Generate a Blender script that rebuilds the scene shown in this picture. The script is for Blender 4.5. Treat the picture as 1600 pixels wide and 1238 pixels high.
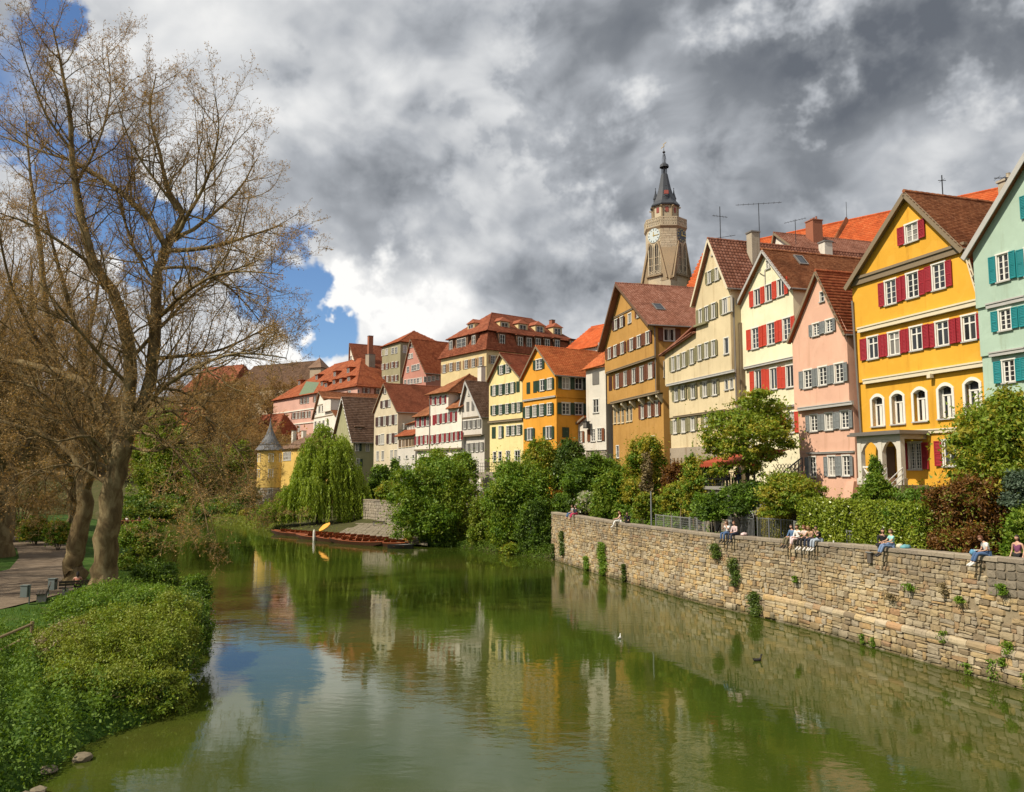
import bpy, bmesh, math, random
import numpy as np
from mathutils import Vector, Matrix
from mathutils.geometry import delaunay_2d_cdt

for _o in list(bpy.data.objects):
    bpy.data.objects.remove(_o, do_unlink=True)
scene = bpy.context.scene
COL = scene.collection
RND = random.Random(7)
NP = np.random.RandomState(11)

# ------------------------------------------------------------------ camera
F = 1250.0                       # focal length in pixels of a 1600 px wide picture
HC = 8.4                         # eye height above the river, standing on the bridge
PITCH = math.atan((742.0 - 619.0) / F)
cam_d = bpy.data.cameras.new('camera')
cam = bpy.data.objects.new('camera', cam_d); COL.objects.link(cam)
cam.location = (0, 0, HC)
cam.rotation_euler = (math.pi / 2 + PITCH, 0, 0)
cam_d.sensor_fit = 'HORIZONTAL'; cam_d.sensor_width = 36.0; cam_d.lens = F / 1600 * 36.0
cam_d.clip_start = 0.3; cam_d.clip_end = 6000
scene.camera = cam

# ------------------------------------------------------------------ sky and sun
SUN_AZ = Vector((-0.88, -0.47, 0)).normalized()
SUN_EL = math.radians(48)
sun_dir = Vector((SUN_AZ.x * math.cos(SUN_EL), SUN_AZ.y * math.cos(SUN_EL), math.sin(SUN_EL)))
sun_d = bpy.data.lights.new('sun', 'SUN'); sun_d.energy = 5.0; sun_d.angle = math.radians(0.55)
sun_d.color = (1.0, 0.90, 0.74)
sun = bpy.data.objects.new('sun', sun_d); COL.objects.link(sun)
sun.rotation_euler = (-sun_dir).to_track_quat('-Z', 'Y').to_euler()
sun.location = (-60, -40, 90)

def cam_ray(px, py):
    a = (px - 800.0) / F; b = (619.0 - py) / F
    c, s = math.cos(PITCH), math.sin(PITCH)
    return Vector((a, c - b * s, s + b * c))

world = bpy.data.worlds.new('World'); scene.world = world; world.use_nodes = True
wt = world.node_tree; wt.nodes.clear()
class NT:
    """a few helpers to write node trees compactly"""
    def __init__(s, t): s.t = t
    def n(s, typ, **kw):
        nd = s.t.nodes.new(typ)
        for k, v in kw.items():
            if k == 'inp':
                for kk, vv in v.items():
                    if isinstance(vv, bpy.types.NodeSocket): s.t.links.new(vv, nd.inputs[kk])
                    else: nd.inputs[kk].default_value = vv
            else: setattr(nd, k, v)
        return nd
    def math(s, op, a, b=None, clamp=False):
        nd = s.t.nodes.new('ShaderNodeMath'); nd.operation = op; nd.use_clamp = clamp
        for i, v in enumerate((a, b)):
            if v is None: continue
            if isinstance(v, bpy.types.NodeSocket): s.t.links.new(v, nd.inputs[i])
            else: nd.inputs[i].default_value = v
        return nd.outputs[0]
    def vmath(s, op, a, b=None, out=0):
        nd = s.t.nodes.new('ShaderNodeVectorMath'); nd.operation = op
        for i, v in enumerate((a, b)):
            if v is None: continue
            if isinstance(v, bpy.types.NodeSocket): s.t.links.new(v, nd.inputs[i])
            else: nd.inputs[i].default_value = v
        return nd.outputs[out]
    def ramp(s, fac, stops, interp='LINEAR'):
        nd = s.t.nodes.new('ShaderNodeValToRGB'); cr = nd.color_ramp; cr.interpolation = interp
        while len(cr.elements) > len(stops): cr.elements.remove(cr.elements[-1])
        while len(cr.elements) < len(stops): cr.elements.new(0.5)
        for e, (p, c) in zip(cr.elements, stops):
            e.position = p; e.color = (c[0], c[1], c[2], 1) if not isinstance(c, (int, float)) else (c, c, c, 1)
        s.t.links.new(fac, nd.inputs[0]); return nd.outputs[0]
    def mix(s, fac, a, b, mode='MIX'):
        nd = s.t.nodes.new('ShaderNodeMix'); nd.data_type = 'RGBA'; nd.blend_type = mode
        for i, v in ((0, fac), (6, a), (7, b)):
            if isinstance(v, bpy.types.NodeSocket): s.t.links.new(v, nd.inputs[i])
            elif isinstance(v, (int, float)): nd.inputs[i].default_value = v
            else: nd.inputs[i].default_value = (v[0], v[1], v[2], 1)
        return nd.outputs[2]
    def noise(s, vec, scale, detail=4, rough=0.55, dist=0.0, out=0):
        nd = s.n('ShaderNodeTexNoise', inp={'Scale': scale, 'Detail': detail, 'Roughness': rough, 'Distortion': dist})
        if vec is not None: s.t.links.new(vec, nd.inputs['Vector'])
        return nd.outputs[out]
    def maprange(s, v, a, b, c, d, smooth=True):
        nd = s.n('ShaderNodeMapRange', inp={0: v, 1: a, 2: b, 3: c, 4: d})
        if smooth: nd.interpolation_type = 'SMOOTHSTEP'
        return nd.outputs[0]

SKY_STRENGTH = 0.1
W = NT(wt)
sky = W.n('ShaderNodeTexSky', sky_type='NISHITA', sun_disc=False)
sky.sun_elevation = SUN_EL
sky.sun_rotation = math.atan2(sun_dir.x, sun_dir.y)
sky.air_density = 1.0; sky.dust_density = 0.4; sky.ozone_density = 2.2; sky.altitude = 300
wdir = W.n('ShaderNodeTexCoord').outputs['Generated']
def cloud_density(shift):
    """billowing cloud field over the directions of the sky; shift moves the sample towards the sun"""
    v = W.vmath('ADD', wdir, shift) if shift else wdir
    v = W.vmath('MULTIPLY', v, (1.0, 1.0, 1.4))
    wv = W.n('ShaderNodeVectorMath', operation='SCALE', inp={0: W.vmath('SUBTRACT', W.noise(v, 4.5, 2, 0.55, out=1), (0.5, 0.5, 0.5)), 'Scale': 0.20}).outputs[0]
    v = W.vmath('ADD', v, wv)
    nb = W.noise(v, 3.4, 7 if not shift else 4, 0.54)
    return nb, nb
big, nb_ = cloud_density(None)
big2, _ = cloud_density(tuple(Vector((sun_dir.x, sun_dir.y, sun_dir.z + .3)).normalized() * 0.045))
fine = W.noise(wdir, 9.0, 5, 0.6)
# where the clouds of that day lie: (picture column, row, radius in degrees, cover, lightness)
CLOUDS = [(478, 388, 1.7, -0.5, 0.0), (530, 520, 2.0, -0.5, 0.0), (400, 470, 1.4, -0.34, 0.0), (320, 370, 1.5, -0.3, 0.0), (230, 400, 2.2, -0.4, 0.0), (140, 330, 2.0, -0.35, 0.0), (15, 130, 3.4, -0.26, 0.0), (110, 50, 1.4, -0.3, 0.0), (330, 20, 1.8, -0.25, 0.0), (575, 40, 1.2, -.2, 0), (1590, 215, 1.0, -.4, 0),
          (640, 505, 2.2, 0.36, 0.6), (590, 520, 1.0, 0.34, 0.4), (720, 470, 3.6, 0.20, 0.22), (1330, 120, 15.0, 0.25, -0.13), (1080, 60, 11.0, 0.2, -0.06), (1480, 180, 7.0, 0.2, -0.06), (620, 375, 6.0, 0.14, -0.08), (850, 350, 5.0, 0.1, -0.03),
          (1510, 270, 4.0, 0.2, 0.30), (1390, 295, 4.0, 0.14, 0.20), (1480, 50, 6.0, 0.1, -0.05), (1230, 150, 5.0, .1, -.05), (1290, 105, 3.6, .1, -.07), (1130, 270, 3.6, 0.14, 0.18), (740, 110, 5.0, 0.14, 0.05), (330, 90, 7.0, 0.16, 0.15), (500, 200, 7.0, .12, .02), (900, 440, 5.0, 0.22, -0.06), (900, 240, 9.0, 0.1, 0.13), (800, 420, 6.0, .1, .06), (700, 300, 6.0, .1, .06), (450, 600, 3.0, 0.1, 0.4)]
cover = big; bias = None
wob = W.math('ADD', W.math('MULTIPLY', W.math('SUBTRACT', fine, 0.5), 5.5), W.math('MULTIPLY', W.math('SUBTRACT', nb_, 0.5), 5.5))
for (cx, cy, rad, dc, dl) in CLOUDS:
    d = cam_ray(cx, cy).normalized()
    cosd = W.vmath('DOT_PRODUCT', wdir, tuple(d), out=1)
    ang = W.math('ADD', W.math('DIVIDE', W.math('ARCCOSINE', W.math('MINIMUM', cosd, 0.99999)), math.radians(rad)), wob)
    fall = W.maprange(ang, 0.0, 2.1, 1.0, 0.0)
    if dc: cover = W.math('ADD', cover, W.math('MULTIPLY', fall, dc))
    if dl:
        t_ = W.math('MULTIPLY', fall, dl); bias = t_ if bias is None else W.math('ADD', bias, t_)
cover = W.math('ADD', cover, W.math('MULTIPLY', W.math('SUBTRACT', fine, 0.5), 0.42))
amount = W.maprange(cover, 0.24, 0.40, 0.0, 1.0)
thick = W.maprange(cover, 0.45, 0.95, 0.0, 0.20, False)
lit = W.math('MULTIPLY', W.math('SUBTRACT', big, big2), 1.45)
shade = W.math('ADD', W.math('SUBTRACT', W.math('ADD', W.math('ADD', lit, 0.572), W.math('MULTIPLY', W.math('SUBTRACT', fine, 0.5), 0.42)), thick), bias)
ccol = W.ramp(shade, [(0.05, (0.12, 0.134, 0.158)), (0.28, (0.20, 0.216, 0.24)), (0.46, (0.38, 0.40, 0.43)), (0.62, (0.63, 0.64, 0.65)), (0.82, (0.88, 0.87, 0.85))])
ccol10 = W.vmath('SCALE', ccol); ccol10.node.inputs['Scale'].default_value = 1.0 / SKY_STRENGTH
mixed = W.mix(amount, W.mix(1.0, sky.outputs[0], (0.80, 0.95, 1.12), 'MULTIPLY'), ccol10)
bg = W.n('ShaderNodeBackground', inp={'Color': mixed, 'Strength': SKY_STRENGTH})
W.n('ShaderNodeOutputWorld', inp={0: bg.outputs[0]})
world.cycles.sampling_method = 'MANUAL'; world.cycles.sample_map_resolution = 512

vs = scene.view_settings
vs.view_transform = 'Standard'; vs.look = 'None'; vs.gamma = 1.0; vs.exposure = 0.20
scene.render.engine = 'CYCLES'
scene.cycles.use_denoising = True
scene.cycles.max_bounces = 5; scene.cycles.diffuse_bounces = 2; scene.cycles.glossy_bounces = 3
scene.cycles.transmission_bounces = 3; scene.cycles.transparent_max_bounces = 4
scene.cycles.caustics_reflective = False; scene.cycles.caustics_refractive = False
scene.cycles.sample_clamp_indirect = 6

# ------------------------------------------------------------------ points
def on_z(px, py, z):
    d = cam_ray(px, py); t = (z - HC) / d.z
    return Vector((d.x * t, d.y * t, z))
def at(px, py, depth):
    d = cam_ray(px, py); t = depth / d.y
    return Vector((d.x * t, depth, HC + d.z * t))

# ------------------------------------------------------------------ meshes
class MB:
    def __init__(s): s.v = []; s.f = []; s.m = []
    def add(s, vs_, fs_, mi=0):
        b = len(s.v); s.v += [tuple(v) for v in vs_]
        for f in fs_: s.f.append([b + i for i in f]); s.m.append(mi)
    def poly(s, pts, mi=0): s.add(pts, [list(range(len(pts)))], mi)
    def box(s, x0, x1, y0, y1, z0, z1, mi=0):
        s.add([(x0,y0,z0),(x1,y0,z0),(x1,y1,z0),(x0,y1,z0),(x0,y0,z1),(x1,y0,z1),(x1,y1,z1),(x0,y1,z1)],
              [(0,3,2,1),(4,5,6,7),(0,1,5,4),(1,2,6,5),(2,3,7,6),(3,0,4,7)], mi)
    def bar(s, a, b, w, h, up=(0,0,1), mi=0):
        a = Vector(a); b = Vector(b); d = (b - a).normalized(); up = Vector(up)
        x = d.cross(up)
        if x.length < 1e-5: x = d.cross(Vector((1, 0, 0)))
        x.normalize(); y = x.cross(d)
        x = x * w / 2; y = y * h / 2
        s.add([a-x-y, a+x-y, a+x+y, a-x+y, b-x-y, b+x-y, b+x+y, b-x+y],
              [(0,1,2,3),(4,7,6,5),(0,4,5,1),(1,5,6,2),(2,6,7,3),(3,7,4,0)], mi)
    def tube(s, pts, radii, n=6, mi=0, cap=True):
        pts = [Vector(p) for p in pts]; b = len(s.v); k = len(pts)
        up = Vector((0.13, 0.31, 0.94))
        x = None
        for i, p in enumerate(pts):
            d = (pts[min(i+1, k-1)] - pts[max(i-1, 0)])
            d = d.normalized() if d.length > 1e-6 else Vector((0, 0, 1))
            x = d.cross(up) if x is None else x - d * x.dot(d)
            if x.length < 1e-3: x = d.cross(Vector((1, 0, 0)))
            x.normalize(); y = d.cross(x)
            r = radii[i] if hasattr(radii, '__len__') else radii
            for j in range(n):
                a = 2 * math.pi * j / n
                q = p + x * (math.cos(a) * r) + y * (math.sin(a) * r); s.v.append((q.x, q.y, q.z))
        for i in range(k - 1):
            for j in range(n):
                s.f.append([b+i*n+j, b+i*n+(j+1) % n, b+(i+1)*n+(j+1) % n, b+(i+1)*n+j]); s.m.append(mi)
        if cap:
            s.f.append([b + j for j in range(n)][::-1]); s.m.append(mi)
            s.f.append([b + (k-1)*n + j for j in range(n)]); s.m.append(mi)
    def lathe(s, prof, n=16, c=(0, 0), mi=0, a0=0.0, phase=0.0):
        b = len(s.v)
        for r, z in prof:
            for j in range(n):
                a = 2 * math.pi * (j + phase) / n + a0
                s.v.append((c[0] + r * math.cos(a), c[1] + r * math.sin(a), z))
        for i in range(len(prof) - 1):
            for j in range(n):
                s.f.append([b+i*n+j, b+i*n+(j+1) % n, b+(i+1)*n+(j+1) % n, b+(i+1)*n+j]); s.m.append(mi)
    def mesh(s, name, mats, smooth=False):
        me = bpy.data.meshes.new(name); me.from_pydata(s.v, [], s.f)
        for m in (mats if isinstance(mats, (list, tuple)) else [mats]): me.materials.append(m)
        me.polygons.foreach_set('material_index', s.m)
        if smooth: me.polygons.foreach_set('use_smooth', [True] * len(s.f))
        me.update(); return me
    def build(s, name, mats, parent=None, loc=(0, 0, 0), rz=0.0, smooth=False, **props):
        return link(name, s.mesh(name, mats, smooth), parent, loc, rz, **props)

def link(name, me, parent=None, loc=(0, 0, 0), rz=0.0, **props):
    o = bpy.data.objects.new(name, me); COL.objects.link(o)
    o.location = loc; o.rotation_euler = (0, 0, rz)
    if parent is not None: o.parent = parent
    for k, v in props.items(): o[k] = v
    return o
def empty(name, label, cat, loc=(0, 0, 0), rz=0.0, group=None):
    o = bpy.data.objects.new(name, None); COL.objects.link(o)
    o.location = loc; o.rotation_euler = (0, 0, rz); o.empty_display_size = 0.3
    o['label'] = label; o['category'] = cat
    if group: o['group'] = group
    return o
def tag(o, label, cat, group=None):
    o['label'] = label; o['category'] = cat
    if group: o['group'] = group
    return o
def np_mesh(name, V, Fq, mat, smooth=False):
    """V: n x 3, Fq: m x k faces"""
    V = np.asarray(V, np.float32); Fq = np.asarray(Fq, np.int32)
    me = bpy.data.meshes.new(name); k = Fq.shape[1]
    me.vertices.add(len(V)); me.vertices.foreach_set('co', V.ravel())
    me.loops.add(Fq.size); me.loops.foreach_set('vertex_index', Fq.ravel())
    me.polygons.add(len(Fq)); me.polygons.foreach_set('loop_start', np.arange(0, Fq.size, k, dtype=np.int32))
    me.polygons.foreach_set('loop_total', np.full(len(Fq), k, np.int32))
    if smooth: me.polygons.foreach_set('use_smooth', np.ones(len(Fq), bool))
    me.materials.append(mat); me.update(calc_edges=True); return me
def copy_tree(o, parent=None):
    c = o.copy(); COL.objects.link(c); c.parent = parent
    for ch in list(o.children): copy_tree(ch, c)
    return c

# ------------------------------------------------------------------ materials
def srgb(r, g, b):
    f = lambda c: ((c / 255) / 12.92) if c <= 10 else (((c / 255) + 0.055) / 1.055) ** 2.4
    return (f(r), f(g), f(b))
def new_mat(name):
    m = bpy.data.materials.new(name); m.use_nodes = True; m.node_tree.nodes.clear(); return m, NT(m.node_tree)
def finish(m, N, col, rough=0.8, bump=None, bstr=0.3, bdist=0.02, spec=0.3, metallic=0.0):
    p = N.n('ShaderNodeBsdfPrincipled', inp={'Roughness': rough, 'Specular IOR Level': spec, 'Metallic': metallic})
    if isinstance(col, bpy.types.NodeSocket): N.t.links.new(col, p.inputs['Base Color'])
    else: p.inputs['Base Color'].default_value = (*col, 1)
    if bump is not None:
        b = N.n('ShaderNodeBump', inp={'Strength': bstr, 'Distance': bdist, 'Height': bump}); N.t.links.new(b.outputs[0], p.inputs['Normal'])
    N.n('ShaderNodeOutputMaterial', inp={0: p.outputs[0]}); return m
_mc = {}
def simple(name, col, rough=0.6, metallic=0.0, spec=0.4, var=0.12, scale=3.0):
    if name in _mc: return _mc[name]
    m, N = new_mat(name)
    pos = N.n('ShaderNodeNewGeometry').outputs['Position']
    n1 = N.noise(pos, scale, 4)
    c = N.mix(n1, tuple(x * (1 - var) for x in col), tuple(min(1, x * (1 + var)) for x in col))
    _mc[name] = finish(m, N, c, rough, n1, 0.1, 0.01, spec, metallic); return m
def plaster(name, col, grime=0.25, tint=(0.55, 0.47, 0.38)):
    if name in _mc: return _mc[name]
    grime = min(.85, grime * 1.7)
    m, N = new_mat(name)
    pos = N.n('ShaderNodeNewGeometry').outputs['Position']
    big_ = N.noise(pos, 0.35, 5, 0.6); fine = N.noise(pos, 9.0, 5, 0.65)
    streak = N.noise(N.n('ShaderNodeMapping', inp={'Vector': pos, 'Scale': (1.6, 1.6, 0.12)}).outputs[0], 1.3, 5, 0.62)
    c = N.mix(N.maprange(big_, 0.3, 0.7, 0, 1), tuple(x * 0.9 for x in col), tuple(min(1, x * 1.06) for x in col))
    dirt = N.math('MULTIPLY', N.maprange(streak, 0.52, 0.78, 0, 1), grime)
    c = N.mix(dirt, c, tuple(a * b for a, b in zip(col, tint)))
    blot = N.math('MULTIPLY', N.maprange(N.noise(pos, 1.7, 6, 0.7), 0.58, 0.72, 0, 1), grime * 0.6)
    c = N.mix(blot, c, tuple(a * b for a, b in zip(col, (0.72, 0.66, 0.58))))
    patch = N.maprange(N.noise(pos, 0.8, 4, 0.55, 0.8), 0.54, 0.60, 0, 0.22)
    c = N.mix(patch, c, tuple(min(1, x * 1.12 + 0.03) for x in col))
    c = N.mix(N.math('MULTIPLY', fine, 0.20), c, tuple(x * 0.6 for x in col))
    _mc[name] = finish(m, N, c, 0.88, fine, 0.35, 0.012, 0.2); return m
def tilemat(name, c1, c2, c3=None):
    if name in _mc: return _mc[name]
    m, N = new_mat(name)
    g = N.n('ShaderNodeNewGeometry'); r = g.outputs['Random Per Island']; pos = g.outputs['Position']
    c = N.ramp(r, [(0.0, c1), (0.55, c2), (1.0, c3 or c2)])
    moss = N.maprange(N.noise(pos, 0.5, 5, 0.65), 0.47, 0.70, 0, 0.65)
    c = N.mix(moss, c, tuple(x * 0.5 for x in c1))
    c = N.mix(N.math('MULTIPLY', N.noise(pos, 14, 3), 0.35), c, tuple(x * 0.55 for x in c1))
    _mc[name] = finish(m, N, c, 0.85, N.noise(pos, 20, 3), 0.3, 0.01, 0.2); return m
def stonemat(name, stops, rough=0.9, lichen=0.25, tide=False):
    if name in _mc: return _mc[name]
    m, N = new_mat(name)
    g = N.n('ShaderNodeNewGeometry'); pos = g.outputs['Position']
    r = N.math('FRACT', N.math('ADD', g.outputs['Random Per Island'], N.n('ShaderNodeObjectInfo').outputs['Random']))
    c = N.ramp(r, stops)
    c = N.mix(N.maprange(N.noise(pos, 0.30, 4, 0.6), 0.42, 0.66, 0, 0.5), c, tuple(x * y for x, y in zip(stops[0][1], (0.9, 0.95, 1.05))))
    n2 = N.noise(pos, 7, 6, 0.68)
    c = N.mix(N.maprange(n2, 0.5, 0.72, 0, 0.55), c, tuple(x * 0.42 for x in stops[0][1]))
    c = N.mix(N.maprange(N.noise(pos, 2.3, 5, 0.7), 0.58, 0.72, 0, lichen), c, (0.16, 0.16, 0.13))
    if tide:
        zz = N.n('ShaderNodeSeparateXYZ', inp={0: pos}).outputs[2]; wv = N.math('MULTIPLY', N.noise(pos, 1.1, 5, 0.65), 1.3)
        st = N.noise(N.n('ShaderNodeMapping', inp={'Vector': pos, 'Scale': (1.5, 1.5, 0.14)}).outputs[0], 1.2, 5, 0.65)
        c = N.mix(N.maprange(N.math('ADD', N.math('MULTIPLY', zz, 0.16), st), 0.94, 1.34, 0, 0.7), c, (0.17, 0.145, 0.11))
        c = N.mix(N.maprange(N.noise(pos, 0.42, 5, 0.7), 0.52, 0.70, 0, 0.7), c, (0.20, 0.165, 0.12))
        c = N.mix(N.maprange(N.math('SUBTRACT', zz, wv), -0.75, -0.1, 0.85, 0), c, (0.07, 0.062, 0.028))
    _mc[name] = finish(m, N, c, rough, n2, 0.6, 0.025, 0.2); return m
def leafmat(name, cols, trans=0.35, rough=0.55):
    if name in _mc: return _mc[name]
    m, N = new_mat(name)
    g = N.n('ShaderNodeNewGeometry'); pos = g.outputs['Position']
    k = len(cols)
    c = N.ramp(g.outputs['Random Per Island'], [(i / max(1, k - 1), x) for i, x in enumerate(cols)])
    patch = N.maprange(N.noise(pos, 0.7, 3), 0.35, 0.65, 0, 0.6)
    c = N.mix(patch, c, cols[-1])
    p = N.n('ShaderNodeBsdfPrincipled', inp={'Base Color': c, 'Roughness': rough, 'Specular IOR Level': 0.35})
    tr = N.n('ShaderNodeBsdfTranslucent', inp={'Color': N.mix(1.0, c, (1.25, 1.15, 0.5), 'MULTIPLY')})
    mx = N.n('ShaderNodeMixShader', inp={0: trans, 1: p.outputs[0], 2: tr.outputs[0]})
    N.n('ShaderNodeOutputMaterial', inp={0: mx.outputs[0]}); _mc[name] = m; return m
def barkmat(name, c1, c2, c3):
    if name in _mc: return _mc[name]
    m, N = new_mat(name); pos = N.n('ShaderNodeNewGeometry').outputs['Position']
    a = N.noise(N.n('ShaderNodeMapping', inp={'Vector': pos, 'Scale': (1, 1, 0.45)}).outputs[0], 2.2, 5, 0.6, 0.6)
    c = N.ramp(a, [(0.34, c1), (0.48, c2), (0.62, c3)])
    f = N.noise(pos, 16, 4, 0.7)
    c = N.mix(N.math('MULTIPLY', f, 0.5), c, tuple(x * 0.45 for x in c1))
    _mc[name] = finish(m, N, c, 0.9, N.math('ADD', a, f), 0.6, 0.04, 0.15); return m
def woodmat(name, c1, c2, rough=0.55):
    if name in _mc: return _mc[name]
    m, N = new_mat(name); pos = N.n('ShaderNodeNewGeometry').outputs['Position']
    a = N.noise(N.n('ShaderNodeMapping', inp={'Vector': pos, 'Scale': (6, 6, 1.5)}).outputs[0], 3.0, 5, 0.6)
    _mc[name] = finish(m, N, N.mix(a, c1, c2), rough, a, 0.3, 0.01, 0.4); return m
def glassmat(name, col, rough=0.06):
    if name in _mc: return _mc[name]
    m, N = new_mat(name)
    g = N.n('ShaderNodeObjectInfo').outputs['Random']
    c = N.mix(N.maprange(g, 0.2, 0.9, 0, 1, False), col, tuple(x * 2.2 + 0.012 for x in col))
    _mc[name] = finish(m, N, c, rough, None, spec=0.5); return m
# ------------------------------------------------------------------ river, banks, hills
def interp(x, xs, ys):
    return float(np.interp(x, xs, ys))
# right bank waterline: foot of the river wall, then the natural bank bending away upstream
_wl = [(1600, 1077), (1500, 1048), (1400, 1022), (1331, 1001), (1234, 971), (1145, 957), (1060, 934), (995, 914), (943, 900), (900, 886), (862, 874)]
WALLP = [on_z(x, y, 0) for x, y in _wl]
d0 = (WALLP[0] - WALLP[2]).normalized()
WALLP = [WALLP[0] + d0 * 22, WALLP[0] + d0 * 11] + WALLP
_wt = [(861, 800), (900, 805), (976, 817.6), (1107, 833.4), (1226, 843.5), (1349, 852), (1485, 864.7), (1600, 873.6), (2400, 935)]
def proj(P):
    v = P - Vector((0, 0, HC)); c, s = math.cos(PITCH), math.sin(PITCH)
    dz = v.y * c + v.z * s; up = -v.y * s + v.z * c
    return 800 + F * v.x / dz, 619 - F * up / dz
def wall_top(P):
    z = 4.7
    for _ in range(4):
        x, y = proj(Vector((P.x, P.y, z)))
        ty = interp(x, [a for a, b in _wt], [b for a, b in _wt])
        z += (y - ty) / F * P.y
    return z
_r = [WALLP[0]]
for a, c in zip(WALLP, WALLP[1:]):
    k = max(1, int((c - a).length / 1.2)); _r += [a.lerp(c, (i + 1) / k) for i in range(k)]
for _ in range(14): _r = [_r[0]] + [(_r[i-1] + _r[i] * 2 + _r[i+1]) / 4 for i in range(1, len(_r) - 1)] + [_r[-1]]
WALLP = _r
WTOP = [wall_top(p) for p in WALLP]
_bank = [(835, 872), (800, 868), (740, 860), (700, 853), (650, 851), (600, 847), (520, 839), (440, 832), (395, 826), (360, 819), (300, 813), (200, 806)]
BANKP = [on_z(x, y, 0) for x, y in _bank] + [Vector((-170, 205, 0)), Vector((-300, 240, 0))]
RB = list(reversed(BANKP)); RB = sorted(WALLP + BANKP, key=lambda p: p.y)
_ry = [p.y for p in RB]; _rx = [p.x for p in RB]
def right_x(y): return interp(y, _ry, _rx)
WALL_END_Y = WALLP[-1].y
_leftpx = [(60, 1238), (118, 1190), (165, 1155), (250, 1128), (295, 1092), (300, 1040), (300, 985), (300, 945), (285, 918), (262, 890), (225, 868), (200, 850), (196, 826)]
LBP = [on_z(x, y, 0) for x, y in _leftpx]
LBP = [Vector((LBP[0].x - 1.5, -40, 0)), Vector((LBP[0].x - 1.0, 10, 0))] + LBP + [Vector((-80, 150, 0)), Vector((-180, 185, 0)), Vector((-300, 215, 0))]
_ly = [p.y for p in LBP]; _lx = [p.x for p in LBP]
def left_x(y): return interp(y, _ly, _lx)

PO = [0, 0.7, 1.8, 3.2, 6, 15, 60, 300]; PZ = [-0.5, 0.35, 0.9, 1.15, 1.3, 1.35, 1.6, 3.0]
def left_z(x, y): return interp(left_x(y) - x, PO, PZ)
RA = ([0.4, 4.2, 5.0, 7.5, 20, 40, 80, 200, 500], [4.05, 4.1, 4.9, 5.9, 6.6, 12, 22, 32, 45])
RBk = ([0, 1, 5, 10, 14, 20, 30, 60, 100, 250, 500], [-.5, .3, 1.0, 1.5, 3.2, 6.6, 8.2, 13, 22, 40, 48])
RC = ([0, 2, 25, 40, 60, 100, 160, 300, 500], [-.5, .8, 1.8, 4.5, 7, 13, 20, 26, 30])
def right_z(off, y):
    a = interp(off, *RA); b = interp(off, *RBk); c = interp(off, *RC)
    t = 0 if y <= WALL_END_Y + .01 else 1; u = min(1, max(0, (y - 112) / 16))
    return (a * (1 - t) + b * t) * (1 - u) + c * u
def ground_z(x, y):
    if x > right_x(y): return right_z(x - right_x(y), y)
    if x < left_x(y): return left_z(x, y)
    return 0.0
def strip(name, ys, offs, fx, fz, sign, mat):
    V = []; Fq = []; k = len(offs)
    for y in ys:
        for o in offs:
            x = fx(y) + sign * o
            j = 0.05 * math.sin(x * 2.1) * math.cos(y * 1.7) if o > 2 else 0
            V.append((x, y, fz(o, y) + j))
    for i in range(len(ys) - 1):
        for j in range(k - 1):
            q = [i*k+j, i*k+j+1, (i+1)*k+j+1, (i+1)*k+j]
            Fq.append(q if sign > 0 else q[::-1])
    o = link(name, np_mesh(name, V, Fq, mat, True)); o['kind'] = 'structure'; return o
def groundmat(name, c1, c2, c3):
    m, N = new_mat(name); pos = N.n('ShaderNodeNewGeometry').outputs['Position']
    a = N.noise(pos, 0.8, 6, 0.65); f = N.noise(pos, 9, 5, 0.7)
    c = N.ramp(a, [(0.3, c1), (0.5, c2), (0.7, c3)])
    c = N.mix(N.math('MULTIPLY', f, 0.5), c, tuple(x * 0.45 for x in c1))
    return finish(m, N, c, 0.95, f, 0.6, 0.05, 0.1)
M_earth = groundmat('bank soil and grass', (0.05, 0.055, 0.02), (0.075, 0.075, 0.028), (0.10, 0.085, 0.045))
M_lawn = groundmat('lawn', (0.03, 0.07, 0.010), (0.05, 0.105, 0.016), (0.085, 0.12, 0.03))
M_path = groundmat('gravel path', (0.15, 0.112, 0.078), (0.205, 0.158, 0.113), (0.26, 0.205, 0.15))
M_hill = groundmat('wooded hill', (0.075, 0.06, 0.03), (0.11, 0.078, 0.038), (0.085, 0.075, 0.03))
M_paving = groundmat('landing paving', (0.17, 0.145, 0.10), (0.24, 0.205, 0.15), (0.30, 0.26, 0.20))

bed = MB(); bed.poly([(-3000, -800, -2.2), (3000, -800, -2.2), (3000, 5000, -2.2), (-3000, 5000, -2.2)])
bed.build('ground', M_hill, kind='structure')
ys = [-30 + 2.0 * i for i in range(66)] + [102 + 4 * i for i in range(25)] + [210, 230, 239]
ys = sorted(ys + [WALL_END_Y, WALL_END_Y + .2])
strip('river_bank', ys, [0, .4, 1, 2, 3, 4.2, 5, 6, 7.5, 10, 12, 14, 17, 20, 25, 30, 40, 50, 60],
      right_x, lambda o, y: right_z(o, y) if (o > 0.3 or y > WALL_END_Y) else -0.5, 1, M_earth)
strip('hillside', [y for y in ys if y >= 20], [60, 80, 100, 130, 160, 200, 250, 300, 400, 500], right_x, right_z, 1, M_hill)
strip('park_ground', [-40 + 1.0 * i for i in range(170)] + [132 + 4 * i for i in range(20)], [0, .35, .7, 1.2, 1.8, 2.5, 3.2, 4.5, 6, 8, 11, 15, 20, 30, 45, 60, 100, 180, 300],
      left_x, lambda o, y: interp(o, PO, PZ), -1, M_lawn)
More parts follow.
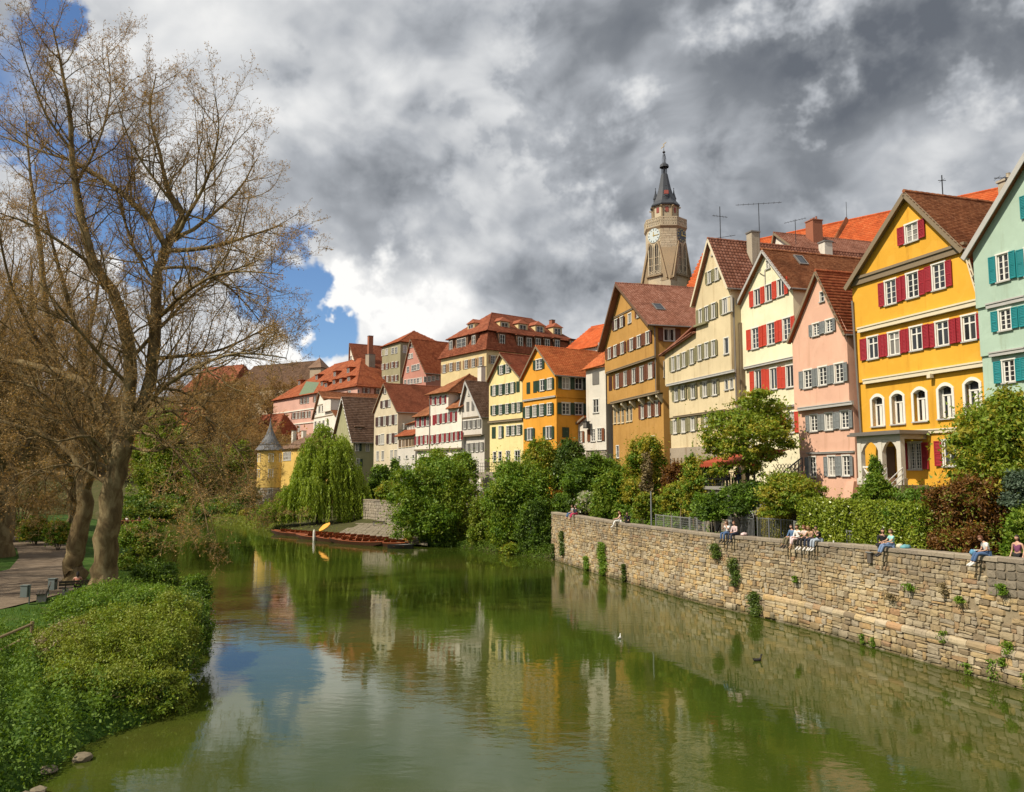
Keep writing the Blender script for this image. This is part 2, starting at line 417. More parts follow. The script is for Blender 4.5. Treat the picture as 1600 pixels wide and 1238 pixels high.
# far hills behind the town
def hill(name, cx, cy, rx, ry, h, mat, seed):
    r = random.Random(seed); V = []; Fq = []; nx, ny = 48, 24
    for j in range(ny + 1):
        for i in range(nx + 1):
            u, v = i / nx * 2 - 1, j / ny * 2 - 1
            d = math.sqrt(u * u + v * v)
            z = h * max(0, math.cos(min(d, 1) * math.pi / 2)) ** 1.3 * (1 + 0.12 * math.sin(u * 9 + seed) + 0.08 * math.sin(v * 13 + u * 5))
            V.append((cx + u * rx, cy + v * ry, z - 1.5))
    for j in range(ny):
        for i in range(nx):
            a = j * (nx + 1) + i; Fq.append([a, a + 1, a + nx + 2, a + nx + 1])
    o = link(name, np_mesh(name, V, Fq, mat, True)); o['kind'] = 'structure'; return o
hill('hill', -115, 300, 240, 110, 36, M_hill, 3)
hill('hill', -420, 460, 330, 160, 40, M_hill, 5)
hill('hill', 190, 330, 300, 150, 30, M_hill, 8)

# water
m, N = new_mat('murky green river water')
pos = N.n('ShaderNodeNewGeometry').outputs['Position']
sx = N.n('ShaderNodeMapping', inp={'Vector': pos, 'Rotation': (0, 0, 0.35), 'Scale': (0.5, 1.0, 1.0)}).outputs[0]
r1 = N.noise(sx, 1.9, 4, 0.55, 0.4); r2 = N.noise(sx, 0.35, 3, 0.5); r3 = N.noise(sx, 6.5, 3, 0.6)
calm = N.maprange(N.noise(pos, 0.055, 4, 0.6), 0.40, 0.62, 0.16, 1.0)
h = N.math('ADD', N.math('MULTIPLY', N.math('ADD', r1, N.math('MULTIPLY', r3, 0.16)), calm), N.math('MULTIPLY', r2, 0.7))
sep_ = N.n('ShaderNodeSeparateXYZ', inp={0: pos})
murk = N.noise(pos, 0.09, 4, 0.6)
wc = N.ramp(murk, [(0.32, (0.028, 0.048, 0.006)), (0.52, (0.040, 0.056, 0.007)), (0.7, (0.057, 0.060, 0.012))])
p = N.n('ShaderNodeBsdfPrincipled', inp={'Base Color': wc, 'Roughness': 0.018, 'IOR': 1.333, 'Specular IOR Level': 0.8})
b = N.n('ShaderNodeBump', inp={'Strength': 0.042, 'Distance': 0.30, 'Height': h}); N.t.links.new(b.outputs[0], p.inputs['Normal'])
N.n('ShaderNodeOutputMaterial', inp={0: p.outputs[0]})
wm = MB(); wm.poly([(-400, -60, 0), (120, -60, 0), (120, 330, 0), (-400, 330, 0)])
wm.build('water', m, kind='structure')

# gravel path on the left bank, curving away
pm = MB()
pr = [(-9.0, 20), (-9.5, 30)]
edge_r = [on_z(x, y, 1.35) for x, y in [(-200, 985), (0, 953), (60, 938), (118, 922), (135, 905), (128, 880), (112, 856), (75, 840), (40, 829), (0, 819), (-120, 806)]]
edge_l = [on_z(x, y, 1.35) for x, y in [(-900, 935), (-480, 925), (-300, 918), (-150, 912), (-40, 905), (15, 890), (30, 872), (26, 858), (8, 846), (-25, 833), (-160, 816)]]
rows = []
for a, c in zip(edge_r, edge_l): rows.append([a.lerp(c, t) for t in (0, .25, .5, .75, 1)])
V = []; Fq = []
for r in rows:
    for q in r: V.append((q.x, q.y, max(1.36, left_z(q.x, q.y) + 0.055)))
for i in range(len(rows) - 1):
    for j in range(4): Fq.append([i*5+j, i*5+j+1, (i+1)*5+j+1, (i+1)*5+j])
o = link('path', np_mesh('path', V, Fq, M_path, True)); o['kind'] = 'structure'

# ------------------------------------------------------------------ river wall of rubble stone
M_stone = stonemat('warm sandstone rubble', [(0.0, (0.20, 0.155, 0.10)), (0.08, (0.34, 0.25, 0.14)), (0.25, (0.46, 0.345, 0.18)), (0.5, (0.52, 0.43, 0.28)), (0.72, (0.41, 0.35, 0.26)), (0.88, (0.52, 0.355, 0.155)), (1.0, (0.36, 0.22, 0.125))], tide=True)  # warm ochre and beige are the stone's own colours
M_mortar = stonemat('old mortar', [(0.0, (0.26, 0.205, 0.13)), (1.0, (0.31, 0.25, 0.16))], tide=True)
M_cope = stonemat('weathered coping', [(0.0, (0.23, 0.19, 0.145)), (1.0, (0.32, 0.27, 0.2))], lichen=0.4)
wp = [Vector((p.x, p.y, 0)) for p in WALLP]
sl = [0.0]
for a, c in zip(wp, wp[1:]): sl.append(sl[-1] + (c - a).length)
STOT = sl[-1]
def wall_at(s):
    """point on the foot line, outward (river) normal, direction, top height"""
    s = min(max(s, 0), STOT - 1e-4); i = max(j for j in range(len(sl)) if sl[j] <= s); i = min(i, len(wp) - 2)
    t = (s - sl[i]) / (sl[i+1] - sl[i]); q = wp[i].lerp(wp[i+1], t)
    # smooth the direction through the bends
    def dirn(k): return (wp[min(k+1, len(wp)-1)] - wp[max(k-1, 0)]).normalized()
    d = dirn(i).lerp(dirn(i+1), t).normalized()
    return q, Vector((-d.y, d.x, 0)), d, WTOP[i] * (1 - t) + WTOP[i+1] * t
def s_of_px(px):
    best = None
    for k in range(601):
        s = STOT * k / 600; q, n, d, zt = wall_at(s)
        x, _ = proj(Vector((q.x, q.y, zt)))
        if best is None or abs(x - px) < best[0]: best = (abs(x - px), s)
    return best[1]
THICK = 0.62
wall = empty('river_wall', 'long rubble stone river wall rising straight from the water below the gardens', 'wall', tuple(wall_at(STOT * .4)[0]))
wloc = Vector(wall.location)
core = MB(); prev = None
for k in range(121):
    q, n, d, zt = wall_at(STOT * k / 120)
    sec = [q - wloc + Vector((0, 0, -1.2)) - n * 0.05, q - wloc + Vector((0, 0, zt - 0.17)) - n * 0.05, q - wloc - n * THICK + Vector((0, 0, zt - 0.17)), q - wloc - n * THICK + Vector((0, 0, -1.2))]
    if prev:
        for j in range(4): core.poly([prev[j], sec[j], sec[(j+1) % 4], prev[(j+1) % 4]])
    else: core.poly(sec)
    prev = sec
core.poly(prev[::-1])
core.build('wall_core', M_mortar, wall)
# stones: courses of uneven height, uneven widths, pillowed faces
def stone_verts(w, h, r, depth=0.075):
    j = lambda a: (r.random() - .5) * 2 * a
    gx, gz = 0.008, 0.007
    c = [(-w/2+gx+j(.02), -h/2+gz+j(.018)), (w/2-gx+j(.02), -h/2+gz+j(.018)), (w/2-gx+j(.02), h/2-gz+j(.018)), (-w/2+gx+j(.02), h/2-gz+j(.018))]
    # eight sided outline with knocked off corners
    ring = []
    for i in range(4):
        a, b_, n_ = Vector(c[i]), Vector(c[i-1]), Vector(c[(i+1) % 4])
        k = 0.05 + 0.17 * r.random()
        ring.append(a.lerp(b_, k)); ring.append(a.lerp(n_, k))
    V = [(p.x, 0.07, p.y) for p in ring]
    off = -depth * (0.1 + 0.75 * r.random() ** 1.5)
    ins = 0.86 + 0.08 * r.random()
    V += [(p.x * ins + j(.012), off + j(.018), p.y * ins + j(.012)) for p in ring]
    V.append((j(w * .15), off - 0.004 - 0.018 * r.random(), j(h * .15)))
    Fs = [[i, (i+1) % 8, 8 + (i+1) % 8, 8 + i] for i in range(8)] + [[8 + i, 8 + (i+1) % 8, 16] for i in range(8)]
    return V, Fs
stones = []
rs = random.Random(21)
s_ledge0 = s_of_px(1205); S_BLK = s_of_px(1540)
z = -0.55
holes = [(s_of_px(1004), 2.4), (s_of_px(1152), .15), (s_of_px(1165), .12), (s_of_px(1515), 2.9), (s_of_px(1574), 2.6), (s_of_px(1062), 4.0), (s_of_px(945), 4.0), (s_of_px(923), 4.1)]
ZC = 0
while z < 5.2:
    h = rs.uniform(0.15, 0.33) if z > 1.2 else rs.uniform(0.3, 0.45)
    s = rs.uniform(0, .3)
    while s < STOT - 0.1:
        w = min(rs.choice((rs.uniform(.16, .34), rs.uniform(.28, .5), rs.uniform(.45, .8))) * (1.25 if z < 1.2 else 1), STOT - s)
        q, n, d, zt = wall_at(s + w / 2)
        hh = h
        top = zt - 0.20
        if z + h > top: hh = top - z
        if hh > 0.07 and w > 0.1 and not (s + w/2 < S_BLK and z + hh/2 > zt - 1.62) and not any(abs(s + w/2 - a) < 0.24 and abs(z + hh/2 - b_) < 0.24 for a, b_ in holes):
            proud = 0.16 if (z + h < 1.18 and s < s_ledge0 + rs.uniform(-.4, .4)) else 0.0
            if rs.random() < 0.42 and hh > .21:   # split into two thinner stones
                k = rs.uniform(.35, .65)
                stones.append((s + w/2, z + hh*k/2, w, hh*k, proud)); stones.append((s + w/2, z + hh*(1+k)/2, w, hh*(1-k), proud))
            else: stones.append((s + w/2, z + hh/2, w, hh, proud))
        s += w
    z += h
# largest in the picture: nearest to the camera and inside the frame
def stone_size(st):
    q, n, d, zt = wall_at(st[0]); x, y = proj(Vector((q.x, q.y, st[1])))
    return -1 if (x > 1605 or y > 1240 or st[1] + st[3] / 2 < 0.02) else (st[2] * st[3]) / (q.y ** 2)
stones.sort(key=stone_size, reverse=True)
variants = {}
for st in stones[:296]:
    key = (round(st[2] / .06), round(st[3] / .045), rs.randrange(2))
    q, n, d, zt = wall_at(st[0])
    if key not in variants:
        V, Fs = stone_verts(key[0] * .06, key[1] * .045, rs); mb = MB(); mb.add(V, Fs); variants[key] = mb.mesh('stone', M_stone)
    o = link('stone', variants[key], wall, tuple(q - wloc + n * st[4] + Vector((0, 0, st[1]))), math.atan2(-d.y, -d.x))
    o.scale = (st[2] / (key[0] * .06), 1, st[3] / (key[1] * .045))
rest = MB()
for st in stones[296:]:
    q, n, d, zt = wall_at(st[0]); V, Fs = stone_verts(st[2], st[3], rs)
    rest.add([q - wloc - d * v[0] + n * (st[4] - v[1]) + Vector((0, 0, st[1] + v[2])) for v in V], Fs)
rest.build('stonework', M_stone, wall, kind='stuff')
# repaired stretch of plain grey blocks under the coping
M_block = stonemat('grey repair blocks', [(0, (.17, .145, .11)), (1, (.26, .22, .165))], lichen=.35)
s = 0.0; j = 0
while s < S_BLK - .05:
    w = min(.46, S_BLK - s); q, n, d, zt = wall_at(s + w / 2)
    for k in range(4):
        hh = .345; V, Fs = stone_verts(w, hh, rs, .03); mb = MB(); mb.add(V, Fs)
        if s > s_of_px(1720): mb.build('repair_block', M_block, wall, tuple(q - wloc + Vector((0, 0, zt - .20 - hh * (k + .5)))), math.atan2(-d.y, -d.x))
    s += w
# rounded ledge course near the water
s = 0.0
while s < s_ledge0 + .3:
    w = rs.uniform(.55, 1.0); q, n, d, zt = wall_at(s + w / 2); mb = MB()
    zz = 1.12
    prof = [(.06, .28), (-.12, .30), (-.22, .22), (-.25, .10), (-.22, 0.0), (.06, -.02)]
    for e in (-w/2 + .008, w/2 - .008):
        mb.v += [(e, y + rs.uniform(-.015, .015), z_ + rs.uniform(-.012, .012)) for y, z_ in prof]
    k = len(prof); mb.f = [[i, i+1, k+i+1, k+i] for i in range(k-1)] + [list(range(k))[::-1], list(range(k, 2*k))]; mb.m = [0] * len(mb.f)
    mb.build('ledge_stone', M_stone, wall, tuple(q - wloc + Vector((0, 0, zz))), math.atan2(-d.y, -d.x)); s += w
# coping
s = 0.0
while s < STOT - .05:
    w = min(rs.uniform(.7, 1.35), STOT - s); q, n, d, zt = wall_at(s + w / 2); mb = MB()
    a = -w/2 + .006; b_ = w/2 - .006; t1, t2 = rs.uniform(-.012, .012), rs.uniform(-.012, .012)
    y0, y1 = -.06 + rs.uniform(-.015, .015), THICK + .05
    mb.add([(a, y0, -.19), (b_, y0, -.19), (b_, y1, -.19), (a, y1, -.19), (a, y0, -.03), (b_, y0, -.03), (b_, y1, -.03), (a, y1, -.03),
            (a+.01, y0+.06, t1), (b_-.01, y0+.06, t2), (b_-.01, y1-.06, t2), (a+.01, y1-.06, t1)],
           [(0,3,2,1), (0,1,5,4), (1,2,6,5), (2,3,7,6), (3,0,4,7), (4,5,9,8), (5,6,10,9), (6,7,11,10), (7,4,8,11), (8,9,10,11)])
    mb.build('coping_stone', M_cope, wall, tuple(q - wloc + Vector((0, 0, zt))), math.atan2(-d.y, -d.x)); s += w
def wall_seat(px):
    s = s_of_px(px); return wall_at(s)
# ------------------------------------------------------------------ houses
CROP = {'A': (1300, 240, 4.1267), 'B': (1300, 500, 4.1267), 'C': (1080, 300, 4.7625), 'D': (1080, 540, 4.7625), 'E': (900, 420, 5.6286),
        'F': (900, 600, 5.6286), 'G': (960, 200, 4.7625), 'H': (680, 470, 4.7607), 'I': (420, 500, 4.7607), 'J': (380, 640, 5.16), 'S': (600, 560, 6.193), '0': (0, 0, 1.0)}
def cp(k, x, y):
    a, b, s = CROP[k]; return a + x / s, b + y / s
M_white = simple('white window paint', (0.72, 0.70, 0.64), 0.45)
M_cream = simple('cream trim', (0.66, 0.58, 0.42), 0.6)
M_oak = woodmat('weathered grey wood', (0.16, 0.12, 0.075), (0.26, 0.20, 0.13), 0.8)
M_brownwood = woodmat('brown stained wood', (0.10, 0.055, 0.03), (0.17, 0.09, 0.05), 0.7)
M_greytrim = simple('grey trim', (0.42, 0.41, 0.39), 0.6)
M_zinc = simple('zinc gutter', (0.22, 0.20, 0.18), 0.45, 0.4)
M_ironD = simple('dark iron', (0.03, 0.03, 0.032), 0.5, 0.5)
M_glass = [glassmat('window glass', (0.012, 0.013, 0.014)), glassmat('bluish window glass', (0.018, 0.021, 0.026)), glassmat('curtained glass', (0.17, 0.16, 0.145), 0.12)]  # plain dark, slightly bluish, and curtained base colours
SH = {k: simple('shutter paint ' + k, c, 0.5) for k, c in {'crimson': (0.30, 0.018, 0.028), 'scarlet': (0.52, 0.055, 0.028), 'teal': (0.012, 0.20, 0.215),
      'grey': (0.20, 0.215, 0.215), 'olive': (0.235, 0.215, 0.115), 'brown': (0.155, 0.055, 0.025), 'green': (0.018, 0.045, 0.022), 'wine': (0.26, 0.02, 0.025), 'umber': (0.06, 0.025, 0.018), 'slate': (0.16, 0.15, 0.135), 'tan': (0.30, 0.18, 0.09)}.items()}
_wmesh = {}
def window_meshes(w, h, nx, ny, style, panes, trim):
    key = (round(w, 2), round(h, 2), nx, ny, style, panes, trim.name)
    if key in _wmesh: return _wmesh[key]
    f = min(0.075, w * .11); mb = MB(); x0, x1 = -w/2, w/2
    bar = 0.028 if nx * ny > 2 else 0.03
    arch = style == 'arch'
    z1 = h/2
    # casing proud of the plaster
    t = min(0.09, w * .12)
    if style in ('plain', 'cased', 'bars'):
        mb.box(x0 - t, x0, -.035, .10, -h/2, z1); mb.box(x1, x1 + t, -.035, .10, -h/2, z1); mb.box(x0 - t - .02, x1 + t + .02, -.05, .10, z1, z1 + t)
    if not arch:
        mb.box(x0, x0 + f, .03, .10, -h/2, z1); mb.box(x1 - f, x1, .03, .10, -h/2, z1)
        mb.box(x0 + f, x1 - f, .03, .10, z1 - f, z1); mb.box(x0 + f, x1 - f, .03, .10, -h/2, -h/2 + f)
    ix0, ix1, iz0, iz1 = x0 + f, x1 - f, -h/2 + f, z1 - f
    if arch:
        n = 8; rise = w * .2; pts = [(x0, -h/2)] + [(x0 + w * i / n, z1 - rise + rise * (1 - (2*i/n - 1) ** 2)) for i in range(n + 1)] + [(x1, -h/2)]
        g = .16
        outer = [(x0 - g, -h/2)] + [(x0 - g + (w + 2*g) * i / n, z1 - rise + .03 + (rise + g) * (1 - (2*i/n - 1) ** 2)) for i in range(n + 1)] + [(x1 + g, -h/2)]
        for i in range(len(pts) - 1):
            a, b_, c, d = pts[i], pts[i+1], outer[i+1], outer[i]
            for y in (-.045,): mb.poly([(a[0], y, a[1]), (b_[0], y, b_[1]), (c[0], y, c[1]), (d[0], y, d[1])])
            mb.poly([(d[0], -.045, d[1]), (c[0], -.045, c[1]), (c[0], .02, c[1]), (d[0], .02, d[1])])
            mb.poly([(a[0], -.045, a[1]), (a[0], .34, a[1]), (b_[0], .34, b_[1]), (b_[0], -.045, b_[1])])
        yf = .22
        mb.box(x0, x0 + f, yf, yf + .07, -h/2, z1 - rise); mb.box(x1 - f, x1, yf, yf + .07, -h/2, z1 - rise); mb.box(x0 + f, x1 - f, yf, yf + .07, -h/2, -h/2 + f)
        tz = z1 - h * .30; mb.box(x0 + f, x1 - f, yf - .02, yf + .07, tz, tz + .08); mb.box(-.05, .05, yf, yf + .07, -h/2 + f, tz)
        for sx_ in (-1, 1):
            mb.box(sx_ * (w/2 - f - .03) - .03, sx_ * (w/2 - f - .03) + .03, yf + .002, yf + .06, -h/2 + f, tz)
            mb.box(min(sx_ * .05, sx_ * .10), max(sx_ * .05, sx_ * .10), yf + .002, yf + .06, -h/2 + f, tz)
        gl = [(pts[i][0], yf + .05, pts[i][1]) for i in range(len(pts))]
        gm = MB(); gm.poly(gl); cells = None
    else:
        yf = .035
        cols = 2 if nx >= 2 else 1
        if cols == 2: mb.box(-.045, .045, yf - .01, .095, iz0, iz1)
        tr = style == 'cased'
        tzs = []
        if tr: tz = z1 - h * .30; mb.box(ix0, ix1, yf - .012, .092, tz - .035, tz + .035)
        if style == 'tramsom2': pass
        zs = [iz0 + (iz1 - iz0) * k / ny for k in range(ny + 1)]
        xs = [ix0 + (ix1 - ix0) * k / nx for k in range(nx + 1)]
        if not tr:
            for k in range(1, ny): mb.box(ix0, ix1, yf + .002, .085, zs[k] - bar/2, zs[k] + bar/2)
            for k in range(1, nx):
                if cols == 2 and abs(xs[k]) < 1e-4: continue
                mb.box(xs[k] - bar/2, xs[k] + bar/2, yf + .003, .084, iz0, iz1)
        else: zs = [iz0, tz, iz1]
        if style == 'bars':
            for k in range(5): mb.box(x0 + w * (k + .5) / 5 - .015, x0 + w * (k + .5) / 5 + .015, -.09, -.06, -h/2, z1)
            for k in range(4): mb.box(x0, x1, -.10, -.07, -h/2 + h * (k + .5) / 4 - .015, -h/2 + h * (k + .5) / 4 + .015)
        gm = MB()
        if panes:
            w_, h_ = xs[1] - xs[0], zs[1] - zs[0]
            cells = []
            for i in range(len(xs) - 1):
                for j in range(len(zs) - 1):
                    cells.append(((xs[i] + xs[i+1]) / 2, (zs[j] + zs[j+1]) / 2, xs[i+1] - xs[i], zs[j+1] - zs[j]))
        else: cells = None; gm.poly([(ix0, .065, iz0), (ix1, .065, iz0), (ix1, .065, iz1), (ix0, .065, iz1)])
    sm = MB(); e = .10 if style != 'arch' else .17
    sm.box(x0 - e, x1 + e, -.11, .10, -h/2 - .07, -h/2)
    gms = [gm.mesh('pane', g_) for g_ in M_glass] if (cells is None) else None
    r = (mb.mesh('window', trim), gms, sm.mesh('sill', M_cream if trim is not M_white else M_greytrim), cells)
    _wmesh[key] = r; return r
_pm = {}
def pane_mesh(w, h, gi):
    k = (round(w, 2), round(h, 2), gi)
    if k not in _pm:
        mb = MB(); mb.poly([(-w/2, .065, -h/2), (w/2, .065, -h/2), (w/2, .065, h/2), (-w/2, .065, h/2)]); _pm[k] = mb.mesh('pane', M_glass[gi])
    return _pm[k]
_sm = {}
def shutter_mesh(w, h, side, col, plank=False):
    k = (round(w, 2), round(h, 2), side, col, plank)
    if k in _sm: return _sm[k]
    mb = MB(); a, b_ = (0, w) if side > 0 else (-w, 0); t = .045; f = min(.075, w * .16)
    mb.box(a, a + f, -t, 0, -h/2, h/2); mb.box(b_ - f, b_, -t, 0, -h/2, h/2)
    for z in (-h/2, -f/2 - .02, h/2 - f): mb.box(a + f, b_ - f, -t + .002, -.002, z, z + f)
    if plank: mb.box(a + f, b_ - f, -t + .012, -.004, -h/2 + f, h/2 - f)
    else:
        n = max(4, int(h / .085)); 
        for i in range(n):
            z = -h/2 + f + (h - 2 * f) * (i + .5) / n; dz = (h - 2 * f) / n * .55
            mb.add([(a + f, -t + .006, z - dz), (b_ - f, -t + .006, z - dz), (b_ - f, -.008, z + dz), (a + f, -.008, z + dz)], [(0, 1, 2, 3)])
    _sm[k] = mb.mesh('shutter', SH[col]); return _sm[k]

def clip_z(poly, z0, z1):
    def half(P, z, keep_above):
        out = []
        for i in range(len(P)):
            a, b_ = P[i], P[(i+1) % len(P)]
            ia = (a[1] >= z) if keep_above else (a[1] <= z); ib = (b_[1] >= z) if keep_above else (b_[1] <= z)
            if ia: out.append(a)
            if ia != ib:
                t = (z - a[1]) / (b_[1] - a[1]); out.append((a[0] + t * (b_[0] - a[0]), z))
        return out
    return half(half(poly, z0, True), z1, False)
def holed(mb, poly, holes, place, depth, mi=0):
    """triangulate a wall outline with rectangular openings; place(x, z, y) gives the point"""
    V = [Vector(p) for p in poly]; E = [(i, (i+1) % len(poly)) for i in range(len(poly))]
    for (x0, x1, z0, z1) in holes:
        b = len(V); V += [Vector((x0, z0)), Vector((x1, z0)), Vector((x1, z1)), Vector((x0, z1))]
        E += [(b, b+1), (b+1, b+2), (b+2, b+3), (b+3, b)]
    vs_, es_, fs_, *_r = delaunay_2d_cdt(V, E, [], 0, 1e-5)
    def inside(P, c):
        r = False; n = len(P)
        for i in range(n):
            a, b_ = P[i], P[i-1]
            if (a[1] > c[1]) != (b_[1] > c[1]) and c[0] < (b_[0] - a[0]) * (c[1] - a[1]) / (b_[1] - a[1]) + a[0]: r = not r
        return r
    base = len(mb.v); mb.v += [tuple(place(v.x, v.y, 0)) for v in vs_]
    for f in fs_:
        c = (sum(vs_[i].x for i in f) / len(f), sum(vs_[i].y for i in f) / len(f))
        if not inside(poly, c) or any(x0 < c[0] < x1 and z0 < c[1] < z1 for x0, x1, z0, z1 in holes): continue
        mb.f.append([base + i for i in f]); mb.m.append(mi)
    for x0, x1, z0, z1 in holes:
        q = [(x0, z0), (x1, z0), (x1, z1), (x0, z1)]
        for i in range(4):
            a, b_ = q[i], q[(i+1) % 4]
            mb.poly([place(a[0], a[1], 0), place(b_[0], b_[1], 0), place(b_[0], b_[1], depth), place(a[0], a[1], depth)], mi)

def tile_field(pts, tw, th, curved, mat, name, parent, lift=0.03, seed=0):
    """lay real tiles course by course on a planar roof face whose first edge is the eave"""
    P = [Vector(p) for p in pts]; eu = (P[1] - P[0]).normalized(); n = eu.cross(P[-1] - P[0]).normalized()
    if n.z < 0: n = -n
    ev = n.cross(eu).normalized()
    if ev.z < 0: ev = -ev
    uv = np.array([[(p - P[0]).dot(eu), (p - P[0]).dot(ev)] for p in P])
    umin, umax, vmax = uv[:, 0].min(), uv[:, 0].max(), uv[:, 1].max()
    nc, nr = max(1, int(round((umax - umin) / tw))), max(1, int(round(vmax / th)))
    tw = (umax - umin) / nc; th = vmax / nr
    ci, ri = np.meshgrid(np.arange(nc + 1), np.arange(nr)); ci = ci.ravel(); ri = ri.ravel()
    rg = np.random.RandomState(seed + 5)
    u0 = umin + ci * tw - (0 if curved else (ri % 2) * tw * .5); v0 = ri * th
    cx, cv = u0 + tw / 2, v0 + th / 2
    keep = np.zeros(len(cx), bool); k = len(uv)
    for i in range(k):
        a, b_ = uv[i], uv[i-1]
        cond = (a[1] > cv) != (b_[1] > cv)
        with np.errstate(divide='ignore', invalid='ignore'): xx = (b_[0] - a[0]) * (cv - a[1]) / (b_[1] - a[1]) + a[0]
        keep ^= cond & (cx < xx)
    u0, v0 = u0[keep], v0[keep]; m_ = len(u0)
    if curved: S = np.array([0, .22, .5, .78, 1.0]); Hh = np.array([0.0, .01, .055, .05, .005])
    else: S = np.array([0.02, 0.98]); Hh = np.array([0.0, 0.0])
    j = rg.uniform(-.007, .009, (m_, 1)); skew = rg.uniform(-.012, .012, (m_, 1))
    ns = len(S)
    U = u0[:, None] + S[None] * tw
    def pt(u, v, h):
        base = np.array(P[0])[None, None] + u[..., None] * np.array(eu) + v[..., None] * np.array(ev) + h[..., None] * np.array(n)
        return base
    bot = pt(U, (v0 - .05)[:, None] + skew + 0 * U, lift + .032 + j + Hh[None] + 0 * U)
    top = pt(U, (v0 + th * 1.02)[:, None] + 0 * U, lift + .004 + Hh[None] + 0 * U)
    lip = pt(U, (v0 - .05)[:, None] + skew + 0 * U, lift - .01 + 0 * U)
    V = np.concatenate([lip, bot, top], 1).reshape(-1, 3)
    fs = []
    for i in range(ns - 1):
        fs += [[i, i+1, ns+i+1, ns+i], [ns+i, ns+i+1, 2*ns+i+1, 2*ns+i]]
    fs = np.array(fs); Fq = (np.arange(m_)[:, None, None] * (3 * ns) + fs[None]).reshape(-1, 4)
    if m_ == 0: return
    return link(name, np_mesh(name, V, Fq, mat), parent, kind='stuff')

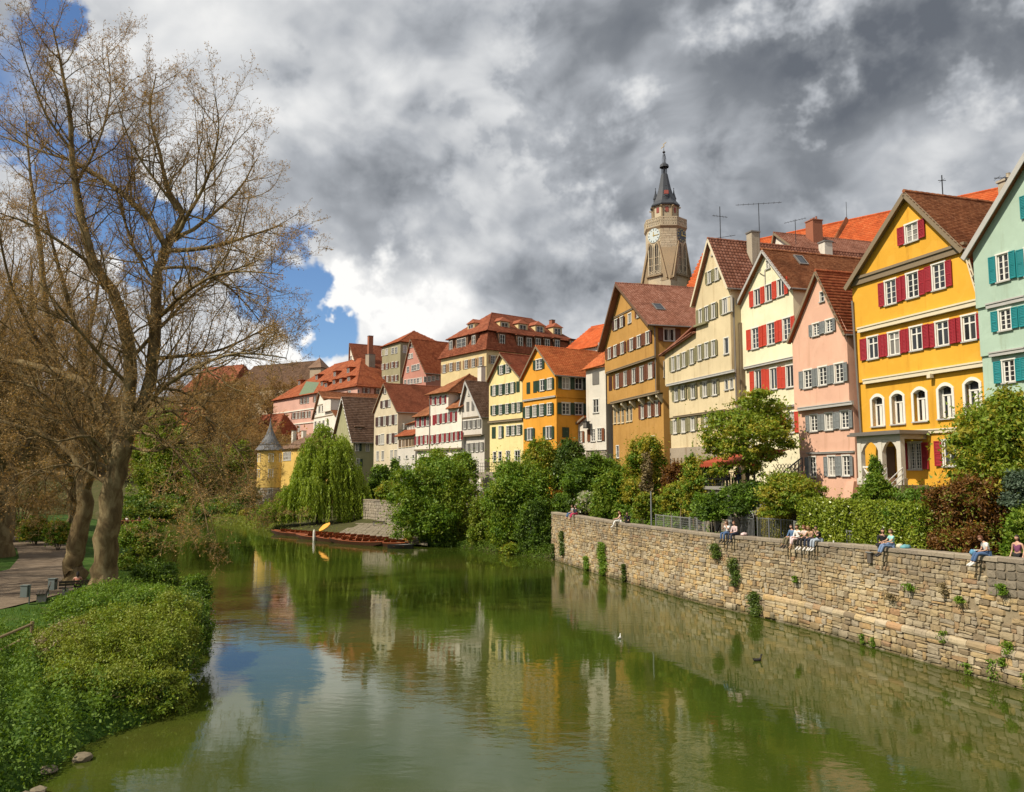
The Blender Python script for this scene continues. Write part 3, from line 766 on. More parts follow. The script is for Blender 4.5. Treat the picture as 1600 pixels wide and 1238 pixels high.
class House:
    def __init__(s, name, label, xl, xr, dr, vp, D, zb, wall_m, cat='house', group=None, row=742.0):
        """front between picture columns xl and xr; the right corner stands dr metres away; vp: column its level lines run to"""
        sx_ = (vp - 800) / F * math.cos(PITCH); f = Vector((sx_, 1)).normalized()
        def col(px):
            d = cam_ray(px, row); return Vector((d.x / d.y, 1))
        C = col(xr) * dr; l = col(xl)
        t = (l.x * C.y - C.x) / (f.x - l.x * f.y)
        O = C + f * t
        s.u = -f; s.W = t; s.b = Vector((-s.u.y, s.u.x)); s.D = D; s.zb = zb; s.O = O
        s.rz = math.atan2(s.u.y, s.u.x); s.name = name
        s.root = empty(name, label, cat, (O.x, O.y, zb), s.rz, group)
        s.wall_m = wall_m; s.wins = []; s.bands = [(-99, 99, 0.0)]; s.n = 0
    def loc(s, P):
        d = Vector((P.x - s.O.x, P.y - s.O.y)); return Vector((d.dot(s.u), d.dot(s.b), P.z - s.zb))
    def hit(s, px, py, axis, val):
        """where the picture ray meets local plane x=val or y=val"""
        o = s.loc(Vector((0, 0, HC))); d3 = cam_ray(px, py); d = Vector((Vector((d3.x, d3.y)).dot(s.u), Vector((d3.x, d3.y)).dot(s.b), d3.z))
        t = (val - o[axis]) / d[axis]; return o + d * t
    def fac(s, k, x, y, yo=0.0):
        q = s.hit(*cp(k, x, y), 1, yo); return q.x, q.z
    def side(s, k, x, y, xo=0.0):
        q = s.hit(*cp(k, x, y), 0, s.W + xo); return q.y, q.z
    def yoff(s, z):
        for a, b_, y in s.bands:
            if a <= z < b_: return y
        return 0.0
    def row(s, k, cs, w, h, nx=2, ny=3, sh='', col=None, style='plain', panes=False, trim=None, sw=.5, face='f', plank=False, sill=True, gl=None):
        trim = trim or M_white; mid = cs[len(cs) // 2]
        fn = s.fac if face == 'f' else s.side
        (a, _), (b_, _) = fn(k, mid[0] - w/2, mid[1]), fn(k, mid[0] + w/2, mid[1])
        (_, z0), (_, z1) = fn(k, mid[0], mid[1] + h/2), fn(k, mid[0], mid[1] - h/2)
        Wm, Hm = abs(b_ - a), abs(z1 - z0)
        Wm = round(Wm, 2); Hm = round(Hm, 2)
        modes = sh if isinstance(sh, (list, tuple)) else [sh] * len(cs)
        for c, md in zip(cs, modes):
            p, z = fn(k, c[0], c[1])
            if face == 'f':
                yo = s.yoff(z); p, z = s.fac(k, c[0], c[1], yo)
            else: yo = 0
            s.wins.append((face, p, z, Wm, Hm, nx, ny, md, col, style, panes, trim, sw, plank, sill, gl, yo))
        return Wm, Hm
    def place(s, me, name, face, p, yo, z, parent, dx=0.0, rot=0.0):
        if face == 'f': return link(name, me, parent, (p + dx, yo, z), rot)
        return link(name, me, parent, (s.W - yo, p + dx, z), math.pi / 2 + rot)
    def make_windows(s):
        for (face, p, z, w, h, nx, ny, md, col, style, panes, trim, sw, plank, sill, gl, yo) in s.wins:
            if 'C' in md:     # closed shutters over the opening
                for sd in (-1, 1):
                    me = shutter_mesh(w / 2, h, -sd, col, plank); s.place(me, 'shutter', face, p, yo - .01, z, s.root, sd * w / 2)
                continue
            fm, gms, sm, cells = window_meshes(w, h, nx, ny, style, panes, trim)
            wn = s.place(fm, 'window', face, p, yo, z, s.root)
            gi = gl if gl is not None else RND.choices((0, 1, 2), (5, 3, 2.2))[0]
            if cells is None: link('pane', gms[gi], wn)
            else:
                for (cx_, cz_, pw, ph) in cells: link('pane', pane_mesh(pw, ph, gi), wn, (cx_, 0, cz_))
            if sill: link('sill', sm, wn)
            t = min(0.09, w * .12) if style in ('plain', 'cased', 'bars') else .02
            ws = w * sw
            if 'L' in md or 'B' in md: s.place(shutter_mesh(ws, h, -1, col, plank), 'shutter', face, p, yo - .045, z, s.root, -w/2 - t, math.radians(RND.uniform(1, 9)))
            if 'R' in md or 'B' in md: s.place(shutter_mesh(ws, h, 1, col, plank), 'shutter', face, p, yo - .045, z, s.root, w/2 + t, -math.radians(RND.uniform(1, 9)))
    def walls(s, outline, zr, band_mats=None, side_bands=True):
        """outline: front polygon (x, z); zr: eave height of the right side wall"""
        s.make_windows()
        zmin = min(p[1] for p in outline); zmax = max(p[1] for p in outline)
        mats = [s.wall_m]; mb = MB()
        for bi, (a, b_, yo) in enumerate(s.bands):
            a, b_ = max(a, zmin), min(b_, zmax)
            if b_ - a < .05: continue
            mi = 0
            if band_mats and band_mats.get(bi):
                mats.append(band_mats[bi]); mi = len(mats) - 1
            poly = clip_z(outline, a, b_)
            holes = [(w[1] - w[3]/2, w[1] + w[3]/2, w[2] - w[4]/2, w[2] + w[4]/2) for w in s.wins if w[0] == 'f' and 'C' not in w[7] and w[9] != 'flat' and a < w[2] < b_]
            holes = [hh for hh in holes if hh[2] > a + .02 and hh[3] < b_ - .02 and hh[0] > 0.03 and hh[1] < s.W - .03]
            ok = []
            for hh in holes:
                if not any(hh[0] < o_[1] + .02 and hh[1] > o_[0] - .02 and hh[2] < o_[3] + .02 and hh[3] > o_[2] - .02 for o_ in ok): ok.append(hh)
            holed(mb, poly, ok, lambda x, z_, y, yo=yo: (x, yo + y, z_), .10 if not any(w[9] == 'arch' for w in s.wins if w[0] == 'f' and a < w[2] < b_) else .34, mi)
            zt = min(b_, zr)
            if zt > a:
                P2 = [(yo, a), (s.D, a), (s.D, zt), (yo, zt)]
                hs = [(w[1] - w[3]/2, w[1] + w[3]/2, w[2] - w[4]/2, w[2] + w[4]/2) for w in s.wins if w[0] == 's' and 'C' not in w[7] and a < w[2] - w[4]/2 and w[2] + w[4]/2 < zt]
                holed(mb, P2, hs, lambda y, z_, d_: (s.W - d_, y, z_), .10, mi)
            zl = min(b_, outline[-1][1])
            if zl > a: mb.poly([(0, yo, a), (0, yo, zl), (0, s.D, zl), (0, s.D, a)], mi)
            if yo > 0 or bi > 0:
                pass
            # underside where the next storey up juts out
            for (a2, b2, y2) in s.bands:
                if abs(a2 - b_) < .01 and y2 < yo: mb.poly([(0, y2, b_), (s.W, y2, b_), (s.W, yo, b_), (0, yo, b_)], mi)
        back = [(x, z_) for x, z_ in outline]
        mb.poly([(x, s.D, z_) for x, z_ in back][::-1])
        s.wall_o = mb.build('wall', mats, s.root); return s.wall_o
    def beam(s, k, pa, pb, hpx, m, proud=.10, name='cornice', yo=None):
        (xa, za), (xb, zb_) = s.fac(k, *pa), s.fac(k, *pb); z = (za + zb_) / 2
        y0 = s.yoff(z) if yo is None else yo
        (_, z1), (_, z2) = s.fac(k, pa[0], pa[1] - hpx/2), s.fac(k, pa[0], pa[1] + hpx/2); h = abs(z1 - z2)
        mb = MB(); mb.box(xa, xb, y0 - proud, y0 + .05, z - h/2, z + h * .2); mb.box(xa, xb, y0 - proud * 1.35, y0 + .05, z + h * .2 + .001, z + h/2)
        mb.build(name, m, s.root); return z
    def roof(s, slope_pts, tile_m, tw=.22, th=.19, curved=False, thick=.13, tiles=True, name='roof'):
        P = [Vector(p) for p in slope_pts]; n = (P[1] - P[0]).cross(P[-1] - P[0]).normalized()
        if n.z < 0: n = -n
        mb = MB(); k = len(P); lo = [p - n * thick for p in P]
        mb.add(P + lo, [list(range(k)), list(range(k, 2*k))[::-1]] + [(i, (i+1) % k, k + (i+1) % k, k + i) for i in range(k)])
        r = mb.build(name, tile_m, s.root); s.n += 1
        if tiles: tile_field(slope_pts, tw, th, curved, tile_m, 'roof_tiles', r, 0.0, s.n)
        return r
    def ridge(s, a, b_, m, parent, r=.11):
        a, b_ = Vector(a), Vector(b_); L = (b_ - a).length; n = max(2, int(L / .4)); mb = MB(); d = (b_ - a) / n
        for i in range(n):
            p0 = a + d * i - d * .06; p1 = a + d * (i + 1); mb.tube([p0 + Vector((0, 0, .012)), p1], [r * 1.1, r * .94], 7, 0, True)
        return mb.build('ridge_tiles', m, parent, kind='stuff')
    def gable(s, apex, L, R, tile_m, front=.35, side=.35, tw=.22, th=.19, curved=False, rake=M_oak, gut=True, left_tiles=False, rake_w=.22):
        """apex, L, R in local (x, z): gable roof whose ridge runs back from the front"""
        ax, az = apex; res = []
        for (ex, ez), sg in ((R, 1), (L, -1)):
            sl_ = (az - ez) / (ex - ax) if abs(ex - ax) > .01 else 0
            x = ex + sg * side; z_ = az - sl_ * (x - ax); up = .10
            pts = [(x, -front, z_ + up), (x, s.D + .2, z_ + up), (ax, s.D + .2, az + up), (ax, -front, az + up)]
            if sg < 0: pts = [pts[1], pts[0], pts[3], pts[2]]
            r = s.roof(pts, tile_m, tw, th, curved, tiles=(sg > 0 or left_tiles))
            res.append(r)
            mb = MB(); y = -front - .03
            mb.bar((ax, y, az + up - rake_w/2 - .01), (x, y, z_ + up - rake_w/2 - .01), .05, rake_w, (0, -1, 0) if False else (0, 0, 1))
            mb.bar((ax, -front/2 + .03, az + up - .16), (x, -front/2 + .03, z_ + up - .16), front, .02)
            mb.build('bargeboard', rake, s.root)
            if gut and sg > 0:
                g = MB(); g.tube([(x + .06, -front + .05, z_ + up - .07), (x + .06, s.D + .1, z_ + up - .07)], .075, 8); g.build('gutter', M_zinc, s.root)
        s.ridge((ax, -front, az + .13), (ax, s.D + .2, az + .13), tile_m, res[0])
        return res
    def chimney(s, x, y, z0, z1, w, m, d=None, cap=True, pots=0):
        d = d or w; mb = MB(); mb.box(x - w/2, x + w/2, y - d/2, y + d/2, z0, z1)
        o = mb.build('chimney', m, s.root)
        c = MB(); c.box(x - w/2 - .07, x + w/2 + .07, y - d/2 - .07, y + d/2 + .07, z1 + .001, z1 + .12)
        for i in range(pots):
            xx = x - w/2 + w * (i + .5) / pots; c.lathe([(.13, z1 + .12), (.11, z1 + .45), (.13, z1 + .5), (.08, z1 + .5)], 8, (xx, y))
        if cap: c.build('chimney_cap', M_zinc if not pots else m, o)
        return o
T_brown = tilemat('brown plain tiles', (0.21, 0.075, 0.032), (0.31, 0.118, 0.05), (0.37, 0.16, 0.075))
T_pan = tilemat('brown pantiles', (0.22, 0.088, 0.055), (0.30, 0.13, 0.085), (0.35, 0.17, 0.12))
T_red = tilemat('red tiles', (0.27, 0.068, 0.028), (0.34, 0.098, 0.040), (0.40, 0.13, 0.055))
T_orange = tilemat('orange tiles', (0.45, 0.115, 0.038), (0.52, 0.15, 0.05), (0.57, 0.185, 0.065))
T_church = tilemat('church orange tiles', (0.46, 0.085, 0.022), (0.53, 0.11, 0.03), (0.56, 0.14, 0.045))
T_old = tilemat('old red brown tiles', (0.23, 0.066, 0.033), (0.30, 0.093, 0.047), (0.35, 0.125, 0.065))
T_grey = tilemat('dull brown tiles', (0.16, 0.095, 0.064), (0.22, 0.135, 0.09), (0.26, 0.17, 0.125))
M_brick = simple('chimney brick', (0.30, 0.11, 0.06), 0.85, var=.3, scale=14)
M_render = plaster('grey chimney render', (0.40, 0.35, 0.27), .5)
# ------------------------------------------------------------------ the houses along the river, near to far
P_mint = plaster('mint plaster', (0.41, 0.54, 0.44), .3)
P_yel = plaster('egg yolk yellow plaster', (0.73, 0.385, 0.042), .3)
P_pink = plaster('salmon plaster', (0.70, 0.42, 0.305), .3)
P_pale = plaster('pale yellow plaster', (0.80, 0.745, 0.52), .25)
P_cream = plaster('aged cream plaster', (0.65, 0.54, 0.34), .6)
P_ochre = plaster('weathered ochre plaster', (0.46, 0.255, 0.072), .55)
P_white = plaster('old white plaster', (0.66, 0.62, 0.54), .35)
P_orange = plaster('orange plaster', (0.71, 0.325, 0.04), .25)
P_lty = plaster('light yellow plaster', (0.78, 0.64, 0.31), .3)
P_white2 = plaster('clean white plaster', (0.74, 0.69, 0.60), .15)
P_beige = plaster('beige plaster', (0.58, 0.50, 0.36), .2)
P_greyw = plaster('grey white plaster', (0.60, 0.56, 0.50), .25)
P_sage = plaster('sage green plaster', (0.34, 0.33, 0.19), .2)
P_hotel = plaster('hotel cream plaster', (0.62, 0.50, 0.27), .2)
P_rose = plaster('old rose plaster', (0.46, 0.22, 0.17), .2)
P_burse = plaster('pink plaster', (0.60, 0.36, 0.29), .15)
P_olive = plaster('olive grey plaster', (0.30, 0.275, 0.17), .2)
P_tower = plaster('tower yellow plaster', (0.66, 0.45, 0.13), .3)
P_stoneb = stonemat('grey field stone', [(0, (0.27, 0.235, 0.18)), (1, (0.36, 0.31, 0.24))])
P_greybase = plaster('grey cement base', (0.36, 0.30, 0.23), .5)

def mz(h, k, a, b_): return (h.fac(k, *a)[1] + h.fac(k, *b_)[1]) / 2
BIG = 99

# ---- mint green house at the right edge
h = House('town_house', 'mint green house with teal shutters cut off by the right edge', 1540, 1680, 36.0, 400, 12, 4.0, P_mint); H_mint = h
z1 = mz(h, 'A', (990, 985), (1238, 930)); z2 = mz(h, 'B', (1010, 225), (1238, 190))
h.bands = [(-1, z2, .22), (z2, z1, .12), (z1, BIG, 0)]
W1 = [(1104, 732), (1104 + 178, 690)]
h.row('A', [(1104, 735), (1290, 690)], 78, 182, 2, 4, ['B', 'B'], 'teal', panes=True, sw=.6)
h.row('A', [(1118, 1072), (1300, 1035)], 80, 140, 2, 4, ['B', 'B'], 'teal', panes=True, sw=.55)
h.row('B', [(1142, 330), (1320, 305)], 82, 150, 2, 4, ['B', 'B'], 'teal', panes=True, sw=.6)
h.row('B', [(1150, 640), (1330, 640)], 82, 150, 2, 4, ['B', 'B'], 'teal', sw=.6)
h.row('A', [(1290, 330)], 60, 150, 2, 4, 'B', 'teal', panes=True, sw=.6)
xl_, zl_ = h.fac('A', 968, 612)
ax_, az_ = h.fac('A', 1238, 85); k_ = (az_ - zl_) / (ax_ - 0)
apx = h.W * .78; apz = zl_ + k_ * apx
h.walls([(0, 0), (h.W, 0), (h.W, zl_), (apx, apz), (0, zl_)], zl_)
h.gable((apx, apz), (0, zl_), (h.W, zl_), T_brown, rake=M_greytrim, side=.3, rake_w=.28)
h.beam('A', (990, 985), (1238, 932), 34, M_greytrim, .12); h.beam('B', (1010, 225), (1238, 190), 30, M_greytrim, .12)
q = h.hit(1577, 300, 1, 5.0); h.chimney(q.x, 5.0, q.z - 5, h.hit(1577, 284, 1, 5.0).z, .75, M_render, pots=1)

# ---- egg-yolk yellow house
h = House('town_house', 'egg yolk yellow gabled house with crimson shutters and a white porch', 1344, 1542, 41.0, 400, 12.5, 4.0, P_yel); H_yel = h
z1 = mz(h, 'A', (175, 1140), (985, 950)); z2 = mz(h, 'B', (200, 405), (1010, 270)); z3 = mz(h, 'B', (480, 725), (790, 705))
zbm = mz(h, 'A', (235, 800), (865, 600))
h.bands = [(-1, z3, .26), (z3, z2, .22), (z2, z1, .10), (z1, zbm, 0.0), (zbm, BIG, -.06)]
h.row('A', [(515, 510)], 78, 118, 2, 3, 'B', 'crimson', 'plain', True, sw=.55)
h.row('A', [(380, 895), (521, 850), (690, 793)], 72, 160, 2, 4, ['B', 'B', 'B'], 'crimson', 'plain', True, sw=.52)
h.row('B', [(266, 180), (402, 153), (545, 120), (713, 88), (886, 52)], 74, 152, 2, 2, 'B', 'crimson', 'cased', True, sw=.62)
h.row('B', [(296, 590), (424, 573), (568, 552), (734, 530), (908, 500)], 78, 205, 2, 2, '', None, 'arch')
h.row('B', [(538, 878)], 78, 172, 2, 4, 'B', 'crimson', 'bars', sw=.55)
h.row('B', [(760, 860), (925, 850)], 84, 172, 2, 2, 'B', 'crimson', 'cased', True, sw=.58)
ap = h.fac('A', 500, 262); zl_ = h.fac('A', 205, 830)[1]; rx_, rz_ = h.fac('A', 858, 607); zlow = h.fac('A', 940, 880)[1]
h.walls([(0, 0), (h.W, 0), (h.W, zlow), (rx_, rz_), ap, (0, zl_)], zlow)
h.gable(ap, (0, zl_), (rx_, rz_), T_brown, rake=M_oak, side=.18, front=.4, rake_w=.30, tw=.21, th=.17)
sl_ = [(h.W + .12, -.05, zlow - .1), (h.W + .12, h.D, zlow - .1), (rx_ + .02, h.D, rz_ + .05), (rx_ + .02, -.05, rz_ + .05)]
h.roof(sl_, T_red, .24, .2)
g = MB(); g.bar((rx_, -.07, rz_), (h.W + .1, -.07, zlow - .1), .05, .2); g.build('bargeboard', M_cream, h.root)
g = MB(); g.tube([(h.W + .2, -.1, zlow - .12), (h.W + .2, 3, zlow - .12)], .09, 8); g.build('gutter', M_zinc, h.root)
mb = MB(); (xa, za), (xb, zb_) = h.fac('A', 232, 800), h.fac('A', 866, 600); zz = (za + zb_) / 2
mb.box(-.02, rx_ + .1, -.16, .02, zz - .28, zz + .06); mb.box(-.05, rx_ + .15, -.24, .02, zz + .062, zz + .22); mb.build('tie_beam', M_oak, h.root)
h.beam('A', (175, 1140), (985, 950), 34, M_cream, .14); h.beam('B', (200, 405), (1010, 270), 32, M_cream, .12); h.beam('B', (480, 728), (800, 704), 28, M_cream, .12)
mb = MB(); x_, z_ = h.fac('B', 635, 350); mb.box(x_ - .12, x_ + .12, -.16, .1, z_ - .22, z_ + .02); mb.build('beam_end', M_cream, h.root)
mb = MB(); z_ = h.fac('B', 560, 1080, .26)[1]; mb.box(2.4, h.W, .16, .3, z_ - .07, z_ + .05); mb.build('base_band', M_zinc, h.root)
mb = MB(); mb.tube([(.08, -.12, zl_ - 1), (.08, .02, z2), (.08, .12, z3)], .07, 8); mb.build('drain_pipe', M_zinc, h.root)
# porch with two arches, cross-braced balustrade and steps
px0, _ = h.fac('B', 165, 900, -1.6); px1, _ = h.fac('B', 445, 900, -1.6); ztop_ = h.fac('B', 300, 722, -1.6)[1]; zfl = h.fac('B', 240, 1060, -1.6)[1]
px0 = max(px0, -1.4); pr_ = MB(); y0 = -1.6
def arch_panel(mb, x0, x1, z0, z1, y, th, rise, mi=0):
    n = 10; pts = [(x0, z0)] + [(x0 + (x1-x0) * i / n, z0 + rise * math.sin(math.pi * i / n) ** .7) for i in range(n + 1)] + [(x1, z0)]
    for i in range(1, n + 1):
        a, b_ = pts[i], pts[i+1]
        mb.add([(a[0], y, a[1]), (b_[0], y, b_[1]), (b_[0], y, z1), (a[0], y, z1), (a[0], y+th, a[1]), (b_[0], y+th, b_[1]), (b_[0], y+th, z1), (a[0], y+th, z1)],
               [(0,1,2,3), (4,7,6,5), (0,4,5,1), (3,2,6,7)], mi)
xm = px0 + (px1 - px0) * .54; pw = .30
for x_ in (px0, xm - pw/2, px1 - pw): pr_.box(x_, x_ + pw, y0, y0 + pw, zfl, ztop_ - .45); pr_.box(x_ - .05, x_ + pw + .05, y0 - .05, y0 + pw + .05, zfl - .02, zfl + .35)
arch_panel(pr_, px0 + pw, xm - pw/2, ztop_ - 1.15, ztop_ - .45, y0 + .04, .2, .6); arch_panel(pr_, xm + pw/2, px1 - pw, ztop_ - 1.15, ztop_ - .45, y0 + .04, .2, .6)
pr_.box(px0 - .02, px1 + .02, y0 - .01, y0 + .29, ztop_ - .449, ztop_ - .2)
pr_.box(px1 - .24, px1 - .02, y0 + .3, .25, ztop_ - .449, ztop_ - .2)
pr_.build('porch_arcade', simple('porch white paint', (0.60, 0.56, 0.48), .6), h.root)
mb = MB(); mb.box(px0 - .4, px1 + .35, y0 - .35, .24, ztop_ - .198, ztop_ - .08); mb.box(px0 - .3, px1 + .25, y0 - .25, .24, ztop_ - .078, ztop_ + .02); mb.build('porch_roof', M_zinc, h.root)
mb = MB(); mb.box(px0, px1, y0 + .02, .24, zfl - .25, zfl - .03); mb.box(px0 + .05, px1 - .8, y0 + .1, .2, 0, zfl - .26); mb.build('porch_floor', P_greybase, h.root)
mb = MB(); xa, xb = px0 + pw, xm - pw/2; zt_ = zfl + 1.0
for z_ in (zfl + .08, zt_): mb.box(xa, xb, y0 + .08, y0 + .2, z_ - .05, z_ + .05)
for t0, t1 in ((0, .5), (.5, 1)):
    a, c = xa + (xb - xa) * t0, xa + (xb - xa) * t1; mb.bar((a, y0 + .14, zfl + .1), (c, y0 + .14, zt_), .08, .08, (0, 1, 0)); mb.bar((a, y0 + .15, zt_), (c, y0 + .15, zfl + .1), .078, .078, (0, 1, 0)); mb.box(c - .04, c + .04, y0 + .08, y0 + .2, zfl + .1, zt_)
mb.build('porch_balustrade', M_white, h.root)
xd_ = h.fac('B', 364, 905, .2)[0]; mb = MB(); mb.box(xd_ - .5, xd_ + .5, .19, .22, zfl, zfl + 2.2); mb.build('door', M_brownwood, h.root)
mb = MB()
for i in range(9): mb.box(px1 - 1.1 + .0, px1 + .15, y0 - .28 * (i + 1), y0 - .28 * i, 0, zfl - .2 * i - .06)
mb.build('porch_steps', P_greybase, h.root)
mb = MB()
for x_ in (px1 - 1.1, px1 + .12):
    for dz in (.35, .65, .95): mb.bar((x_, y0, zfl + dz), (x_, y0 - 2.5, zfl + dz - 1.8), .045, .045)
    for t in (0, .5, 1): mb.bar((x_, y0 - 2.5 * t, zfl - 1.8 * t), (x_, y0 - 2.5 * t, zfl + .95 - 1.8 * t), .05, .05, (1, 0, 0))
mb.build('stair_rail', simple('white rail', (.6, .58, .55), .5), h.root)

# ---- salmon pink house
h = House('town_house', 'narrow salmon pink gabled house with grey shutters', 1245, 1332, 50.0, 430, 11, 4.0, P_pink); H_pink = h
z1 = mz(h, 'D', (800, 480), (1205, 420)); z2 = mz(h, 'D', (840, 795), (1190, 797))
h.bands = [(-1, z2, .30), (z2, z1, .28), (z1, BIG, 0)]
h.row('C', [(975, 780)], 30, 72, 1, 2, '', None)
h.row('C', [(930, 1025), (1028, 997)], 48, 92, 2, 4, 'B', 'grey', panes=True, sw=.46)
h.row('D', [(870, 250), (980, 228), (1102, 205)], 58, 135, 2, 4, 'B', 'grey', panes=True, sw=.5)
h.row('D', [(915, 578), (1028, 566), (1145, 552)], 54, 125, 2, 4, 'B', 'grey', panes=True, sw=.5)
h.row('D', [(1048, 898), (1155, 895)], 52, 150, 2, 4, 'B', 'grey', panes=True, sw=.5)
h.row('D', [(905, 905)], 46, 150, 2, 4, 'L', 'grey', panes=True, sw=.5)
ap = h.fac('C', 948, 600); zl_ = h.fac('C', 785, 1085)[1]; zr_ = h.fac('C', 1172, 1022)[1]
h.walls([(0, 0), (h.W, 0), (h.W, zr_), ap, (0, zl_)], zr_)
h.gable(ap, (0, zl_), (h.W - .12, zr_), T_red, tw=.26, th=.26, side=.22, front=.25, rake=M_oak, rake_w=.18)
h.beam('D', (800, 480), (1205, 420), 26, M_greytrim, .10, yo=0.0); h.beam('D', (840, 795), (1190, 797), 12, M_greytrim, .10, yo=.28)
mb = MB(); zb0 = h.fac('D', 1150, 1010)[1]; a, c = h.fac('D', 1110, 1100)[0], h.W - .02
mb.add([(a, -1.0, -2), (c, -1.0, -2), (c, .32, -2), (a, .32, -2), (a + .35, .1, zb0), (c, .1, zb0), (c, .32, zb0), (a + .35, .32, zb0)], [(0,1,5,4), (1,2,6,5), (3,0,4,7), (4,5,6,7)])
mb.build('buttress', P_pink, h.root)

# ---- pale yellow house with scarlet shutters
h = House('town_house', 'pale yellow gabled house with scarlet shutters behind the terrace tree', 1164, 1249, 57.0, 400, 15, 4.5, P_pale); H_red = h
z1 = mz(h, 'D', (400, 170), (785, 85)); z2 = mz(h, 'D', (680, 452), (790, 440)); 
h.bands = [(-1, z2, .28), (z2, z1, .18), (z1, BIG, 0)]
h.row('C', [(573, 540)], 26, 62, 2, 2, '', None)
h.row('C', [(493, 785), (578, 752), (668, 713)], 46, 124, 2, 1, 'B', 'scarlet', sw=.62, panes=True)
h.row('C', [(478, 1090), (596, 1055), (713, 1020)], 52, 158, 2, 4, 'B', 'scarlet', sw=.62, panes=True)
h.row('D', [(500, 262), (615, 248), (736, 230)], 50, 158, 2, 1, 'B', 'scarlet', sw=.62, panes=True)
h.row('D', [(480, 610), (610, 592), (742, 574)], 50, 150, 2, 4, 'B', 'scarlet', sw=.62, panes=True)
ap = h.fac('C', 556, 442); zl_ = h.fac('C', 372, 838)[1]; zr_ = h.fac('C', 802, 690)[1]
h.walls([(0, 0), (h.W, 0), (h.W, zr_), ap, (0, zl_)], zr_)
rr = h.gable(ap, (0, zl_), (h.W, zr_), T_brown, side=.2, front=.35, rake=M_greytrim, rake_w=.2, tw=.2, th=.16)
h.beam('D', (400, 170), (785, 85), 18, M_greytrim, .10, yo=0.0); h.beam('D', (600, 465), (790, 440), 14, M_greytrim, .1, yo=.18)
def skylight(h, ap, R, px, py, w, l, side=.2):
    """roof window lying on the right slope"""
    sl_ = (ap[1] - R[1]) / (R[0] - ap[0]); q = h.hit(px, py, 1, 3.0)
    # intersect ray with slope plane z = az - sl (x - ax) + .1
    o = h.loc(Vector((0, 0, HC))); d3 = cam_ray(px, py); d = Vector((Vector((d3.x, d3.y)).dot(h.u), Vector((d3.x, d3.y)).dot(h.b), d3.z))
    t = (ap[1] + .16 - sl_ * (o.x - ap[0]) - o.z) / (d.z + sl_ * d.x); q = o + d * t
    ex = Vector((1, 0, -sl_)).normalized(); n = Vector((sl_, 0, 1)).normalized(); mb = MB()
    ey = Vector((0, 1, 0)); c = [q + ey * a * w/2 + ex * b_ * l/2 for a, b_ in ((-1, -1), (1, -1), (1, 1), (-1, 1))]
    ci = [q + ey * a * (w/2 - .1) + ex * b_ * (l/2 - .1) + n * .10 for a, b_ in ((-1, -1), (1, -1), (1, 1), (-1, 1))]; cu = [p + n * .10 for p in c]
    for i in range(4): j = (i + 1) % 4; mb.poly([c[i], c[j], cu[j], cu[i]]); mb.poly([cu[i], cu[j], ci[j], ci[i]])
    o_ = mb.build('roof_window', M_zinc, h.root); g = MB(); g.poly([p - n * .03 for p in ci]); g.build('pane', M_glass[1], o_)
skylight(h, ap, (h.W, zr_), 1251, 407, .8, 1.2)
mb = MB(); x_, z_ = h.fac('C', 540, 590); mb.bar((x_ - .5, -.05, z_), (x_ + .3, -.45, z_), .05, .05); mb.bar((x_ + .2, -.06, z_), (x_ + .2, -.06, z_ - 1.2), .05, .05, (1, 0, 0)); mb.build('hoist_bracket', M_greytrim, h.root)

# ---- cream house with olive shutters and a lower wing
h = House('town_house', 'tall aged cream house with olive green shutters and brown pantile roof', 1042, 1148, 63.0, 405, 24, 4.5, P_cream); H_cream = h
z1 = mz(h, 'E', (800, 1030), (1400, 890)); z2 = mz(h, 'F', (830, 295), (1280, 228))
h.bands = [(-1, z2, .5), (z2, z1, .38), (z1, BIG, 0)]
OL = dict(col='olive', nx=2, ny=1)
h.row('C', [(163, 448)], 16, 42, 1, 2, '', None)
h.row('E', [(1177, 75), (1243, 45)], 32, 108, 2, 1, ['B', 'B'], 'olive', sw=.5)
h.row('E', [(1100, 420), (1152, 397), (1213, 370), (1310, 328)], 34, 132, 2, 1, ['B', 'B', 'B', 'L'], 'olive', sw=.52)
h.row('E', [(1352, 312)], 24, 132, 1, 1, '', None)
h.row('E', [(858, 838), (905, 822), (952, 800), (1022, 772), (1092, 738), (1152, 718), (1212, 700)], 30, 130, 2, 1, 'B', 'olive', sw=.5)
h.row('E', [(1323, 680)], 38, 140, 1, 1, '', None)
h.row('E', [(885, 1102), (943, 1088), (1032, 1078), (1137, 1060), (1222, 1045)], 34, 128, 2, 1, 'B', 'olive', sw=.5)
h.row('E', [(1325, 1022), (1370, 1010)], 26, 90, 1, 1, '', None)
h.row('F', [(874, 378), (948, 368), (1030, 352), (1150, 345)], 34, 122, 2, 1, 'B', 'olive', sw=.6)
ap = h.fac('C', 150, 360); xs_, zs_ = h.fac('E', 1050, 300); zr_ = h.fac('C', 302, 690)[1]; zwl = h.fac('E', 800, 750)[1]; zwr = h.fac('E', 1045, 560)[1]
h.walls([(0, 0), (h.W, 0), (h.W, zr_), ap, (xs_, zs_), (xs_, zwr), (0, zwl)], zr_)
ltop = h.fac('C', 15, 828)
rr = h.gable(ap, (xs_, zs_), (h.W, zr_), T_pan, side=.2, front=.35, tw=.30, th=.34, curved=True, rake=M_cream, rake_w=.18)
h.roof([(-.35, -.3, zwl), (-.35, 9, zwl), (xs_ + .02, 9, zwr + .55), (xs_ + .02, -.3, zwr + .55)][::-1], T_pan, tiles=False)
h.roof([(-.4, -.38, zwl - .05), (xs_, -.38, zwr - .05), (xs_, 3.0, zwr + .9), (-.4, 3.0, zwl + .9)], T_pan, .28, .3, True)
h.beam('E', (800, 1030), (1400, 892), 20, M_greytrim, .08, yo=0.0); h.beam('F', (830, 295), (1280, 228), 16, M_oak, .1, yo=.38)
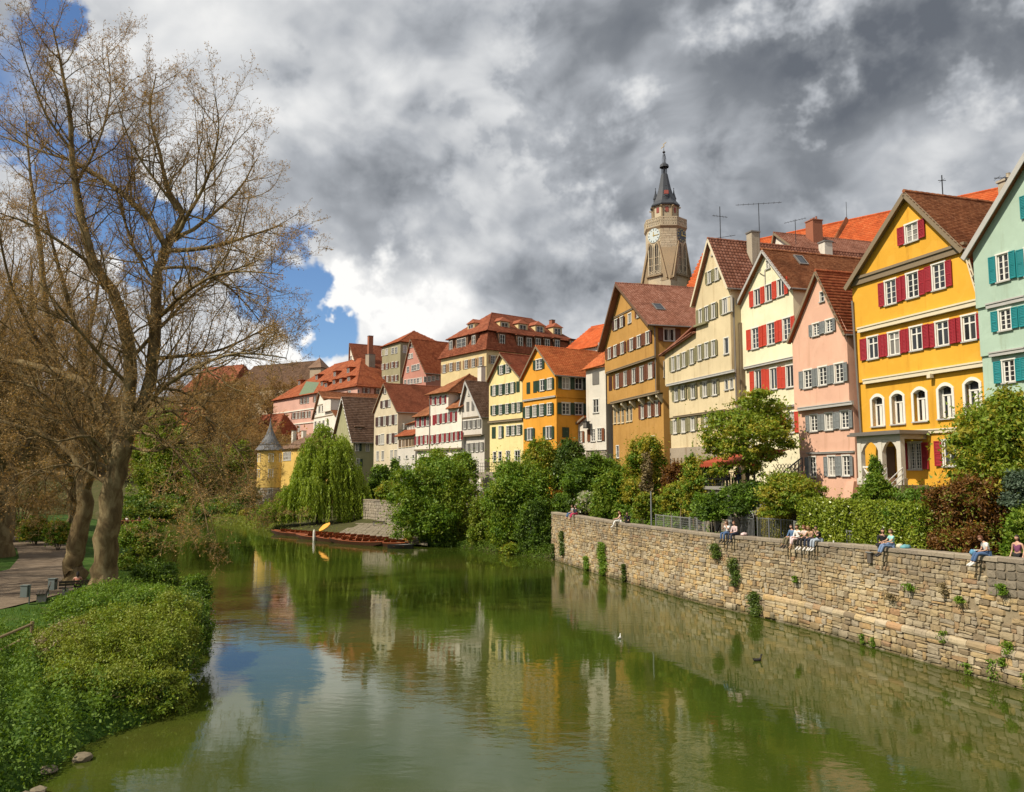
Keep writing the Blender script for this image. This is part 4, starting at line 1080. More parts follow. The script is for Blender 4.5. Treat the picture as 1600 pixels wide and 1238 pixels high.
(x1_, zc_), (x2_, _) = h.fac('E', 1045, 510), h.fac('E', 1165, 470); mb = MB(); mb.box(x1_, x2_, -.28, -.05, zc_ - .12, zc_ + .05); mb.build('flower_box', SH['olive'], h.root)
mb = MB(); mb.tube([(h.W + .05, .3, zr_ - 1), (h.W + .08, .3, 2)], .07, 8); mb.build('drain_pipe', M_zinc, h.root)
mb = MB(); mb.box(h.W - .01, h.W + .14, .75, 1.3, 0, zr_ - 3); mb.build('corner_timber', M_oak, h.root)
q = h.hit(1177, 390, 0, ap[0] + 1.0); h.chimney(q.x, q.y, q.z - 3.0, h.hit(1177, 365, 0, ap[0] + 1.0).z, .75, M_render)
q = h.hit(1290, 392, 0, ap[0] + .5); h.chimney(q.x, q.y, q.z - 3.0, h.hit(1290, 380, 0, ap[0] + .5).z, .8, P_white)
mb = MB(); z_ = h.fac('F', 950, 560, .5)[1]; mb.box(-.03, h.W * .8, .38, .52, -1, z_); mb.build('cement_base', P_greybase, h.root)

# ---- weathered ochre house, three jetties
h = House('town_house', 'weathered ochre house with brown shutters and jettied storeys', 947, 1025, 77.0, 480, 17, 5.0, P_ochre); H_ochre = h
z1 = mz(h, 'E', (270, 930), (695, 760)); z2 = mz(h, 'E', (290, 1180), (715, 1085)); zg = mz(h, 'E', (300, 440), (530, 328))
h.bands = [(-1, z2, .9), (z2, z1, .25), (z1, BIG, 0)]
h.row('E', [(354, 492), (403, 468)], 26, 88, 2, 1, 'B', 'umber', sw=.55)
h.row('E', [(473, 437)], 26, 84, 2, 1, '', None)
h.row('E', [(550, 398)], 24, 58, 2, 1, 'L', 'brown', sw=.5)
h.row('E', [(298, 745), (347, 725), (410, 698), (491, 667), (556, 641), (633, 608)], 30, 102, 2, 1, 'B', 'brown', sw=.6)
h.row('E', [(368, 990), (437, 968), (512, 945), (581, 926), (657, 898)], 31, 128, 2, 1, 'B', 'brown', sw=.6)
h.row('E', [(305, 1012)], 28, 120, 2, 1, 'C', 'umber')
h.row('F', [(343, 286), (377, 282), (412, 278), (453, 268), (484, 262)], 20, 132, 1, 2, '', None, trim=M_cream)
h.row('F', [(588, 242), (650, 226), (714, 214)], 26, 132, 2, 1, 'B', 'brown', sw=.7)
h.row('F', [(367, 598)], 22, 108, 1, 2, '', None); h.row('F', [(676, 505)], 30, 92, 1, 1, '', None, trim=M_cream)
h.row('E', [(818, 582)], 92, 108, 3, 1, 'B', 'brown', face='s', sw=.5); h.row('E', [(785, 885)], 26, 140, 1, 2, '', None, face='s')
ap = h.fac('E', 400, 140); zl_ = h.fac('E', 262, 690)[1]; zr_ = h.fac('E', 690, 480)[1]
h.walls([(0, 0), (h.W, 0), (h.W, zr_), ap, (0, zl_)], zr_)
rr = h.gable(ap, (0, zl_), (h.W, zr_), T_pan, side=.35, front=.7, tw=.27, th=.30, curved=True, rake=M_brownwood, rake_w=.26)
skylight(h, ap, (h.W, zr_), 1029, 480, 1.0, 1.5)
h.beam('E', (270, 930), (695, 760), 16, M_oak, .10, yo=0.0); h.beam('E', (290, 1180), (715, 1085), 20, M_oak, .10, yo=.25); h.beam('E', (320, 440), (535, 335), 14, M_oak, .08, yo=0.0)
for t in (.12, .30, .48, .66, .84, .98):
    mb = MB(); x_ = h.W * t; mb.add([(x_ - .14, .25, z2 - .14), (x_ + .14, .25, z2 - .14), (x_ + .14, .92, z2 - .14), (x_ - .14, .92, z2 - .14), (x_ - .14, .92, z2 - 1.0), (x_ + .14, .92, z2 - 1.0), (x_ - .14, .30, z2 - .45), (x_ + .14, .30, z2 - .45)], [(0,1,2,3), (0,6,7,1), (6,4,5,7), (0,3,4,6), (1,7,5,2)]); mb.build('bracket', M_cream, h.root)
mb = MB(); mb.tube([(h.W + .05, .12, zr_ - .3), (h.W + .06, .12, z2)], .06, 6); mb.build('drain_pipe', M_zinc, h.root)

# ---- narrow white house
h = House('town_house', 'narrow old white house between the ochre and the orange house', 899, 948, 91.0, -170, 12, 6.0, P_white); H_nar = h
x0_, _ = h.fac('E', 88, 950)
h.row('E', [(175, 965)], 58, 108, 2, 1, 'C', 'slate', plank=True); h.row('F', [(175, 195)], 48, 118, 2, 2, '', None, gl=0)
h.row('F', [(150, 452), (207, 445)], 36, 108, 2, 4, ['L', 'R'], 'brown', sw=.7, plank=True); h.row('F', [(38, 465)], 34, 96, 2, 4, 'B', 'brown', sw=.5, plank=True)
zt = h.fac('E', 175, 872)[1]; za = h.fac('F', 92, 298)[1]; zl_ = h.fac('F', 0, 385)[1]
h.walls([(0, 0), (h.W, 0), (h.W, zt), (x0_, zt), (x0_, za), (0, zl_)], zt)
h.roof([(x0_ - .3, -.45, zt - .1), (h.W + .1, -.45, zt + .15), (h.W + .1, 5.5, zt + 4.2), (x0_ - .3, 5.5, zt + 3.95)], T_orange, .3, .34, True)
h.roof([(x0_ - .02, -.35, za + .15), (x0_ - .02, 5, za + .15), (-.35, 5, zl_), (-.35, -.35, zl_)][::-1], T_old, tiles=False)
mb = MB(); mb.bar((-.35, -.38, zl_ - .02), (x0_, -.38, za + .13), .05, .22); mb.build('bargeboard', M_oak, h.root)
zs_ = h.fac('F', 200, 588)[1]; mb = MB(); rs2 = random.Random(4)
z_ = 0
while z_ < zs_ - .12:
    hh = min(rs2.uniform(.22, .36), zs_ - z_); x_ = x0_ - .1
    while x_ < h.W:
        w_ = min(rs2.uniform(.3, .7), h.W - x_)
        if w_ > .1: V, Fs = stone_verts(w_, hh, rs2); mb.add([(x_ + w_/2 + v[0], v[1] - .02, z_ + hh/2 + v[2]) for v in V], Fs)
        x_ += w_
    z_ += hh
mb.build('stone_base', P_stoneb, h.root, kind='stuff')
mb = MB(); mb.box(x0_, h.W, -.14, .02, zs_, zs_ + .08); mb.build('base_band', M_zinc, h.root)
# lantern box sign on the corner
x_, z_ = h.fac('F', 92, 362, -.5); sg = MB(); sg.box(x_ - .32, x_ + .32, -.75, -.3, z_ - .38, z_ + .36); sg.box(x_ - .4, x_ + .4, -.82, -.22, z_ + .361, z_ + .42)
o = sg.build('wall_lantern', M_ironD, h.root); g = MB(); g.box(x_ - .26, x_ - .03, -.765, -.755, z_ - .3, z_ + .28); g.box(x_ + .03, x_ + .26, -.765, -.755, z_ - .3, z_ + .28); g.build('pane', M_glass[2], o)
g = MB(); g.bar((x_, -.3, z_ + .2), (x_, .02, z_ + .2), .06, .06); g.build('bracket', M_ironD, o)

# ---- orange house
h = House('town_house', 'orange gabled house with dark green shutters and bright orange tile roof', 816.8, 869, 93.0, 20, 15, 5.5, P_orange); H_or = h
zc = mz(h, 'H', (655, 745), (895, 710)); h.bands = [(-1, zc, .10), (zc, BIG, 0)]
G = 'green'
h.row('H', [(773, 473)], 44, 72, 3, 3, 'B', G, sw=.36)
h.row('H', [(797, 630), (852, 619)], 32, 82, 2, 2, 'B', G, sw=.48); h.row('H', [(694, 650), (744, 641)], 26, 86, 2, 1, 'C', G)
h.row('H', [(689, 830), (741, 821), (793, 813), (850, 806)], 30, 84, 2, 4, 'B', G, sw=.5)
h.row('H', [(706, 994), (846, 982)], 40, 90, 3, 1, 'B', G, sw=.42); h.row('H', [(725, 1160), (846, 1160)], 48, 80, 2, 2, 'B', G, sw=.42)
h.row('H', [(972, 614), (1067, 617)], 54, 86, 2, 2, ['B', 'B'], G, face='s', sw=.52); h.row('H', [(972, 804), (1068, 806)], 56, 86, 2, 3, ['B', 'B'], G, face='s', sw=.52)
h.row('H', [(970, 980)], 50, 76, 2, 1, 'C', G, face='s', plank=True)
ap = h.fac('H', 762, 345); zl_ = h.fac('H', 655, 572)[1]; zr_ = h.fac('H', 898, 540)[1]
h.walls([(0, 0), (h.W, 0), (h.W, zr_), ap, (0, zl_)], zr_)
h.gable(ap, (0, zl_), (h.W, zr_), T_orange, side=.35, front=.3, tw=.30, th=.34, curved=True, rake=M_oak, rake_w=.2)
h.beam('H', (655, 745), (895, 710), 12, M_greytrim, .08, yo=0.0)
mb = MB(); mb.box(h.W + .0, h.W + .10, .05, 5.5, zc - .1, zc + .05); mb.build('side_cornice', P_orange, h.root)

# ---- light yellow house
h = House('town_house', 'light yellow gabled house with dark green shutters', 763.8, 816.4, 101.0, -110, 14, 6.0, P_lty); H_ly = h
zc = mz(h, 'H', (395, 905), (650, 880)); h.bands = [(-1, zc, .14), (zc, BIG, 0)]
h.row('H', [(493, 515), (540, 503)], 26, 64, 2, 3, 'B', G, sw=.42)
h.row('H', [(440, 668), (488, 661), (536, 654), (574, 647), ], 22, 76, 2, 4, 'B', G, sw=.52); h.row('H', [(617, 640)], 24, 80, 2, 1, 'C', G)
h.row('H', [(440, 815), (488, 809), (536, 803), (583, 797), (622, 792)], 22, 70, 2, 4, 'B', G, sw=.52)
h.row('H', [(437, 982)], 28, 86, 2, 1, 'C', G); h.row('H', [(484, 978)], 22, 86, 2, 3, 'R', G, sw=.6); h.row('H', [(541, 968), (580, 965), (622, 960)], 24, 70, 2, 4, 'R', G, sw=.5)
h.row('H', [(443, 1160), (483, 1158)], 22, 70, 1, 3, '', None); h.row('H', [(543, 1160)], 28, 82, 2, 3, '', None); h.row('H', [(612, 1170)], 38, 110, 2, 3, '', None, sill=False)
ap = h.fac('H', 497, 398); zl_ = h.fac('H', 390, 600)[1]; zr_ = h.fac('H', 650, 578)[1]
h.walls([(0, 0), (h.W, 0), (h.W, zr_), ap, (0, zl_)], zr_)
h.gable(ap, (0, zl_), (h.W, zr_), T_old, side=.12, front=.4, rake=M_oak, rake_w=.2)
h.beam('H', (395, 905), (650, 880), 16, M_oak, .12, yo=0.0)
q = h.hit(*cp('H', 345, 560), 1, 6.0); h.chimney(q.x, 6.0, q.z - 4, h.hit(*cp('H', 345, 495), 1, 6.0).z, 1.0, P_white, d=.8)

# ---- small grey-white gable
h = House('town_house', 'small grey white gabled house beside the light yellow one', 721, 753, 109.5, -100, 9, 6.0, P_greyw); H_gw = h
zc = mz(h, 'H', (195, 1008), (345, 998)); zc2 = mz(h, 'H', (200, 875), (345, 860)); h.bands = [(-1, zc, .4), (zc, zc2, 0.0), (zc2, BIG, -.05)]
h.row('H', [(251, 688)], 14, 34, 1, 2, '', None); h.row('H', [(244, 788), (282, 782)], 20, 70, 2, 1, 'C', 'slate')
h.row('H', [(222, 925), (256, 921), (292, 918), (326, 913)], 18, 60, 2, 1, 'B', 'slate', sw=.4)
h.row('H', [(241, 1095), (276, 1092), (312, 1090), (346, 1086)], 17, 66, 2, 1, 'B', 'slate', sw=.4); h.row('H', [(212, 1098)], 20, 66, 2, 1, 'C', 'slate')
ap = h.fac('H', 241, 604); lx, lz = h.fac('H', 178, 868); zr_ = h.fac('H', 345, 852)[1]
h.walls([(0, 0), (h.W, 0), (h.W, zr_), ap, (0, h.fac('H', 195, 790)[1])], zr_)
h.gable(ap, (0, h.fac('H', 195, 790)[1]), (h.W, zr_), T_grey, side=.3, front=.45, rake=M_greytrim, rake_w=.25, tw=.28, th=.32, curved=True)
h.beam('H', (195, 1008), (345, 998), 12, M_oak, .1, yo=0.0); h.beam('H', (200, 875), (345, 860), 10, M_oak, .06, yo=-.05)

def hip(h, x0, x1, y0, y1, ze, zr, ix, iy, tm, ov=.45, tw=.3, th=.3, name='roof'):
    """hipped roof, ridge along x when ix > 0"""
    a = [(x0 - ov, y0 - ov, ze), (x1 + ov, y0 - ov, ze), (x1 + ov, y1 + ov, ze), (x0 - ov, y1 + ov, ze)]
    r0, r1 = (x0 + ix, y0 + iy, zr), (x1 - ix, y1 - iy, zr)
    if ix >= iy: r0, r1 = (x0 + ix, (y0 + y1) / 2, zr), (x1 - ix, (y0 + y1) / 2, zr); faces = [[a[0], a[1], r1, r0], [a[1], a[2], r1], [a[2], a[3], r0, r1], [a[3], a[0], r0]]
    else: r0, r1 = ((x0 + x1) / 2, y0 + iy, zr), ((x0 + x1) / 2, y1 - iy, zr); faces = [[a[0], a[1], r0], [a[1], a[2], r1, r0], [a[2], a[3], r1], [a[3], a[0], r0, r1]]
    out = [h.roof(f, tm, tw, th, tiles=(i < 2), name=name) for i, f in enumerate(faces)]
    h.ridge(r0, r1, tm, out[0])
    e = [a[0], a[1]]; h.ridge(a[1], r1 if ix >= iy else r0, tm, out[0])
    return out
def dormer(h, face, p, z, w, hh, back, yo, wm_, tm, shed=True, nx=2, ny=2, roof_rise=.35):
    """small roof house; yo: how far its front stands behind the facade"""
    e = h.root; t = MB(); 
    t.box(-w/2, w/2, .1, back, -hh/2, hh/2); t.box(-w/2, w/2, .02, .09, hh/2 - .12, hh/2); t.box(-w/2, -w/2 + .15, .02, .09, -hh/2, hh/2 - .121); t.box(w/2 - .15, w/2, .02, .09, -hh/2, hh/2 - .121)
    if face == 'f': loc, rz = (p, yo, z), 0
    else: loc, rz = (h.W - yo, p, z), math.pi / 2
    d = t.build('dormer', wm_, e, loc, rz)
    fm, gms, sm, cells = window_meshes(round(w * .68, 2), round(hh * .8, 2), nx, ny, 'flat', False, M_white)
    link('window', fm, d, (0, -.03, -.03)); link('pane', gms[0], d, (0, -.03, -.03))
    r = MB(); ov = .25
    if shed: r.add([(-w/2-ov, -ov, hh/2 + .02), (w/2+ov, -ov, hh/2 + .02), (w/2+ov, back, hh/2 + roof_rise), (-w/2-ov, back, hh/2 + roof_rise), (-w/2-ov, -ov, hh/2 + .14), (w/2+ov, -ov, hh/2 + .14), (w/2+ov, back, hh/2 + roof_rise + .12), (-w/2-ov, back, hh/2 + roof_rise + .12)], [(0,3,2,1), (4,5,6,7), (0,1,5,4), (1,2,6,5), (3,0,4,7)])
    else:
        zt_ = hh/2 + w * .42; a, c = -w/2 - ov, w/2 + ov
        r.add([(a, -ov, hh/2), (c, -ov, hh/2), (0, .5, zt_), (0, back, zt_), (c, back, hh/2), (a, back, hh/2)], [(0, 1, 2), (1, 4, 3, 2), (5, 0, 2, 3), (0, 5, 4, 1)])
    r.build('dormer_roof', tm, d); return d

# ---- white house with wine red shutters (two wings)
h = House('town_house', 'white house with wine red shutters under a brown hipped roof', 648.5, 721, 113.5, -200, 12, 6.0, P_white2); H_wr = h
xa = h.fac('S', 445, 600)[0]; xb = h.fac('S', 622, 450)[0]
zc = mz(h, 'S', (295, 895), (750, 862)); h.bands = [(-1, zc, .3), (zc, BIG, 0)]
WI = 'wine'
h.row('S', [(480, 412), (526, 408), (576, 398)], 26, 76, 2, 1, 'B', WI, sw=.42)
h.row('S', [(528, 588), (578, 580), (628, 572), (680, 565)], 24, 92, 2, 1, 'B', WI, sw=.5); h.row('S', [(484, 598)], 24, 96, 2, 1, 'C', WI)
h.row('S', [(470, 785), (520, 778), (570, 770), (616, 766), (660, 760), (703, 753), (738, 748)], 22, 84, 2, 1, 'B', WI, sw=.5)
h.row('S', [(332, 618), (378, 612), (425, 605)], 26, 92, 2, 1, 'B', WI, sw=.42); h.row('S', [(325, 798), (366, 792), (408, 786)], 20, 84, 2, 1, 'B', WI, sw=.5)
h.row('S', [(362, 990)], 42, 60, 1, 1, '', None, trim=M_greytrim, sill=False, gl=0)
z_e = h.fac('S', 540, 340)[1]; z_l = h.fac('S', 370, 560)[1]; z_r = h.fac('S', 700, 475)[1]
h.walls([(0, 0), (h.W, 0), (h.W, z_r), (xb, z_r), (xb, z_e), (xa, z_e), (xa, z_l), (0, z_l)], z_r)
mb = MB(); mb.poly([(xb, 0, z_r), (xb, 9, z_r), (xb, 9, z_e), (xb, 0, z_e)]); mb.poly([(xa, 0, z_l), (xa, 9, z_l), (xa, 9, z_e), (xa, 0, z_e)]); mb.build('upper_wall', P_white2, h.root)
hip(h, xa, xb, 0, 11, z_e, h.fac('S', 690, 175)[1] + 1.2, 3.5, 5.5, T_brown, .6)
h.roof([(xb + .0, -.5, z_r - .1), (h.W + .4, -.5, z_r - .1), (h.W + .4, 3.2, z_r + 2.4), (xb + .0, 3.2, z_r + 2.4)], T_brown, .28, .3)
h.roof([(-.4, -.5, z_l - .05), (xa + .0, -.5, z_l - .05), (xa + .0, 3.4, z_l + 2.2), (-.4, 3.4, z_l + 2.2)], T_brown, .28, .3)
x_, z_ = h.fac('S', 700, 375); dormer(h, 'f', x_, z_, 2.6, 1.5, 4, 1.6, P_white2, T_brown, True, 4, 1)
x_, z_ = h.fac('S', 405, 435); dormer(h, 'f', x_, z_, 1.9, 1.5, 3, 1.4, P_white2, T_brown, True, 2, 2)
h.beam('S', (295, 897), (750, 864), 14, M_oak, .1, yo=0.0)
mb = MB(); mb.tube([(xa, -.06, z_e), (xa, -.06, 0)], .08, 6); mb.build('drain_pipe', M_zinc, h.root)

# ---- low white house with red roof
h = House('town_house', 'low white house with a small red tiled roof and loggia windows', 620.5, 648.5, 127.0, -150, 9, 6.0, P_greyw); H_low = h
h.row('S', [(155, 828), (190, 824), (222, 820), (255, 816), (286, 812)], 22, 74, 2, 1, '', None, trim=simple('tan frames', (.36, .23, .12), .6))
h.row('S', [(150, 962), (219, 958), (284, 953)], 16, 34, 1, 1, '', None, gl=0); h.row('S', [(170, 1078), (205, 1075), (235, 1072)], 20, 76, 2, 1, 'B', 'slate', sw=.35)
zt = h.fac('S', 210, 745)[1]; zz = h.fac('S', 210, 690)[1]; zu = h.fac('S', 220, 625)[1]
h.walls([(0, 0), (h.W, 0), (h.W, zt), (0, zt)], zt)
h.roof([(-.3, -.5, zt - .1), (h.W, -.5, zt - .1), (h.W, 1.6, zz + .1), (-.3, 1.6, zz + .1)], T_red, .28, .3)
mb = MB(); mb.box(0.3, h.W - .05, 1.6, 6, zz - .2, zu); mb.build('upper_wall', P_greyw, h.root)
for xx, w_ in ((190, 1), (235, 1), (262, 1), (288, 1)):
    x_, z_ = h.fac('S', xx, 660 - (xx - 190) * .05, 1.6); fm, gms, sm, c_ = window_meshes(.55, .95, 2, 1, 'flat', False, M_white); wn = link('window', fm, h.root, (x_, 1.52, z_)); link('pane', gms[0], wn)
h.roof([(.1, 1.2, zu - .1), (h.W, 1.2, zu + .4), (h.W, 6, zu + 2.6), (.1, 6, zu + 1.6)], T_brown, .28, .3)

# ---- tall beige house
h = House('town_house', 'tall beige gabled house with dark brown and white shutters', 583.4, 620.6, 133.0, 40, 16, 5.0, P_beige); H_be = h
U = 'umber'
h.row('I', [(867, 532)], 13, 34, 1, 1, 'L', U, sw=.5); h.row('I', [(858, 627), (898, 620)], 16, 54, 2, 1, 'L', U, sw=1.0, gl=2)
h.row('I', [(824, 757), (862, 752), (904, 747), (947, 740)], 15, 70, 2, 1, ['L', 'L', 'L', 'L'], U, sw=1.1, gl=2); h.row('I', [(824, 892), (904, 883), (947, 878)], 15, 72, 2, 1, 'L', U, sw=1.1, gl=2); h.row('I', [(847, 888)], 22, 76, 2, 1, '', None, gl=2)
h.row('I', [(810, 1012), (848, 1010), (914, 1005), (944, 1003)], 18, 68, 2, 1, '', None, gl=2); h.row('I', [(812, 1125), (848, 1122)], 18, 60, 2, 1, '', None)
ap = h.fac('I', 864, 478); zl_ = h.fac('I', 778, 685)[1]; zr_ = h.fac('I', 957, 680)[1]
h.walls([(0, 0), (h.W, 0), (h.W, zr_), ap, (0, zl_)], zr_)
h.gable(ap, (0, zl_), (h.W, zr_), T_old, side=.3, front=.3, rake=M_oak, rake_w=.2)

# ---- sage house showing its long side
h = House('town_house', 'sage green house with brown roof rising behind the willow', 520, 551, 148.0, 60, 24, 2.0, P_sage); H_sage = h
h.row('I', [(658, 947), (665, 1062)], 22, 56, 2, 1, 'R', G, face='s', sw=.8); h.row('I', [(735, 950)], 22, 56, 2, 1, '', None, face='s')
q = h.hit(*cp('I', 628, 888), 0, h.W); zr_ = q.z; qa = h.hit(*cp('I', 490, 678), 1, 0); 
h.walls([(0, 0), (h.W, 0), (h.W, zr_), (h.W / 2, zr_ + 8.2), (0, zr_)], zr_)
h.gable((h.W / 2, zr_ + 8.2), (0, zr_), (h.W, zr_), T_grey, side=.5, front=.5, rake=M_white, tw=.36, th=.42)
q = h.hit(*cp('I', 675, 835), 0, h.W - 1.4); dormer(h, 's', q.y, q.z, 1.5, 1.9, 3, 1.4, simple('dormer boards', (.25, .19, .12), .8), T_grey, True)
q = h.hit(*cp('I', 675, 690), 0, h.W / 2 + 1); h.chimney(h.W / 2 + .6, q.y, q.z - 2, q.z + .8, .9, M_brick)

# ---- white timbered gable
h = House('town_house', 'white timbered gable house with long white dormer on its brown roof', 488, 524, 163.0, 20, 26, 3.0, P_white2); H_wg = h
h.row('I', [(377, 665), (402, 660)], 14, 46, 2, 1, '', None); h.row('I', [(350, 688), (428, 678)], 10, 24, 1, 1, '', None); h.row('I', [(347, 778), (378, 775), (407, 770), (440, 765)], 14, 44, 2, 1, '', None)
ap = h.fac('I', 382, 538); zl_ = h.fac('I', 325, 730)[1]; zr_ = h.fac('I', 490, 715)[1]
h.walls([(0, 0), (h.W, 0), (h.W, zr_), ap, (0, zl_)], zr_)
h.gable(ap, (0, zl_), (h.W, zr_), T_brown, side=.3, front=.4, rake=M_oak, rake_w=.2)
q = h.hit(*cp('I', 650, 640), 0, h.W - 2.2); dormer(h, 's', q.y, q.z, 11.0, 2.4, 5, 2.2, P_white2, T_brown, True, 8, 1, .8)
q = h.hit(*cp('I', 705, 640), 0, h.W); h.chimney(h.W - .5, q.y + 1, q.z - 5, q.z + 1.2, 1.0, M_brick)
for (a, b_) in (((330, 735), (480, 705)), ((345, 640), (430, 625))):
    (x1_, z1_), (x2_, z2_) = h.fac('I', *a), h.fac('I', *b_); mb = MB(); mb.box(max(x1_, .1), x2_, -.05, .02, (z1_ + z2_) / 2 - .12, (z1_ + z2_) / 2 + .12); mb.build('timber', M_oak, h.root)

# ---- yellow round tower and the house built against it
cx_, cy_ = (at(420.5, 742, 157).x, 157.0)
tw_ = empty('round_tower', 'yellow round tower with slate cone roof on the far bank', 'tower', (cx_, cy_, 1.4)); R_ = 2.28
zt = lambda y: at(420, y, 155).z - 1.4
mb = MB(); mb.lathe([(R_, zt(762)), (R_, zt(703))], 40); mb.build('wall', P_tower, tw_, smooth=True)
st = MB(); z_ = -0.6
while z_ < zt(763):
    hh = rs2.uniform(.3, .5); a = rs2.random()
    while a < 2 * math.pi:
        da = rs2.uniform(.2, .4); V, Fs = stone_verts(da * R_, hh, rs2)
        st.add([((R_ + .04 - v[1]) * math.cos(a + v[0] / R_), (R_ + .04 - v[1]) * math.sin(a + v[0] / R_), z_ + v[2]) for v in V], Fs); a += da
    z_ += hh
st.build('stone_base', P_stoneb, tw_, kind='stuff'); mb = MB(); mb.lathe([(R_ - .02, -1), (R_ - .02, zt(762))], 32); mb.build('base_core', M_mortar, tw_)
M_slate = tilemat('slate', (0.12, 0.122, 0.13), (0.17, 0.172, 0.18), (0.21, 0.21, 0.21))
ze, za = zt(703), zt(652); prof = []
for t in [i / 12 for i in range(13)]: prof.append((2.62 * (1 - t) ** 1.9 + .12 * (1 - t) + .02, ze + (za - ze) * t))
mb = MB(); mb.lathe([(2.3, ze - .05)] + prof, 16); cone = mb.build('cone_roof', M_slate, tw_)
slm = MB()
for i in range(12):
    (r0, z0), (r1, z1_) = prof[i], prof[i+1]; n = max(6, int(2 * math.pi * r0 / .42))
    for j in range(n):
        a0, a1 = 2 * math.pi * (j + .05 + .5 * (i % 2)) / n, 2 * math.pi * (j + .95 + .5 * (i % 2)) / n
        slm.add([((r0 + .05) * math.cos(a0), (r0 + .05) * math.sin(a0), z0 - .06), ((r0 + .05) * math.cos(a1), (r0 + .05) * math.sin(a1), z0 - .06), ((r1 + .02) * math.cos(a1), (r1 + .02) * math.sin(a1), z1_), ((r1 + .02) * math.cos(a0), (r1 + .02) * math.sin(a0), z1_)], [(0, 1, 2, 3)])
slm.build('slates', M_slate, cone, kind='stuff')
mb = MB(); mb.tube([(0, 0, za - .2), (0, 0, za + .9)], [.05, .01], 5); mb.build('finial', M_ironD, tw_)
cam_az = math.atan2(0 - cy_, 0 - cx_)
for da, yy in ((0.12, 716), (0.12, 740), (-1.05, 716), (-1.05, 740), (0.14, 769), (1.1, 716)):
    a = cam_az + da; fm, gms, sm, c_ = window_meshes(.8, 1.55 if yy < 760 else 1.2, 2, 4, 'plain', False, M_white)
    wn = link('window', fm, tw_, ((R_ + .02) * math.cos(a), (R_ + .02) * math.sin(a), zt(yy)), a + math.pi / 2); link('pane', gms[0], wn)
h = House('town_house', 'yellow house with dull brown roof attached to the round tower', 437, 512, 153.0, -300, 12, 1.5, P_tower); H_ta = h
h.row('J', [(330, 380), (346, 379), (362, 378), (378, 377)], 13, 64, 2, 2, '', None)
zt2 = h.fac('J', 350, 318)[1]; zr_ = h.fac('J', 420, 205, 5)[1]
h.walls([(0, 0), (h.W, 0), (h.W, zt2), (0, zt2)], zt2); hip(h, 0, h.W, 0, 12, zt2, zr_, 1.5, 0, T_grey, .5)
for px_ in (410, 490): q = h.hit(*cp('J', px_, 175), 1, 6.0); h.chimney(q.x, 6.0, q.z - 3, q.z, .8, P_white)

# ---- long pink college building with rows of dormers
h = House('college_building', 'long pink building with red hipped roof full of dormers', 424, 556, 186.0, -230, 20, 4.0, P_burse, 'building'); H_bu = h
U = 'brown'
def line(xs_, x0, y0, k_): return [(x, y0 + (x - x0) * k_) for x in xs_]
h.row('I', line([245, 268, 292, 345, 368, 600], 268, 600, -.14), 15, 44, 2, 2, 'L', U, sw=.4)
h.row('I', line([90, 115, 185, 208, 232, 256, 280, 304], 250, 708, -.11), 15, 44, 2, 2, 'L', U, sw=.4); h.row('I', line([70, 100, 130, 165, 195, 225], 150, 815, -.07), 15, 44, 2, 2, 'L', U, sw=.4)
h.row('I', [(712, 526), (735, 527)], 20, 36, 2, 2, 'B', U, face='s', sw=.4); h.row('I', [(812, 536)], 26, 44, 2, 2, 'B', U, face='s', sw=.5); h.row('I', [(668, 530)], 10, 24, 1, 1, '', None, face='s')
ze = h.fac('I', 620, 500)[1]; q = h.hit(*cp('I', 690, 285), 1, h.D / 2); zr_ = q.z
h.walls([(0, 0), (h.W, 0), (h.W, ze), (0, ze)], ze)
hip(h, 0, h.W, 0, h.D, ze, zr_, max(2.5, h.W - q.x), 0, T_red, .6, .4, .45)
sl_ = (zr_ - ze) / (h.D / 2)
for (x, y) in [(505, 415), (605, 388), (410, 490), (500, 478), (550, 468), (610, 455), (330, 505), (440, 500), (240, 480), (370, 440)]:
    o = h.loc(Vector((0, 0, HC))); d3 = cam_ray(*cp('I', x, y)); d = Vector((Vector((d3.x, d3.y)).dot(h.u), Vector((d3.x, d3.y)).dot(h.b), d3.z))
    t = (ze - o.z + sl_ * o.y) / (d.z - sl_ * d.y); q = o + d * t
    dormer(h, 'f', q.x, q.z + .3, 1.7, 1.5, 2.6, q.y - .6, T_red, T_red, True, 2, 1, .2)
gp = MB(); x_, z_ = h.fac('I', 285, 555); gp.add([(x_ - 4.6, -.3, z_), (x_ + 4.6, -.3, z_), (x_, -.3, z_ + 3.4), (x_, 7, z_ + 3.4), (x_ + 4.6, 7, z_), (x_ - 4.6, 7, z_)], [(0, 1, 2), (1, 4, 3, 2), (0, 2, 3, 5)])
gp.build('pediment', simple('copper green', (.20, .27, .17), .6), h.root)
q = h.hit(*cp('I', 755, 290), 1, 10.0); h.chimney(q.x, 10.0, q.z - 3, q.z + 1, 1.8, P_greybase, pots=0)
mb = MB(); mb.box(-.1, h.W + .1, -.2, .02, ze - 7.4, ze - 7.1); mb.box(-.1, h.W + .1, -.2, .02, ze - 3.9, ze - 3.6); mb.build('string_course', P_white2, h.root)

